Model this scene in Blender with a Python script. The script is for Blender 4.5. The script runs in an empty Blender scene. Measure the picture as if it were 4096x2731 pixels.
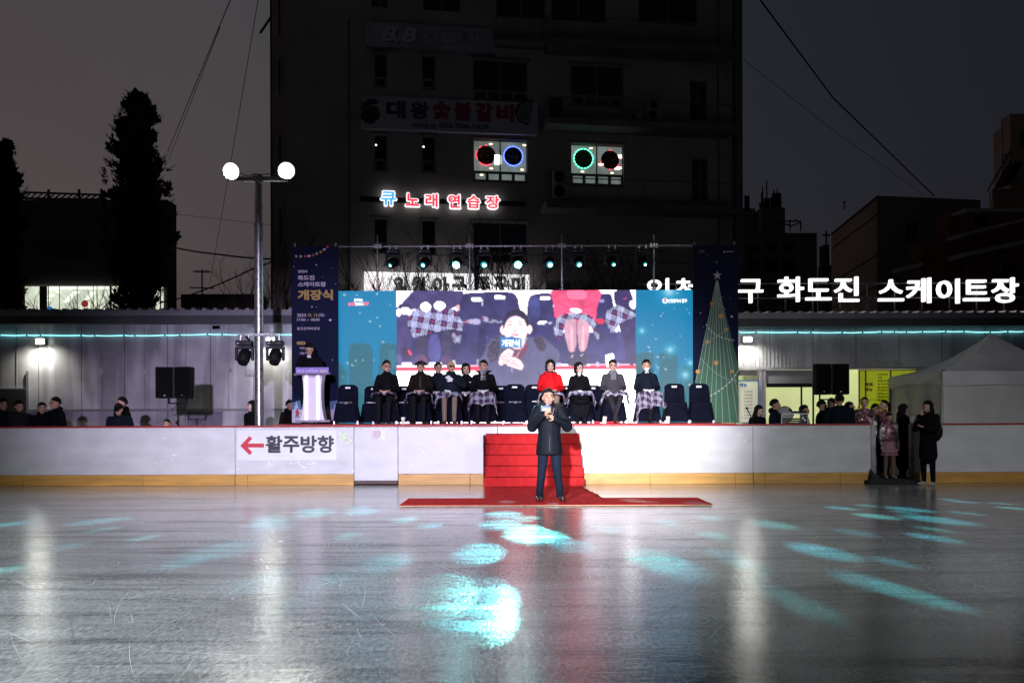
import bpy, bmesh, math, random
import numpy as np
from mathutils import Vector, Matrix, Euler
SC = bpy.context.scene
COL = SC.collection
R = math.radians
# ------------------------------------------------------------------ camera
F = 3698.0; YH = 1679.0; ROLL = 0.0034; CH = 1.32
cd = bpy.data.cameras.new('camera'); cam = bpy.data.objects.new('camera', cd); COL.objects.link(cam)
cd.lens = F/4096*36; cd.sensor_width = 36; cd.shift_y = (YH-1365.5)/4096
cd.clip_start = 0.1; cd.clip_end = 800
_R = Vector((math.cos(ROLL), 0, -math.sin(ROLL))); _U = Vector((math.sin(ROLL), 0, math.cos(ROLL))); _B = Vector((0, -1, 0))
cam.matrix_world = Matrix(((_R.x, _U.x, _B.x, 0), (_R.y, _U.y, _B.y, 0), (_R.z, _U.z, _B.z, CH), (0, 0, 0, 1)))
SC.camera = cam
# ------------------------------------------------------------------ colour management
SC.view_settings.view_transform = 'Standard'
try: SC.view_settings.look = 'None'
except Exception: pass
SC.view_settings.exposure = 0; SC.view_settings.gamma = 1
SC.cycles.use_denoising = True
SC.cycles.sample_clamp_indirect = 6
SC.cycles.max_bounces = 6
# ------------------------------------------------------------------ world: dusk, a last glow in the west (left), dark to the right
W = bpy.data.worlds.new('World'); SC.world = W; W.use_nodes = True
nt = W.node_tree; N = nt.nodes; L = nt.links; N.clear()
out = N.new('ShaderNodeOutputWorld')
sky = N.new('ShaderNodeTexSky'); sky.sky_type = 'NISHITA'; sky.sun_disc = False
sky.sun_elevation = R(-5); sky.sun_rotation = R(-75); sky.air_density = 2; sky.dust_density = 3
b1 = N.new('ShaderNodeBackground'); b1.inputs[1].default_value = 0.06; L.new(sky.outputs[0], b1.inputs[0])
tc = N.new('ShaderNodeTexCoord'); sx = N.new('ShaderNodeSeparateXYZ'); L.new(tc.outputs['Generated'], sx.inputs[0])
mr = N.new('ShaderNodeMapRange'); mr.inputs[1].default_value = -0.52; mr.inputs[2].default_value = 0.5; L.new(sx.outputs[0], mr.inputs[0])
cr = N.new('ShaderNodeValToRGB'); L.new(mr.outputs[0], cr.inputs[0])
e = cr.color_ramp.elements
e[0].position = 0; e[0].color = (.080, .063, .064, 1); e[1].position = 1; e[1].color = (.0125, .014, .018, 1)
for p, c in ((.25, (.068, .060, .061, 1)), (.45, (.047, .044, .048, 1)), (.7, (.021, .022, .029, 1))):
    q = e.new(p); q.color = c
mz = N.new('ShaderNodeMapRange'); mz.inputs[1].default_value = 0.02; mz.inputs[2].default_value = 0.42
mz.inputs[3].default_value = 0.0; mz.inputs[4].default_value = 1.0; L.new(sx.outputs[2], mz.inputs[0])
cz = N.new('ShaderNodeValToRGB'); L.new(mz.outputs[0], cz.inputs[0])
ez = cz.color_ramp.elements; ez[0].color = (.86, .64, .66, 1); ez[1].color = (.80, .86, .92, 1)
q = ez.new(.35); q.color = (1.06, .98, 1.0, 1)
mx = N.new('ShaderNodeMix'); mx.data_type = 'RGBA'; mx.blend_type = 'MULTIPLY'; mx.inputs[0].default_value = 1
L.new(cr.outputs[0], mx.inputs[6]); L.new(cz.outputs[0], mx.inputs[7])
ns = N.new('ShaderNodeTexNoise'); ns.inputs['Scale'].default_value = 2.2; ns.inputs['Detail'].default_value = 3; L.new(tc.outputs['Generated'], ns.inputs[0])
mn = N.new('ShaderNodeMapRange'); mn.inputs[1].default_value = .3; mn.inputs[2].default_value = .7; mn.inputs[3].default_value = .92; mn.inputs[4].default_value = 1.08; L.new(ns.outputs[0], mn.inputs[0])
my = N.new('ShaderNodeMapRange'); my.inputs[1].default_value = -.2; my.inputs[2].default_value = .6; my.inputs[3].default_value = .25; L.new(sx.outputs[1], my.inputs[0])
mm = N.new('ShaderNodeMath'); mm.operation = 'MULTIPLY'; L.new(mn.outputs[0], mm.inputs[0]); L.new(my.outputs[0], mm.inputs[1])
b2 = N.new('ShaderNodeBackground'); L.new(mx.outputs[2], b2.inputs[0]); L.new(mm.outputs[0], b2.inputs[1])
ad = N.new('ShaderNodeAddShader'); L.new(b1.outputs[0], ad.inputs[0]); L.new(b2.outputs[0], ad.inputs[1]); L.new(ad.outputs[0], out.inputs[0])
# ------------------------------------------------------------------ lamps behind the photographer (rink floodlights, follow spot)
def aim(o, tgt):
    o.rotation_euler = (Vector(tgt)-o.location).to_track_quat('-Z', 'Y').to_euler()
def spot(name, loc, tgt, power, ang, col=(1, 1, 1), blend=.5, size=.08, parent=None):
    l = bpy.data.lights.new(name, 'SPOT'); l.energy = power; l.spot_size = R(ang); l.spot_blend = blend; l.color = col; l.shadow_soft_size = size
    o = bpy.data.objects.new(name, l); o.location = loc; COL.objects.link(o); aim(o, tgt)
    return o
spot('follow_spot_lamp', (-1.0, -3.0, 3.0), (2.3, 19.0, 1.25), 34000, 15, (1, .97, .985), 1.0, .10)
ws_ = spot('stage_wash_lamp', (-1.2, -3.0, 3.2), (-2.6, 21.5, 1.75), 16000, 44, (.77, .65, 1.0), .8, .12); ws_.scale = (1, .46, 1)
spot('rink_flood_lamp', (-5.0, -5.0, 9.5), (-3.5, 10.0, 0), 20000, 47, (.93, .99, 1.0), 1.0, .35)
spot('rink_flood_lamp', (9.0, -4.0, 9.5), (7, 12.5, 0), 6200, 50, (.95, .98, 1.0), 1.0, .35)
# ------------------------------------------------------------------ geometry helpers
CA, SA = math.cos(ROLL), math.sin(ROLL)
def ray(px, py):
    u, v = px-2048, YH-py
    return (u*CA+v*SA)/F, (-u*SA+v*CA)/F
def P(px, py, Y):
    x, z = ray(px, py); return Vector((x*Y, Y, CH+z*Y))
def G(px, py, zz=0.0):
    x, z = ray(px, py); t = (zz-CH)/z; return Vector((x*t, t, zz))
class Plane:
    def __init__(s, px, Y, ang=0.0):
        x, _ = ray(px, YH); s.C = Vector((x*Y, Y, 0)); s.a = ang; s.D = Vector((math.cos(ang), math.sin(ang), 0)); s.Nn = Vector((math.sin(ang), -math.cos(ang), 0))
        s.M = Matrix.Translation(s.C) @ Matrix.Rotation(ang, 4, 'Z')
    def off(s, n):
        p = Plane.__new__(Plane); p.C = s.C+s.Nn*n; p.a = s.a; p.D = s.D; p.Nn = s.Nn; p.M = Matrix.Translation(p.C) @ Matrix.Rotation(p.a, 4, 'Z'); return p
    def sz(s, px, py, ref=None):
        wx, wz = ray(px, py)
        q = (wx*s.C.y-s.C.x)/(s.D.x-wx*s.D.y); t = s.C.y+q*s.D.y
        return q, CH+wz*t
    def rect(s, x0, y0, x1, y1):
        s0, zt = s.sz(x0, y0); _, zb = s.sz(x0, y1); s1, _ = s.sz(x1, y0); return s0, zb, s1, zt
MATS = {}
def lin(c):
    if isinstance(c, str):
        c = tuple(int(c[i:i+2], 16)/255 for i in (0, 2, 4))
        return tuple(x/12.92 if x <= .04045 else ((x+.055)/1.055)**2.4 for x in c)
    return c
def mat(name, col=(.5, .5, .5), rough=.6, metal=0, var=.12, scale=4.0, bump=0.0, bscale=None, emit=0, spec=.5, stretch=(1, 1, 1), sheen=0, rvar=0, alpha=None, detail=5):
    if name in MATS: return MATS[name]
    m = bpy.data.materials.new(name); MATS[name] = m; m.use_nodes = True
    nt = m.node_tree; N = nt.nodes; L = nt.links; b = N['Principled BSDF']; col = lin(col)
    b.inputs['Roughness'].default_value = rough; b.inputs['Metallic'].default_value = metal; b.inputs['Specular IOR Level'].default_value = spec
    if sheen: b.inputs['Sheen Weight'].default_value = sheen
    tc = N.new('ShaderNodeTexCoord'); mp = N.new('ShaderNodeMapping'); mp.inputs['Scale'].default_value = stretch; L.new(tc.outputs['Object'], mp.inputs[0])
    if var:
        n = N.new('ShaderNodeTexNoise'); n.inputs['Scale'].default_value = scale; n.inputs['Detail'].default_value = detail; L.new(mp.outputs[0], n.inputs[0])
        r = N.new('ShaderNodeMapRange'); r.inputs[1].default_value = .3; r.inputs[2].default_value = .7; r.inputs[3].default_value = 1-var; r.inputs[4].default_value = 1+var; L.new(n.outputs[0], r.inputs[0])
        v = N.new('ShaderNodeVectorMath'); v.operation = 'SCALE'; v.inputs[0].default_value = col; L.new(r.outputs[0], v.inputs['Scale'])
        L.new(v.outputs[0], b.inputs['Base Color'])
        if emit: L.new(v.outputs[0], b.inputs['Emission Color'])
        if rvar:
            r2 = N.new('ShaderNodeMapRange'); r2.inputs[1].default_value = .3; r2.inputs[2].default_value = .7; r2.inputs[3].default_value = max(.02, rough-rvar); r2.inputs[4].default_value = min(1, rough+rvar); L.new(n.outputs[0], r2.inputs[0]); L.new(r2.outputs[0], b.inputs['Roughness'])
    else:
        b.inputs['Base Color'].default_value = (*col, 1)
        b.inputs['Emission Color'].default_value = (*col, 1)
    if emit: b.inputs['Emission Strength'].default_value = emit
    if bump:
        n = N.new('ShaderNodeTexNoise'); n.inputs['Scale'].default_value = bscale or scale*6; n.inputs['Detail'].default_value = 4; L.new(mp.outputs[0], n.inputs[0])
        u = N.new('ShaderNodeBump'); u.inputs['Strength'].default_value = min(1, bump); u.inputs['Distance'].default_value = .02; L.new(n.outputs[0], u.inputs['Height']); L.new(u.outputs[0], b.inputs['Normal'])
    if alpha is not None: b.inputs['Alpha'].default_value = alpha
    return m
class MB:
    def __init__(s): s.v = []; s.f = []; s.m = []; s.mi = 0; s.sm = []; s.smooth = False
    def add(s, vs, fs, smooth=None):
        o = len(s.v); s.v += [tuple(v) for v in vs]; s.f += [tuple(i+o for i in f) for f in fs]; s.m += [s.mi]*len(fs)
        s.sm += [s.smooth if smooth is None else smooth]*len(fs); return s
    def box(s, x0, y0, z0, x1, y1, z1, M=None):
        x0, x1 = sorted((x0, x1)); y0, y1 = sorted((y0, y1)); z0, z1 = sorted((z0, z1))
        v = [Vector((x, y, z)) for z in (z0, z1) for y in (y0, y1) for x in (x0, x1)]
        if M is not None: v = [M @ p for p in v]
        return s.add(v, [(0, 2, 3, 1), (4, 5, 7, 6), (0, 1, 5, 4), (2, 6, 7, 3), (0, 4, 6, 2), (1, 3, 7, 5)])
    def bbox(s, x0, y0, z0, x1, y1, z1, b=.02, M=None):
        x0, x1 = sorted((x0, x1)); y0, y1 = sorted((y0, y1)); z0, z1 = sorted((z0, z1))
        bm = bmesh.new(); bmesh.ops.create_cube(bm, size=1)
        for v in bm.verts: v.co = Vector(((x0+x1)/2+v.co.x*(x1-x0), (y0+y1)/2+v.co.y*(y1-y0), (z0+z1)/2+v.co.z*(z1-z0)))
        bmesh.ops.bevel(bm, geom=bm.edges[:], offset=b, segments=2, affect='EDGES', profile=.6)
        bm.verts.index_update(); vs = [(M @ v.co if M is not None else v.co.copy()) for v in bm.verts]; fs = [[v.index for v in f.verts] for f in bm.faces]; bm.free()
        return s.add(vs, fs)
    def tube(s, a, b, r0, r1=None, n=10, caps=True):
        a = Vector(a); b = Vector(b); r1 = r0 if r1 is None else r1; d = (b-a)
        if d.length < 1e-6: return s
        q = d.to_track_quat('Z', 'Y'); v = []
        for p, r in ((a, r0), (b, r1)):
            for i in range(n): t = 2*math.pi*i/n; v.append(p+q @ Vector((r*math.cos(t), r*math.sin(t), 0)))
        f = [(i, (i+1) % n, n+(i+1) % n, n+i) for i in range(n)]
        s.add(v, f, True)
        if caps: s.add(v, [tuple(range(n))[::-1], tuple(range(n, 2*n))], False)
        return s
    def path(s, pts, r, n=6, taper=1.0):
        pts = [Vector(p) for p in pts]; k = len(pts)
        v = []; 
        for i, p in enumerate(pts):
            d = (pts[min(i+1, k-1)]-pts[max(i-1, 0)]); q = d.to_track_quat('Z', 'Y'); rr = r*(1+(taper-1)*i/(k-1))
            for j in range(n): t = 2*math.pi*j/n; v.append(p+q @ Vector((rr*math.cos(t), rr*math.sin(t), 0)))
        f = [(i*n+j, i*n+(j+1) % n, (i+1)*n+(j+1) % n, (i+1)*n+j) for i in range(k-1) for j in range(n)]
        return s.add(v, f, True)
    def ell(s, c, r, nu=14, nv=9, M=None, fn=None):
        v = []
        for i in range(nv+1):
            ph = math.pi*i/nv
            for j in range(nu):
                th = 2*math.pi*j/nu; d = Vector((math.sin(ph)*math.cos(th), math.sin(ph)*math.sin(th), math.cos(ph)))
                k = fn(d) if fn else 1.0
                p = Vector((d.x*r[0]*k, d.y*r[1]*k, d.z*r[2]*k))
                if M is not None: p = M @ p
                v.append(p+Vector(c))
        f = [(i*nu+j, (i+1)*nu+j, (i+1)*nu+(j+1) % nu, i*nu+(j+1) % nu) for i in range(nv) for j in range(nu)]
        return s.add(v, f, True)
    def poly(s, pts, y, t=0.0, back=None):
        """flat polygon in the x,z plane at depth y (towards -y is the viewer); t = thickness behind"""
        n = len(pts); v = [(p[0], y, p[1]) for p in pts]
        a = sum(pts[i][0]*pts[(i+1) % n][1]-pts[(i+1) % n][0]*pts[i][1] for i in range(n))
        o = tuple(range(n)) if a > 0 else tuple(range(n))[::-1]
        if not t: return s.add(v, [o])
        v += [(p[0], y+t, p[1]) for p in pts]; o2 = tuple(i+n for i in o[::-1])
        return s.add(v, [o, o2]+[(o[(i+1) % n], o[i], o[i]+n, o[(i+1) % n]+n) for i in range(n)])
    def disc(s, x, z, r, y, t=0, n=20, rz=None):
        return s.poly([(x+r*math.cos(2*math.pi*i/n), z+(rz or r)*math.sin(2*math.pi*i/n)) for i in range(n)], y, t)
    def lathe(s, prof, c=(0, 0, 0), n=20, M=None):
        v = []
        for r, z in prof:
            for j in range(n):
                t = 2*math.pi*j/n; p = Vector((r*math.cos(t), r*math.sin(t), z)); p = (M @ p if M is not None else p)+Vector(c); v.append(p)
        return s.add(v, [(i*n+j, i*n+(j+1) % n, (i+1)*n+(j+1) % n, (i+1)*n+j) for i in range(len(prof)-1) for j in range(n)], True)
    def grid(s, fn, nu, nv, smooth=True):
        v = [fn(i/nu, j/nv) for j in range(nv+1) for i in range(nu+1)]
        return s.add(v, [(j*(nu+1)+i, j*(nu+1)+i+1, (j+1)*(nu+1)+i+1, (j+1)*(nu+1)+i) for j in range(nv) for i in range(nu)], smooth)
    def build(s, name, mats, parent=None, M=None, uv=None):
        me = bpy.data.meshes.new(name); me.from_pydata(s.v, [], s.f)
        for m in (mats if isinstance(mats, (list, tuple)) else [mats]): me.materials.append(m)
        me.polygons.foreach_set('material_index', s.m); me.polygons.foreach_set('use_smooth', s.sm); me.update()
        o = bpy.data.objects.new(name, me); COL.objects.link(o)
        if parent is not None: o.parent = parent
        if M is not None: o.matrix_basis = M
        return o
def tag(o, label, cat, group=None):
    o['label'] = label; o['category'] = cat
    if group: o['group'] = group
    return o
def struct(o): o['kind'] = 'structure'; return o
def thing(name, label, cat, loc=(0, 0, 0), rz=0.0, group=None, M=None):
    o = bpy.data.objects.new(name, None); COL.objects.link(o); o.empty_display_size = .2
    if M is not None: o.matrix_basis = M
    else: o.location = loc; o.rotation_euler = (0, 0, rz)
    return tag(o, label, cat, group)
def dup(root, label=None, loc=None, rz=None):
    def rec(o, par):
        c = o.copy(); COL.objects.link(c); c.parent = par
        for ch in [k for k in bpy.data.objects if k.parent == o]: rec(ch, c)
        return c
    c = rec(root, None)
    if label: c['label'] = label
    if loc is not None: c.location = loc
    if rz is not None: c.rotation_euler = (0, 0, rz)
    return c
_TC = {}
def text_mesh(body, bold=0.0, ext=0.0, shear=0.0):
    k = (body, bold, ext, shear)
    if k in _TC: return _TC[k]
    c = bpy.data.curves.new('lettering', 'FONT'); c.body = body; c.offset = bold; c.extrude = 0; c.resolution_u = 3; c.shear = shear
    o = bpy.data.objects.new('lettering', c); COL.objects.link(o)
    dg = bpy.context.evaluated_depsgraph_get(); m = bpy.data.meshes.new_from_object(o.evaluated_get(dg))
    v = np.array([tuple(x.co) for x in m.vertices]); f = [tuple(p.vertices) for p in m.polygons]
    # boundary edges for the extrusion
    from collections import Counter
    cnt = Counter()
    for p in f:
        for a, b in zip(p, p[1:]+p[:1]): cnt[tuple(sorted((a, b)))] += 1
    be = []
    for p in f:
        for a, b in zip(p, p[1:]+p[:1]):
            if cnt[tuple(sorted((a, b)))] == 1: be.append((a, b))
    bpy.data.objects.remove(o); bpy.data.curves.remove(c); bpy.data.meshes.remove(m)
    _TC[k] = (v, f, be); return _TC[k]
def text(name, body, x0, z0, x1, z1, y, m, parent=None, bold=0.0, t=0.0, keep=False, shear=0.0, M=None):
    bold0 = bold; bold = 0.0
    """letters fitted to the rectangle x0..x1, z0..z1, their front at depth y, facing -y, t thick"""
    v, f, be = text_mesh(body, bold, 0, shear)
    a = v.min(0); b = v.max(0); w = max(b[0]-a[0], 1e-6); h = max(b[1]-a[1], 1e-6)
    sx_ = (x1-x0)/w; sz_ = (z1-z0)/h
    if keep: sz_ = sx_ = min(sx_, sz_)
    mb = MB(); sh = bold0*1.0
    sx_ = (x1-x0)/(w+2*sh); sz_ = (z1-z0)/(h+2*sh)
    offs = [(0, 0)]+([(sh*math.cos(q*math.pi/4), sh*math.sin(q*math.pi/4)) for q in range(8)] if sh > .004 else [])
    for k_, (dx_, dz_) in enumerate(offs):
        yy = y+.0004*k_
        vs = [(x0+(p[0]-a[0]+sh+dx_)*sx_, yy, z0+(p[1]-a[1]+sh+dz_)*sz_) for p in v]; fs = list(f)
        if t:
            n = len(vs); vs += [(p[0], yy+t, p[2]) for p in vs]; fs += [tuple(i+n for i in q[::-1]) for q in f]+[(b_, a_, a_+n, b_+n) for a_, b_ in be]
        mb.add(vs, fs)
    return mb.build(name, m, parent, M)
# ================================================================== MATERIALS
M_ = {}
def ice_material():
    m = bpy.data.materials.new('ice'); m.use_nodes = True; nt = m.node_tree; N = nt.nodes; L = nt.links; b = N['Principled BSDF']
    tc = N.new('ShaderNodeTexCoord')
    def noise(scale, st=(1, 1, 1), det=5, rough=.6, rot=0):
        mp = N.new('ShaderNodeMapping'); mp.inputs['Scale'].default_value = st; mp.inputs['Rotation'].default_value = (0, 0, rot); L.new(tc.outputs['Object'], mp.inputs[0])
        n = N.new('ShaderNodeTexNoise'); n.inputs['Scale'].default_value = scale; n.inputs['Detail'].default_value = det; n.inputs['Roughness'].default_value = rough; L.new(mp.outputs[0], n.inputs[0]); return n.outputs[0]
    def rng(s, a, b_, c, d):
        r = N.new('ShaderNodeMapRange'); r.inputs[1].default_value = a; r.inputs[2].default_value = b_; r.inputs[3].default_value = c; r.inputs[4].default_value = d; L.new(s, r.inputs[0]); return r.outputs[0]
    def op(o, a, c):
        k = N.new('ShaderNodeMath'); k.operation = o
        for i, q in enumerate((a, c)):
            if isinstance(q, (int, float)): k.inputs[i].default_value = q
            else: L.new(q, k.inputs[i])
        return k.outputs[0]
    big = noise(.35, (1, 1.5, 1), 6); streak = noise(2.2, (.35, 2.4, 1), 8, .7); dark = noise(1.2, (.22, 2.6, 1), 9, .75, .06)
    fine = noise(26, (1, 1, 1), 3, .6); grain = noise(75, (1, 1, 1), 2, .5)
    midn = noise(9, (.45, 2.2, 1), 4, .6); gr = noise(42, (1, .30, 1), 2, .5); frost_sparkle = noise(95, (1, .4, 1), 1, .5)
    c1 = op('MULTIPLY', rng(big, .3, .7, .62, 1.30), rng(streak, .25, .75, .70, 1.28))
    c2 = op('MULTIPLY', c1, rng(dark, .50, .60, 1.05, .60)); c2 = op('MULTIPLY', c2, rng(gr, .3, .7, .66, 1.36))
    c2 = op('ADD', c2, rng(frost_sparkle, .66, .74, 0, 1.6))  # white frost specks that also put the ice's sparkle into the base colour
    v = N.new('ShaderNodeVectorMath'); v.operation = 'SCALE'; v.inputs[0].default_value = (.265, .28, .292); L.new(c2, v.inputs['Scale']); L.new(v.outputs[0], b.inputs['Base Color'])
    rr = op('ADD', rng(streak, .3, .7, .07, .13), rng(dark, .50, .64, 0.0, .14)); rr = op('ADD', rr, rng(gr, .35, .7, -.03, .06)); L.new(rr, b.inputs['Roughness'])
    b.inputs['IOR'].default_value = 1.45; b.inputs['Specular IOR Level'].default_value = .5
    h = op('ADD', op('ADD', op('MULTIPLY', grain, .5), op('MULTIPLY', fine, .4)), op('ADD', op('MULTIPLY', streak, 1.2), op('ADD', op('MULTIPLY', midn, 1.3), op('MULTIPLY', gr, 1.0))))
    u = N.new('ShaderNodeBump'); u.inputs['Strength'].default_value = .30; u.inputs['Distance'].default_value = .0050; L.new(h, u.inputs['Height']); L.new(u.outputs[0], b.inputs['Normal'])
    return m
ICE = ice_material()
WHITE_SCR = mat('skate_scratch', (.62, .64, .66), .55, var=.25, scale=3)
DARK_SCR = mat('skate_groove', (.10, .105, .11), .4, var=.3, scale=3)
GROUND = mat('asphalt', (.05, .05, .052), .9, var=.25, bump=.3)
BOARD = mat('white_board_plastic', (.55, .55, .57), .38, var=.10, scale=1.6, bump=.05, rvar=.12, stretch=(1, 1, 2.2))
REDTRIM = mat('red_cap_rail', (.30, .012, .015), .45, var=.15)
KICK = mat('yellow_kickplate', (.50, .26, .055), .45, var=.22, scale=2.2, stretch=(.6, 1, 5), bump=.1)
STEEL = mat('galvanised_steel', (.42, .42, .45), .34, metal=.85, var=.15, scale=12, rvar=.1)
BLACK = mat('black_plastic', (.008, .008, .009), .5, var=.2, spec=.15)
BLACKM = mat('black_grille', (.003, .003, .0035), .8, var=.3, scale=60, spec=.08)
CARPET = mat('red_carpet', (.46, .022, .024), .95, spec=.1, var=.16, scale=9, bump=.5, bscale=240, sheen=.0)
PLYEDGE = mat('pale_plywood_edge', (.55, .42, .26), .7, var=.2, scale=20)
WALLC = mat('building_render', (.28, .26, .255), .9, var=.16, scale=.7, bump=.15)
WALLSIDE = mat('beige_side_wall', (.30, .25, .215), .9, var=.12, scale=.8)
GLASSD = mat('dark_window_glass', (.012, .014, .02), .12, var=.2, scale=1)
FRAMEW = mat('grey_window_frame', (.16, .16, .17), .5, var=.1)
SHED = None
def shed_material():
    m = bpy.data.materials.new('shed_panel'); m.use_nodes = True; nt = m.node_tree; N = nt.nodes; L = nt.links; b = N['Principled BSDF']
    tc = N.new('ShaderNodeTexCoord')
    def noise(sc, st, det=4):
        mp = N.new('ShaderNodeMapping'); mp.inputs['Scale'].default_value = st; L.new(tc.outputs['Object'], mp.inputs[0])
        n = N.new('ShaderNodeTexNoise'); n.inputs['Scale'].default_value = sc; n.inputs['Detail'].default_value = det; L.new(mp.outputs[0], n.inputs[0]); return n.outputs[0]
    def rng(s, a, b_, c, d):
        r = N.new('ShaderNodeMapRange'); r.inputs[1].default_value = a; r.inputs[2].default_value = b_; r.inputs[3].default_value = c; r.inputs[4].default_value = d; L.new(s, r.inputs[0]); return r.outputs[0]
    def op(o, a, c):
        k = N.new('ShaderNodeMath'); k.operation = o; L.new(a, k.inputs[0])
        if isinstance(c, (int, float)): k.inputs[1].default_value = c
        else: L.new(c, k.inputs[1])
        return k.outputs[0]
    sx = N.new('ShaderNodeSeparateXYZ'); L.new(tc.outputs['Object'], sx.inputs[0])
    seam = op('ABSOLUTE', op('SUBTRACT', op('FRACT', op('DIVIDE', sx.outputs[0], 1.21), 0), .5), 0)
    s2 = rng(seam, .486, .494, 1, .35)
    mott = op('MULTIPLY', rng(noise(1.1, (1, 1, 1), 6), .3, .7, .72, 1.18), rng(noise(1.6, (1.2, 1, .12), 2), .47, .53, .82, 1.12))
    v = N.new('ShaderNodeVectorMath'); v.operation = 'SCALE'; v.inputs[0].default_value = (.60, .59, .62); L.new(op('MULTIPLY', mott, s2), v.inputs['Scale']); L.new(v.outputs[0], b.inputs['Base Color'])
    b.inputs['Metallic'].default_value = .25
    L.new(rng(noise(2.5, (1, 1, .5), 5), .3, .7, .28, .5), b.inputs['Roughness'])
    u = N.new('ShaderNodeBump'); u.inputs['Strength'].default_value = .35; u.inputs['Distance'].default_value = .03; L.new(noise(1.3, (1, 1, .8), 5), u.inputs['Height']); L.new(u.outputs[0], b.inputs['Normal'])
    return m
SHED = shed_material()
ROOFM = mat('corrugated_roof', (.30, .30, .33), .45, metal=.3, var=.15, scale=1)
def emat(name, col, s, var=0, scale=3): 
    m = mat(name, col, .5, var=var, scale=scale, emit=s); return m
# ================================================================== GROUND AND ICE
rng_ = random.Random(4)
g = MB(); g.box(-260, 18.96, -.3, 260, 420, -.012); g.box(-260, -60, -.3, -30, 18.96, -.012); g.box(30, -60, -.3, 260, 18.96, -.012); g.box(-30, -60, -.3, 30, -30, -.012)
struct(g.build('ground', GROUND))
ice = MB()
ice.box(-30, -30, -.2, 30, 18.96, 0)
def arc(cx, cy, r, a0, a1, w, mi, n=14):
    ice.mi = mi; pts = []
    for i in range(n+1):
        a = a0+(a1-a0)*i/n; ww = w*math.sin(math.pi*(i+.3)/(n+.6))
        pts.append(((cx+(r-ww)*math.cos(a), cy+(r-ww)*math.sin(a), .0015+.0002*mi), (cx+(r+ww)*math.cos(a), cy+(r+ww)*math.sin(a), .0015+.0002*mi)))
    vs = [p for q in pts for p in q]; ice.add(vs, [(2*i, 2*i+1, 2*i+3, 2*i+2) for i in range(n)])
for k in range(900):
    y = rng_.uniform(4.6, 17.5) if k % 3 else rng_.uniform(4.6, 9); x = rng_.uniform(-.6, .6)*y
    kind = rng_.random()
    r = rng_.uniform(.15, .6) if kind < .25 else rng_.uniform(2, 14)
    a = rng_.uniform(0, 6.28); ln = rng_.uniform(.15, 1.1)/r
    arc(x-r*math.cos(a), y-r*math.sin(a), r, a, a+min(ln, 2.2), rng_.uniform(.0005, .0016)*(1+.8*(k % 11 == 0)), 1 if rng_.random() < .62 else 2)
# scuffed white patches of snow along the boards' side on the right and by the mat
io = ice.build('ice_rink', [ICE, WHITE_SCR, DARK_SCR]); struct(io)
# ================================================================== RINK BOARDS
BY = 18.9
def bx_(px): return P(px, 1800, BY).x
def board(label, p0, p1, trim=True, kick=True, group='white rink board sections', kc=None, seams=(), z0=.225):
    x0, x1 = bx_(p0), bx_(p1)
    t = thing('rink_board', label, 'rink board', ((x0+x1)/2, BY, 0), group=group)
    c = (x0+x1)/2
    b = MB(); b.bbox(x0-c+.004, 0, z0 if kick else .09, x1-c-.004, .07, 1.185, .006); b.build('panel', BOARD, t)
    if trim: b = MB(); b.bbox(x0-c, -.012, 1.185, x1-c, .12, 1.222, .008); b.build('cap_rail', REDTRIM, t)
    if kick:
        b = MB(); xs = [x0-c+.003]+[bx_(s)-c for s in seams]+[x1-c-.003]
        for a_, b_ in zip(xs, xs[1:]): b.bbox(a_+.002, -.012, .0, b_-.002, .05, z0-.003, .008)
        b.build('kickplate', KICK, t)
    else:
        b = MB(); b.bbox(x0-c+.01, -.01, .02, x1-c-.01, .06, .085, .005); b.build('threshold', mat('dark_red_sill', (.05, .012, .012), .5), t)
    b = MB()
    n = max(2, int((x1-x0)/.24))
    for i in range(n):
        xx = x0-c+(i+.5)*(x1-x0)/n
        b.ell((xx, -.003, 1.15), (.007, .004, .007), 6, 4); b.ell((xx, -.003, .62), (.006, .004, .006), 6, 4)
    b.build('bolt_head', mat('bolt_dark', (.10, .10, .10), .5), t)
    return t
board('plain white board section at the dim far left end', -620, 940, seams=(-300, 95, 570))
board('white board section carrying the arrow sign', 940, 1416, seams=(990,))
board('narrow gate board without yellow kickplate, beside the arrow sign', 1416, 1592, kick=False)
board('white board section between the gate board and the red carpeted steps', 1592, 1990, seams=(1880,))
board('brightly lit white board section behind and right of the red steps', 1990, 3012, seams=(2300, 2600, 2940))
board('white board section ending at the open gap on the right', 3012, 3484, seams=(3060, 3360))
board('dim white board section right of the open gap in front of the tent', 3655, 4800, seams=(4300,))
# end posts of the opening
for p0, p1, lb in ((3484, 3503, 'scuffed grey metal post at the left side of the board opening'), (3643, 3655, 'thin grey metal post at the right side of the board opening')):
    b = MB(); x0, x1 = bx_(p0), bx_(p1); b.bbox(x0, BY-.02, .06, x1, BY+.12, 1.2, .012); tag(b.build('gate_post', mat('scuffed_metal', (.30, .30, .32), .4, metal=.6, var=.4, scale=3)), lb, 'post')
b = MB(); b.bbox(bx_(3455), BY-.28, .003, bx_(3662), BY+.5, .07, .02); b.bbox(bx_(3520), BY+.55, .0, bx_(3650), BY+1.6, .12, .02)
# curled corner
b.add([(bx_(3468), BY-.2, .07), (bx_(3510), BY-.2, .07), (bx_(3478), BY-.05, .30), (bx_(3468), BY-.17, .07), (bx_(3510), BY-.17, .07), (bx_(3478), BY-.02, .30)], [(0, 1, 2), (5, 4, 3), (0, 2, 5, 3), (1, 4, 5, 2)])
tag(b.build('rubber_mat', mat('black_rubber', (.015, .015, .015), .9, var=.2)), 'black rubber mat folded over the threshold of the board opening', 'mat')
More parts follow.
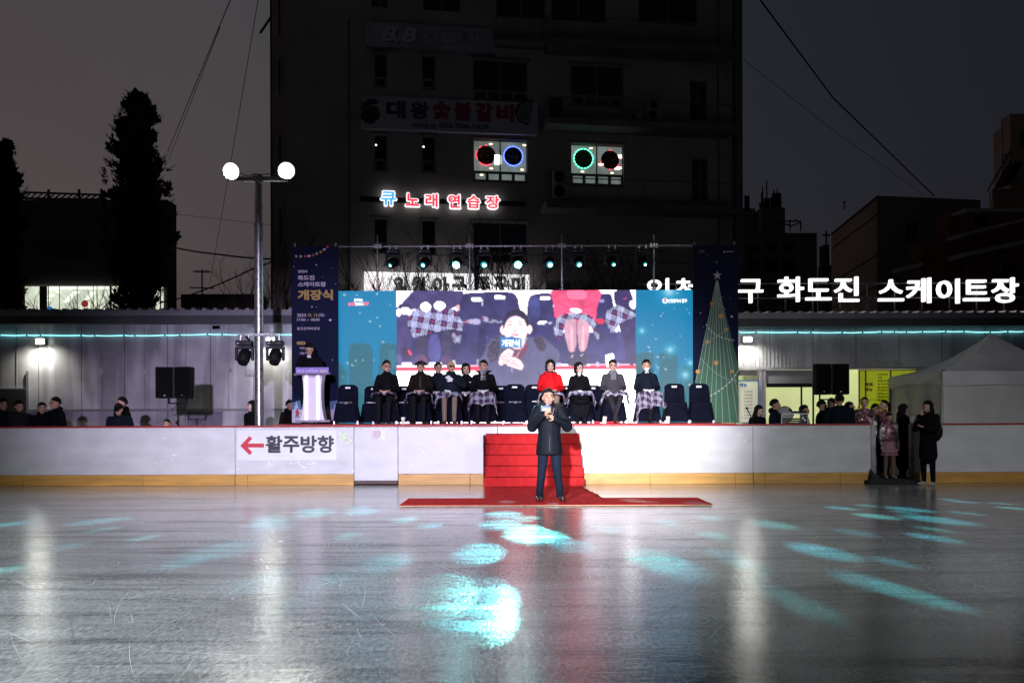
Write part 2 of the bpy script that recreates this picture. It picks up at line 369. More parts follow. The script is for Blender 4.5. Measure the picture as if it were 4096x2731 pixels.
# arrow sign
def sgn(px, py, Y=BY-.008): 
    v = P(px, py, Y); return v.x, v.z
t = thing('direction_sign', 'white sign with red left arrow and black Korean lettering on the boards', 'sign')
x0, z1 = sgn(950, 1721); x1, z0 = sgn(1346, 1839)
b = MB(); b.box(x0, BY-.006, z0, x1, BY-.001, z1); b.build('sign_sheet', mat('white_sign_sheet', (.66, .66, .70), .5, var=.04), t)
a = [(961, 1782), (998, 1743), (1009, 1754), (991, 1773), (1056, 1773), (1056, 1789), (991, 1789), (1009, 1808), (998, 1819)]
b = MB(); b.poly([sgn(*q) for q in a], BY-.009, .002); b.build('arrow', mat('red_vinyl', (.50, .018, .035), .5, var=.05), t)
INK = mat('black_vinyl', (.012, .012, .022), .5, var=.05)
for ch, (p0, q0, p1, q1) in zip('활주방향', ((1063, 1741, 1130, 1811), (1132, 1743, 1198, 1811), (1202, 1741, 1268, 1811), (1270, 1741, 1336, 1811))):
    xa, zb = sgn(p0, q1); xb, zt = sgn(p1, q0); text('letter', ch, xa, zb, xb, zt, BY-.009, INK, t, bold=.035, t=.002)
# gate notice
t = thing('danger_notice', 'small faded notice with red lettering on the gate board', 'notice')
x0, z1 = sgn(1479, 1716); x1, z0 = sgn(1540, 1760)
b = MB(); b.box(x0, BY-.005, z0, x1, BY-.001, z1); b.build('notice_sheet', mat('clear_film', (.60, .58, .60), .25, var=.1), t)
for s, (p0, q0, p1, q1) in (('<DANGER>', (1490, 1723, 1528, 1730)), ('얼음판 위험', (1494, 1733, 1524, 1737)), ('출입문에 기대지 마세요', (1489, 1739, 1526, 1743)), ('손조심 하세요', (1494, 1745, 1524, 1749))):
    xa, zb = sgn(p0, q1); xb, zt = sgn(p1, q0); text('lettering', s, xa, zb, xb, zt, BY-.007, mat('faded_red_ink', (.45, .10, .12), .6, var=0), t, bold=.01)
b = MB()
for pts in (((1519, 1717), (1524, 1716), (1531, 1727), (1536, 1732), (1530, 1737), (1522, 1735), (1526, 1729)), ((1531, 1718), (1539, 1716), (1540, 1723), (1536, 1726), (1541, 1732), (1538, 1738), (1531, 1731), (1534, 1724)), ((1526, 1739), (1538, 1740), (1538, 1759), (1531, 1759), (1531, 1748), (1519, 1758), (1514, 1759))):
    b.poly([sgn(*q) for q in pts], BY-.008, .001)
b.build('torn_sticker', mat('torn_white_sticker', (.85, .85, .88), .5, var=.05), t)
# scuffs on the boards
b = MB(); r5 = random.Random(8)
for k in range(60):
    px = r5.choice([r5.uniform(1060, 1270), r5.uniform(600, 3400), r5.uniform(600, 3400)]); py = r5.gauss(1850 if px < 1300 else 1800, 9 if 1060 < px < 1300 else 45)
    if not 1725 < py < 1885 or 1420 < px < 1600 or 3480 < px < 3660 or (1940 < px < 2330) or (940 < px < 1350 and 1715 < py < 1842): continue
    w = r5.uniform(3, 9); h = r5.uniform(.8, 2.2); sl = r5.uniform(-.4, .5)*w
    q = [(px-w, py+sl), (px, py-h+sl*.2), (px+w, py-sl), (px, py+h)]
    b.poly([sgn(*z) for z in q], BY-.002, .001)
sc_ = b.build('board_scuffs', mat('scuff_white', (.85, .85, .87), .4, var=.1)); sc_['kind'] = 'stuff'; sc_['label'] = 'pale scuffs and tape scraps left on the white boards'; sc_['category'] = 'scuffs'
# green tape scraps
b = MB()
for k in range(26):
    px = 1358+r5.random()*45*(1 if k % 3 else 1.0); py = 1730+r5.random()*44
    if px > 1388 and py < 1752: continue
    w = r5.uniform(3, 8); h = r5.uniform(2, 6)
    b.poly([sgn(px+w*math.cos(a_)*r5.uniform(.6, 1), py+h*math.sin(a_)*r5.uniform(.6, 1)) for a_ in [i*1.05 for i in range(6)]], BY-.002-.0002*k, .0001)
tag(b.build('torn_sticker', mat('torn_green_sticker', (.60, .78, .42), .5, var=.12, scale=30)), 'torn pale green sticker remains right of the arrow sign', 'sticker')
# ================================================================== RED STEPS AND CARPET
t = thing('carpeted_steps', 'red carpeted wooden steps leading up to the stage', 'steps', (0, 0, 0))
xl = lambda Y: (1944-2048)/195.6+0.0; 
sx0, sx1 = -.535, 1.365
tops = [1.045, .84, .63, .42, .21]; d = .17
b = MB()
for i, zt in enumerate(tops):
    yb = BY-.03-d*(i+1)+.0; y1 = BY-.03-d*i
    b.bbox(sx0-.012*i*.5, yb, 0.0 if i == 0 else 0.0, sx1+.01*i, y1-.002, zt, .012)
b.build('step', CARPET, t)
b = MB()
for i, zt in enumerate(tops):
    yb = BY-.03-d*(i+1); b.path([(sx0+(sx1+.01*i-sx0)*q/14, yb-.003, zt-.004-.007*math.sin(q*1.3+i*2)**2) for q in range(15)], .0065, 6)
b.build('crease_shade', mat('dark_red_crease_shade', (.17, .008, .010), .95, spec=.05), t)  # thin dark red lines painting the shade in the carpet folds between risers
b = MB(); b.bbox(sx0-.03, BY-.03-5*d, .01, sx0-.015, BY-.03-.01, 1.02, .004); b.build('side_panel', mat('dark_side_ply', (.05, .04, .035), .8), t)
# runner on the ice between steps and mat, with creases
def runner(u, v):
    yb = 18.0; yf = 15.25
    xa = -.53+(-.445+.53)*v; xb = 1.37+(1.53-1.37)*v
    x = xa+(xb-xa)*u; y = yb+(yf-yb)*v
    z = .012+.016*max(0, math.cos(v*26))**6+.01*max(0, math.sin(v*9+u*2))
    return (x, y, z)
b = MB(); b.grid(runner, 16, 60); 
b.grid(lambda u, v: (runner(u, v)[0], runner(u, v)[1], .004), 16, 60)
n_ = 17*61
for i in range(60):
    a_ = i*17; c_ = (i+1)*17; b.add([], []); b.f += [(a_, c_, c_+n_, a_+n_), (a_+16, a_+16+n_, c_+16+n_, c_+16)]; b.m += [0, 0]; b.sm += [False]*2
tag(b.build('carpet_runner', CARPET), 'creased red carpet strip lying on the ice below the steps', 'carpet')
t = thing('carpet_platform', 'long low platform covered with red carpet under the standing speaker', 'platform')
x0 = G(1601, 2025).x; x1 = G(2846, 2020).x; yf = 14.12; yb = 15.3
seg = [x0, G(1846, 2026).x, G(2097, 2026).x, G(2347, 2026).x, G(2598, 2026).x, x1]
for a_, b_ in zip(seg, seg[1:]):
    m_ = MB(); m_.bbox(a_+.004, yf+.004, .005, b_-.004, yb, .024, .003); m_.build('platform_board', PLYEDGE, t)
m_ = MB()
for a_, b_ in zip(seg, seg[1:]):
    k = 6
    m_.grid(lambda u, v, a_=a_, b_=b_: (a_+(b_-a_)*u, yf+(yb-yf)*v, .030+.004*math.sin(u*9+v*5)*math.sin(v*3.14)), 8, 6)
m_.box(x0, yf-.004, .019, x1, yf+.004, .0295)
m_.build('carpet_cover', CARPET, t)
# ================================================================== STAGE
SZ = 1.235
def X(px, Y): return P(px, YH, Y).x
st = thing('stage', 'low stage deck behind the rink boards under the seated guests', 'stage')
b = MB(); b.box(X(1150, 19.2), 19.04, SZ-.12, X(2935, 19.2), 23.2, SZ); b.build('deck', mat('stage_deck_red_carpet', (.42, .03, .035), .9, var=.15, scale=8), st)
b = MB()
for i in range(9):
    x = X(1150, 19.2)+.1+i*(X(2935, 19.2)-X(1150, 19.2)-.2)/8
    for yy in (19.25, 21, 23): b.box(x-.03, yy, 0, x+.03, yy+.06, SZ-.12)
b.build('support_frame', STEEL, st)
b = MB(); b.bbox(X(1103, 19.05), 19.04, 1.222, X(1325, 19.05), 19.1, 1.245, .004); b.build('edge_strip', REDTRIM, st)
# ================================================================== LED WALL (the picture is a grid of coloured pixels)
LY = 22.4
lx0, lz1 = P(1348, 1164, LY).x, P(1348, 1164, LY).z
lx1 = P(2780, 1162, LY).x; lz0 = SZ+.01
GW, GH = 478, 178
def cv(px, py):
    return (px-1348)/(2780-1348)*GW, (py-1163)/(1692-1163)*GH
yy_, xx_ = np.mgrid[0:GH+1, 0:GW+1].astype(float)
SXp = 1348+xx_/GW*(2780-1348); SYp = 1163+yy_/GH*(1692-1163)
img = np.zeros((GH+1, GW+1, 3))
def rgb(r, g_, b_): return np.array([((q/255)/12.92 if q/255 <= .04045 else ((q/255+.055)/1.055)**2.4) for q in (r, g_, b_)])
rr = np.random.RandomState(3)
def soft(n, k, seed):
    q = np.random.RandomState(seed).rand(GH//k+3, GW//k+3); yi = yy_/k; xi = xx_/k; y0 = yi.astype(int); x0_ = xi.astype(int); fy = yi-y0; fx = xi-x0_
    fy = fy*fy*(3-2*fy); fx = fx*fx*(3-2*fx)
    return (q[y0, x0_]*(1-fx)+q[y0, x0_+1]*fx)*(1-fy)+(q[y0+1, x0_]*(1-fx)+q[y0+1, x0_+1]*fx)*fy
def inside(pts):
    m = np.zeros(SXp.shape, bool); n = len(pts)
    for i in range(n):
        xa, ya = pts[i]; xb, yb = pts[(i+1) % n]
        if ya == yb: continue
        c = ((ya > SYp) != (yb > SYp)) & (SXp < (xb-xa)*(SYp-ya)/(yb-ya)+xa); m ^= c
    return m
def smooth_pts(pts, k=2):
    for _ in range(k):
        q = []
        for i in range(len(pts)):
            a_, b_ = pts[i], pts[(i+1) % len(pts)]; q += [(a_[0]*.75+b_[0]*.25, a_[1]*.75+b_[1]*.25), (a_[0]*.25+b_[0]*.75, a_[1]*.25+b_[1]*.75)]
        pts = q
    return pts
clipm = np.ones(SXp.shape, bool)
def fill(pts, c, sm=1, shade=None, mask=None):
    m = inside(smooth_pts(pts, sm) if sm else pts) & clipm
    if mask is not None: m &= mask
    c = np.array(c, float)
    if shade is not None: img[m] = (c[None, None, :]*shade[:, :, None])[m]
    else: img[m] = c
    return m
def circ(x, y, rx, ry=None, c=(1, 1, 1), rot=0, a=1.0, shade=None):
    ry = ry or rx; dx = SXp-x; dy = SYp-y; u = dx*math.cos(rot)+dy*math.sin(rot); v = -dx*math.sin(rot)+dy*math.cos(rot)
    m = ((u/rx)**2+(v/ry)**2 < 1) & clipm; c = np.array(c)
    col_ = c[None, None, :]*(shade[:, :, None] if shade is not None else np.ones(SXp.shape)[:, :, None])
    img[m] = img[m]*(1-a)+col_[m]*a; return m
def line(p, q, w, c, a=1.0):
    (x0, y0), (x1, y1) = p, q; dx, dy = x1-x0, y1-y0; l2 = dx*dx+dy*dy+1e-9
    t_ = np.clip(((SXp-x0)*dx+(SYp-y0)*dy)/l2, 0, 1); d_ = np.hypot(SXp-x0-t_*dx, SYp-y0-t_*dy)
    m = (d_ < w) & clipm; img[m] = img[m]*(1-a)+np.array(c)*a
def glow(x, y, r, c, a=1.0):
    d_ = np.exp(-((SXp-x)**2+(SYp-y)**2)/(r*r))*a; img[:] = img*(1-d_[..., None])+np.array(c)*d_[..., None]
NAVY = rgb(66, 64, 118); DKN = rgb(52, 50, 92); PURP = rgb(86, 78, 132); WHT = np.array([1.25, 1.25, 1.3]); REDP = rgb(255, 70, 110)
wv = .85+.3*soft(0, 9, 5)+.1*(soft(0, 3, 9)-.5)
def plaid(pts, org, e1, e2, per=33, dark=rgb(44, 38, 100)):
    m = inside(smooth_pts(pts, 1)) & clipm
    wob = (soft(0, 14, 21)-.5)*14
    u = ((SXp-org[0])*e1[0]+(SYp-org[1])*e1[1]+wob)/per; v = ((SXp-org[0])*e2[0]+(SYp-org[1])*e2[1]+wob*.6)/per
    fu, fv = u % 1, v % 1
    def st_(f): return ((f < .075) | ((f > .17) & (f < .245)) | ((f > .34) & (f < .415))).astype(float)
    def bd(f): return (f < .46).astype(float)
    base = dark[None, None, :]*np.ones(SXp.shape)[..., None]
    blue = rgb(60, 66, 150)
    q = np.clip((bd(fu)+bd(fv))*.5, 0, 1)[..., None]; base = base*(1-q)+blue*q
    s_ = np.clip(st_(fu)+st_(fv), 0, 2)[..., None]; base = base*(1-np.clip(s_*.85, 0, 1))+np.array([.95, .95, 1.2])*np.clip(s_*.7, 0, 1)
    cr_ = ((abs(fu-.72) < .04) | (abs(fv-.72) < .04)) & (abs(fu-.72) < .2) & (abs(fv-.72) < .2); base[cr_] = rgb(170, 50, 100)
    img[m] = base[m]
# --- background camera picture
img[:] = WHT
A = lambda *p: [(1550+p[i]/4.276, 1140+p[i+1]/4.276) for i in range(0, len(p), 2)]
B = lambda *p: [(2100+p[i]/4.356, 1140+p[i+1]/4.356) for i in range(0, len(p), 2)]
clipm = (SXp > 1587) & (SXp < 2541)
img[:] = WHT
fill([(1580, 1330), (1990, 1300), (2130, 1300), (2150, 1330), (2545, 1330), (2545, 1458), (1580, 1462)], NAVY, 0, wv*1.05)
fill([(1580, 1468), (2545, 1462), (2545, 1478), (1580, 1484)], rgb(255, 60, 95), 0)
fill([(2375, 1570), (2480, 1568), (2480, 1700), (2375, 1700)], rgb(250, 60, 90), 0)
# chairs
gsh = wv*(.9+.35*np.clip((SYp-1250)/250, 0, 1))
fill(A(1230, 200, 1310, 140, 1720, 120, 2110, 115, 2230, 200, 2260, 420, 2330, 600, 2400, 1300, 2300, 1360, 1100, 1365, 1060, 700, 1180, 500), NAVY, 1, gsh)
fill(A(1230, 250, 1330, 160, 1390, 200, 1330, 350, 1250, 480), DKN, 1)
fill(A(1550, 690, 1700, 780, 1650, 1300, 1530, 1300), rgb(52, 52, 98), 1)
fill(A(1640, 200, 1720, 150, 1900, 500, 1830, 560), rgb(56, 54, 104), 1, None)
fill(B(30, 520, 45, 280, 110, 170, 380, 138, 500, 180, 560, 600, 620, 1350, 60, 1340), NAVY, 1, gsh)
fill(B(180, 180, 60, 270, 50, 480, 280, 600, 240, 250), rgb(78, 84, 150), 1, wv)
fill(B(1290, 160, 1430, 150, 1530, 190, 1560, 640, 1600, 1340, 1300, 1360, 1180, 700), NAVY, 1, gsh)
fill(B(1200, 590, 1400, 610, 1360, 690, 1280, 700), rgb(240, 60, 90), 1)
fill(B(1240, 680, 1400, 700, 1750, 1320, 1260, 1350), rgb(70, 68, 128), 1, gsh)
for k, (a_, b_) in enumerate(((2250, 380), (2185, 700), (2260, 900), (2500, 800), (2430, 760))): pass
for q in (A(1436, 218, 1605, 220, 1602, 278, 1432, 276), A(1835, 180, 2008, 190, 2004, 252, 1830, 240), B(262, 208, 432, 212, 430, 268, 260, 266), B(1300, 262, 1378, 264, 1376, 316, 1290, 312)):
    fill(q, WHT if q[0][0] < 2390 else rgb(175, 165, 225), 0)
line(A(1625, 245)[0], A(1615, 360)[0], 1.6, WHT); line(B(492, 340)[0], B(496, 380)[0], 1.2, WHT)
# items on the seats
fill(A(1350, 600, 1560, 570, 1600, 640, 1560, 680, 1350, 655), rgb(200, 190, 235), 1); line(A(1300, 632)[0], A(1380, 635)[0], 3, rgb(190, 110, 130))
plaid(A(1570, 570, 1640, 520, 1760, 590, 1960, 615, 1960, 655, 1620, 640), (1960, 1290), (.6, .8), (-.8, .6), 26)
fill(B(205, 680, 250, 635, 380, 632, 400, 680, 240, 700), WHT, 1); plaid(B(350, 665, 420, 640, 505, 655, 490, 690, 260, 700), (2200, 1290), (.6, .8), (-.8, .6), 18)
# left seated man (cropped at the chest)
fill(A(160, 90, 1290, 90, 1300, 170, 1230, 330, 1120, 400, 900, 440, 600, 430, 420, 400, 330, 520, 420, 850, 380, 1100, 240, 1330, 160, 1345), rgb(80, 72, 125), 1, wv)
fill(A(160, 330, 380, 300, 420, 420, 160, 540), rgb(64, 58, 104), 1)
fill(A(160, 480, 400, 500, 340, 700, 430, 860, 360, 1120, 160, 1010), rgb(84, 74, 128), 1, wv)
fill(A(440, 860, 1120, 740, 1330, 780, 1370, 900, 1340, 1060, 1210, 1060, 1160, 1330, 380, 1350), rgb(56, 54, 100), 1, gsh)
fill(A(500, 860, 680, 840, 660, 1130, 500, 1140), rgb(70, 64, 96), 1, wv); fill(A(920, 790, 1090, 770, 1080, 1180, 950, 1200), rgb(76, 70, 104), 1, wv)
fill(A(690, 860, 900, 830, 910, 1330, 700, 1340), rgb(92, 92, 160), 1, wv)
fill(A(410, 1330, 460, 1220, 600, 1170, 700, 1310, 700, 1375, 420, 1365), rgb(98, 74, 120), 1); fill(A(560, 1190, 610, 1180, 690, 1290, 640, 1320), rgb(140, 84, 110), 1)
fill(A(900, 1340, 930, 1220, 1040, 1190, 1110, 1280, 1090, 1370, 920, 1370), rgb(98, 70, 112), 1)
fill(A(240, 1060, 330, 1040, 420, 1190, 380, 1270, 280, 1290, 220, 1180), rgb(70, 58, 92), 1); fill(A(330, 1090, 380, 1110, 425, 1190, 380, 1200), rgb(255, 80, 120), 1); fill(A(160, 1150, 240, 1220, 250, 1350, 160, 1350), rgb(110, 100, 160), 1)
plaid(A(480, 405, 600, 420, 800, 440, 1000, 420, 1150, 400, 1200, 500, 1290, 640, 1290, 790, 1230, 800, 1130, 740, 900, 780, 640, 855, 490, 880, 440, 915, 400, 790, 330, 680, 380, 500), (1655, 1240), (.98, .16), (-.16, .98), 46)
plaid(A(1110, 800, 1250, 840, 1260, 950, 1190, 1030, 1100, 940), (1830, 1350), (.7, .7), (-.7, .7), 34)
for (x, y, rx, ry) in ((650, 375, 92, 80), (890, 355, 98, 78), (300, 440, 92, 62), (190, 470, 40, 70)):
    circ(1550+x/4.276, 1140+y/4.276, rx/4.276, ry/4.276, WHT)
fill(A(1170, 360, 1230, 325, 1228, 470, 1170, 400), rgb(250, 200, 215), 1)
# feet of chairs, stage edge
for q in ((1607, 1449, 1645), (1716, 1449, 1765)):
    fill([(q[0], q[1]+2), (q[2], q[1]), (q[2], q[1]+9), (q[0], q[1]+10)], WHT, 0)
fill(A(1100, 1290, 1155, 1285, 1165, 1380, 1125, 1385), rgb(235, 240, 225), 0); fill(A(1525, 1275, 1595, 1272, 1570, 1390, 1520, 1380), rgb(235, 235, 250), 0)
# the red coat and pale trousers
fill(B(455, 80, 1300, 80, 1335, 170, 1260, 330, 1235, 600, 1180, 640, 520, 650, 500, 330, 440, 170), rgb(255, 96, 142), 1, .85+.25*soft(0, 7, 33))
fill(B(690, 90, 1080, 90, 1080, 240, 960, 290, 760, 260), rgb(255, 135, 178), 1); line(B(700, 100)[0], B(760, 300)[0], 1.5, rgb(235, 70, 120)); line(B(740, 270)[0], B(1010, 270)[0], 1.6, rgb(235, 70, 120)); line(B(560, 300)[0], B(800, 440)[0], 2, rgb(240, 60, 110)); line(B(1240, 300)[0], B(960, 440)[0], 2, rgb(240, 60, 110))
fill(B(690, 620, 780, 585, 880, 600, 905, 700, 890, 1150, 770, 1190, 720, 1000, 670, 780), rgb(235, 178, 200), 1, wv); fill(B(900, 690, 930, 600, 1050, 600, 1140, 700, 1110, 900, 1060, 1150, 940, 1180, 915, 900), rgb(240, 182, 204), 1, wv)
fill(B(790, 700, 820, 700, 840, 1150, 800, 1180), rgb(255, 215, 235), 1); fill(B(1000, 700, 1030, 700, 1030, 1150, 985, 1170), rgb(255, 215, 235), 1); line(B(905, 640)[0], B(905, 1000)[0], 1.6, rgb(120, 70, 110))
plaid(B(560, 570, 680, 500, 900, 500, 1100, 510, 1200, 600, 1300, 900, 1260, 990, 1200, 850, 1100, 650, 900, 600, 780, 600, 690, 660, 660, 860, 610, 980, 500, 860, 500, 740), (2230, 1270), (.9, .35), (-.35, .9), 42)
circ(2100+885/4.356, 1140+452/4.356, 24, 9, WHT, .12)
fill(B(760, 1190, 880, 1185, 900, 1400, 800, 1430, 730, 1400), rgb(62, 58, 90), 1); fill(B(930, 1190, 1050, 1185, 1090, 1400, 1000, 1430, 920, 1400), rgb(62, 58, 90), 1)
line(B(800, 1270)[0], B(840, 1220)[0], 1.2, WHT); line(B(960, 1250)[0], B(1000, 1215)[0], 1.2, WHT); line(B(745, 1405)[0], B(790, 1418)[0], 1.5, rgb(200, 190, 225)); line(B(985, 1415)[0], B(1030, 1412)[0], 1.5, rgb(200, 190, 225))
# right seated person, cup
fill(B(1540, 80, 1925, 80, 1925, 1300, 1880, 1420, 1810, 1400, 1700, 1000, 1620, 640, 1600, 400, 1550, 300), rgb(72, 62, 112), 1, wv)
fill(B(1590, 750, 1700, 900, 1760, 1300, 1620, 1340), rgb(80, 76, 140), 1, wv); line(B(1720, 250)[0], B(1780, 245)[0], 1.6, rgb(235, 90, 150))
plaid(B(1590, 350, 1760, 420, 1920, 500, 1920, 600, 1800, 600, 1640, 680, 1580, 800, 1500, 870, 1450, 740, 1390, 600, 1430, 440, 1540, 410), (2480, 1230), (.93, .3), (-.3, .93), 40)
fill(B(1810, 300, 1920, 265, 1920, 440, 1840, 430), WHT, 1)
fill(B(1395, 1230, 1535, 1195, 1545, 1245, 1525, 1440, 1415, 1440), WHT, 0)
for q in (B(520, 1365, 628, 1360, 625, 1420, 520, 1425), B(1235, 1350, 1290, 1345, 1290, 1430, 1240, 1425), B(1550, 1370, 1635, 1360, 1630, 1425, 1560, 1425)): fill(q, rgb(225, 222, 250), 0)
# --- the speaker in front: shoulders, fur collar, face, hands
coat = .8+.3*soft(0, 16, 77)+.25*np.clip((SYp-1500)/180, 0, 1)
fill([(1972, 1692), (1985, 1600), (1935, 1490), (1900, 1450), (1935, 1420), (1950, 1370), (2010, 1330), (2060, 1345), (2120, 1350), (2170, 1345), (2205, 1380), (2240, 1410), (2235, 1450), (2170, 1500), (2165, 1560), (2180, 1692)], rgb(100, 100, 138), 1, coat)
fill([(1972, 1692), (1990, 1600), (2030, 1560), (2110, 1550), (2170, 1600), (2180, 1692)], rgb(168, 165, 200), 1, .9+.15*soft(0, 12, 71))
line((2150, 1485), (2186, 1555), 1.6, rgb(70, 66, 96)); line((2060, 1560), (2040, 1692), 1.4, rgb(120, 116, 150)); line((2085, 1495), (2078, 1692), 1.3, rgb(110, 106, 140))
fill([(1945, 1420), (1960, 1365), (1990, 1345), (2010, 1360), (1995, 1395), (1990, 1440), (1960, 1455)], rgb(66, 62, 84), 2, .75+.5*soft(0, 2, 55)); fill([(2130, 1350), (2165, 1345), (2185, 1380), (2180, 1410), (2150, 1400), (2140, 1375)], rgb(76, 66, 86), 2, .75+.5*soft(0, 2, 56))
for k in range(70):
    a_ = random.Random(k).uniform(0, 1); rk = random.Random(k+900)
    x = 1950+rk.uniform(-8, 50); y = 1345+rk.uniform(0, 100); line((x, y), (x-7*rk.random()-3, y-4+8*rk.random()), .8, rgb(150, 140, 175), .5)
fill([(2055, 1400), (2110, 1370), (2112, 1400), (2070, 1450), (2058, 1440)], rgb(140, 70, 100), 1)
line((2106, 1352), (2060, 1440), 1.2, rgb(225, 220, 240)); line((2112, 1372), (2115, 1430), 1.0, rgb(80, 76, 104))
SK = np.array([1.10, .92, .93])
circ(2012, 1321, 12, 19, SK); circ(2117, 1318, 11, 18, SK)
circ(2062, 1322, 46, 56, SK); fill([(2022, 1340), (2102, 1340), (2096, 1385), (2078, 1400), (2040, 1392), (2028, 1365)], SK, 1)
fill([(2010, 1320), (2012, 1285), (2026, 1252), (2050, 1240), (2086, 1240), (2108, 1262), (2117, 1300), (2108, 1312), (2100, 1285), (2080, 1262), (2040, 1258), (2024, 1276), (2018, 1310)], rgb(50, 46, 70), 1, .7+.6*soft(0, 3, 12))
for s_ in (2038, 2082):
    line((s_-8, 1288), (s_+7, 1287), 1.8, rgb(190, 150, 165)); line((s_-7, 1299), (s_+7, 1299), 1.7, rgb(120, 90, 110)); circ(s_, 1300, 2.6, 2.0, rgb(80, 60, 80))
line((2060, 1300), (2055, 1322), 1.0, rgb(250, 205, 215)); line((2051, 1325), (2068, 1326), 1.4, rgb(230, 170, 180)); line((2048, 1338), (2072, 1341), 2.4, rgb(225, 120, 140)); line((2052, 1339), (2068, 1340), 1.0, rgb(150, 70, 90))
fill([(2000, 1350), (2036, 1350), (2038, 1345), (2052, 1345), (2054, 1350), (2085, 1354), (2085, 1392), (2046, 1390), (2001, 1393)], rgb(60, 130, 205), 0)
fill([(2003, 1355), (2082, 1357), (2082, 1388), (2004, 1389)], rgb(84, 160, 225), 0)
fill([(2000, 1420), (2020, 1400), (2050, 1390), (2054, 1410), (2040, 1440), (2010, 1462), (1992, 1460)], SK, 1); fill([(2022, 1440), (2050, 1425), (2080, 1440), (2095, 1465), (2085, 1482), (2050, 1470), (2025, 1462)], SK, 1)
for k in range(4): line((2004+k*2, 1430+k*7), (2040+k*6, 1412+k*11), .9, rgb(240, 150, 165)); line((2030+k*10, 1438+k*5), (2046+k*11, 1460+k*4), .8, rgb(245, 165, 180))
line((2040, 1392), (2052, 1400), 3.4, rgb(50, 46, 70)); line((2044, 1470), (2048, 1490), 1.2, rgb(220, 210, 235))
pic = img.copy()
# --- blue side panels with skyline and snow
clipm = (SXp <= 1587) | (SXp >= 2541)
gv = np.clip((SYp-1163)/530, 0, 1)[..., None]
img[clipm] = (rgb(20, 132, 182)*(1-gv)+rgb(24, 138, 182)*gv)[clipm]
bld = rgb(50, 116, 134)
def build_(pts): fill(pts, bld, 0, .94+.12*soft(0, 4, 18))
build_([(1345, 1446), (1358, 1448), (1372, 1462), (1372, 1470), (1384, 1484), (1386, 1700), (1345, 1700)])
build_([(1394, 1385), (1408, 1372), (1424, 1368), (1470, 1375), (1484, 1386), (1484, 1395), (1489, 1400), (1489, 1520), (1512, 1518), (1512, 1460), (1518, 1440), (1519, 1384), (1530, 1370), (1588, 1378), (1588, 1690), (1394, 1690)])
for k in range(5): fill([(1556+k*8, 1400), (1559+k*8, 1400), (1559+k*8, 1520), (1556+k*8, 1520)], rgb(70, 145, 175), 0)
build_([(2541, 1418), (2600, 1410), (2614, 1420), (2614, 1600), (2541, 1640)])
build_([(2636, 1420), (2650, 1410), (2690, 1410), (2710, 1426), (2710, 1560), (2636, 1560)])
build_([(2716, 1492), (2722, 1488), (2728, 1470), (2740, 1464), (2764, 1465), (2770, 1488), (2783, 1500), (2783, 1700), (2716, 1700)])
build_([(2541, 1560), (2783, 1540), (2783, 1700), (2541, 1700)])
fill([(2541, 1470), (2556, 1464), (2568, 1480), (2575, 1560), (2541, 1600)], rgb(34, 110, 120), 1)
for x, y in ((2625, 1460), (2617, 1475), (2630, 1475), (2622, 1490)): line((x, y), (x, y+12), .9, rgb(90, 190, 220))
for x, y, r_ in ((2567, 1326, 16), (2680, 1402, 22), (2740, 1502, 24), (2760, 1455, 16), (2676, 1168, 40), (2620, 1588, 20)): glow(x, y, r_, rgb(70, 200, 240), .6*1); glow(x, y, r_*.4, rgb(190, 240, 255), .7)
rs = random.Random(12)
for k in range(46):
    x = rs.choice([rs.uniform(1352, 1580), rs.uniform(2546, 2776)]); y = rs.uniform(1166, 1660); a_ = rs.uniform(-1.2, 1.2); l_ = rs.uniform(.5, 4.5)
    line((x-l_*math.cos(a_), y-l_*math.sin(a_)), (x+l_*math.cos(a_), y+l_*math.sin(a_)), rs.uniform(.8, 1.7), rgb(225, 245, 255))
pm_ = clipm.copy(); bl = img.copy()
for _ in range(1): bl = (np.roll(bl, 1, 0)+np.roll(bl, -1, 0)+np.roll(bl, 1, 1)+np.roll(bl, -1, 1)+2*bl)/6
img[2:-2, 2:-2] = bl[2:-2, 2:-2]
# camera picture: milky lift towards the bottom, folds and grain
inner = (SXp > 1589) & (SXp < 2539); lum = img.sum(2)/3
fold = .82+.36*soft(0, 13, 91)+.14*(soft(0, 4, 92)-.5); dk = inner & (lum < .5); img[dk] *= fold[dk][:, None]
hz_ = (np.clip((SYp-1330)/180, 0, 1)*.07)[..., None]*np.array([.9, .85, 1.3]); img[dk] += (hz_*np.ones(img.shape))[dk]
img[:] = np.where(img > .90, .9+(img-.9)*1.0+np.clip((img-.90)*16, 0, 2.6), img)
img *= (1+.12*(rr.rand(GH+1, GW+1, 1)-.5))
fade = (SXp > 1587) & (SXp < 2541)
lw = thing('video_wall', 'wide lit video wall between two banners showing the speaker close up', 'video wall')
me = bpy.data.meshes.new('picture'); 
vx = lx0+(lx1-lx0)*xx_/GW; vz = lz1+(lz0-lz1)*yy_/GH; vs = np.stack([vx, np.full_like(vx, LY), vz], -1).reshape(-1, 3)
i_ = (np.arange(GH)[:, None]*(GW+1)+np.arange(GW)[None, :]).reshape(-1); fs = np.stack([i_, i_+GW+1, i_+GW+2, i_+1], 1)
me.vertices.add(len(vs)); me.vertices.foreach_set('co', vs.ravel()); me.loops.add(fs.size); me.loops.foreach_set('vertex_index', fs.ravel().astype(np.int32))
me.polygons.add(len(fs)); me.polygons.foreach_set('loop_start', np.arange(0, fs.size, 4, dtype=np.int32)); me.update(calc_edges=True)
ca = me.color_attributes.new('pixels', 'FLOAT_COLOR', 'POINT'); ca.data.foreach_set('color', np.concatenate([img.reshape(-1, 3), np.ones(((GH+1)*(GW+1), 1))], 1).ravel())
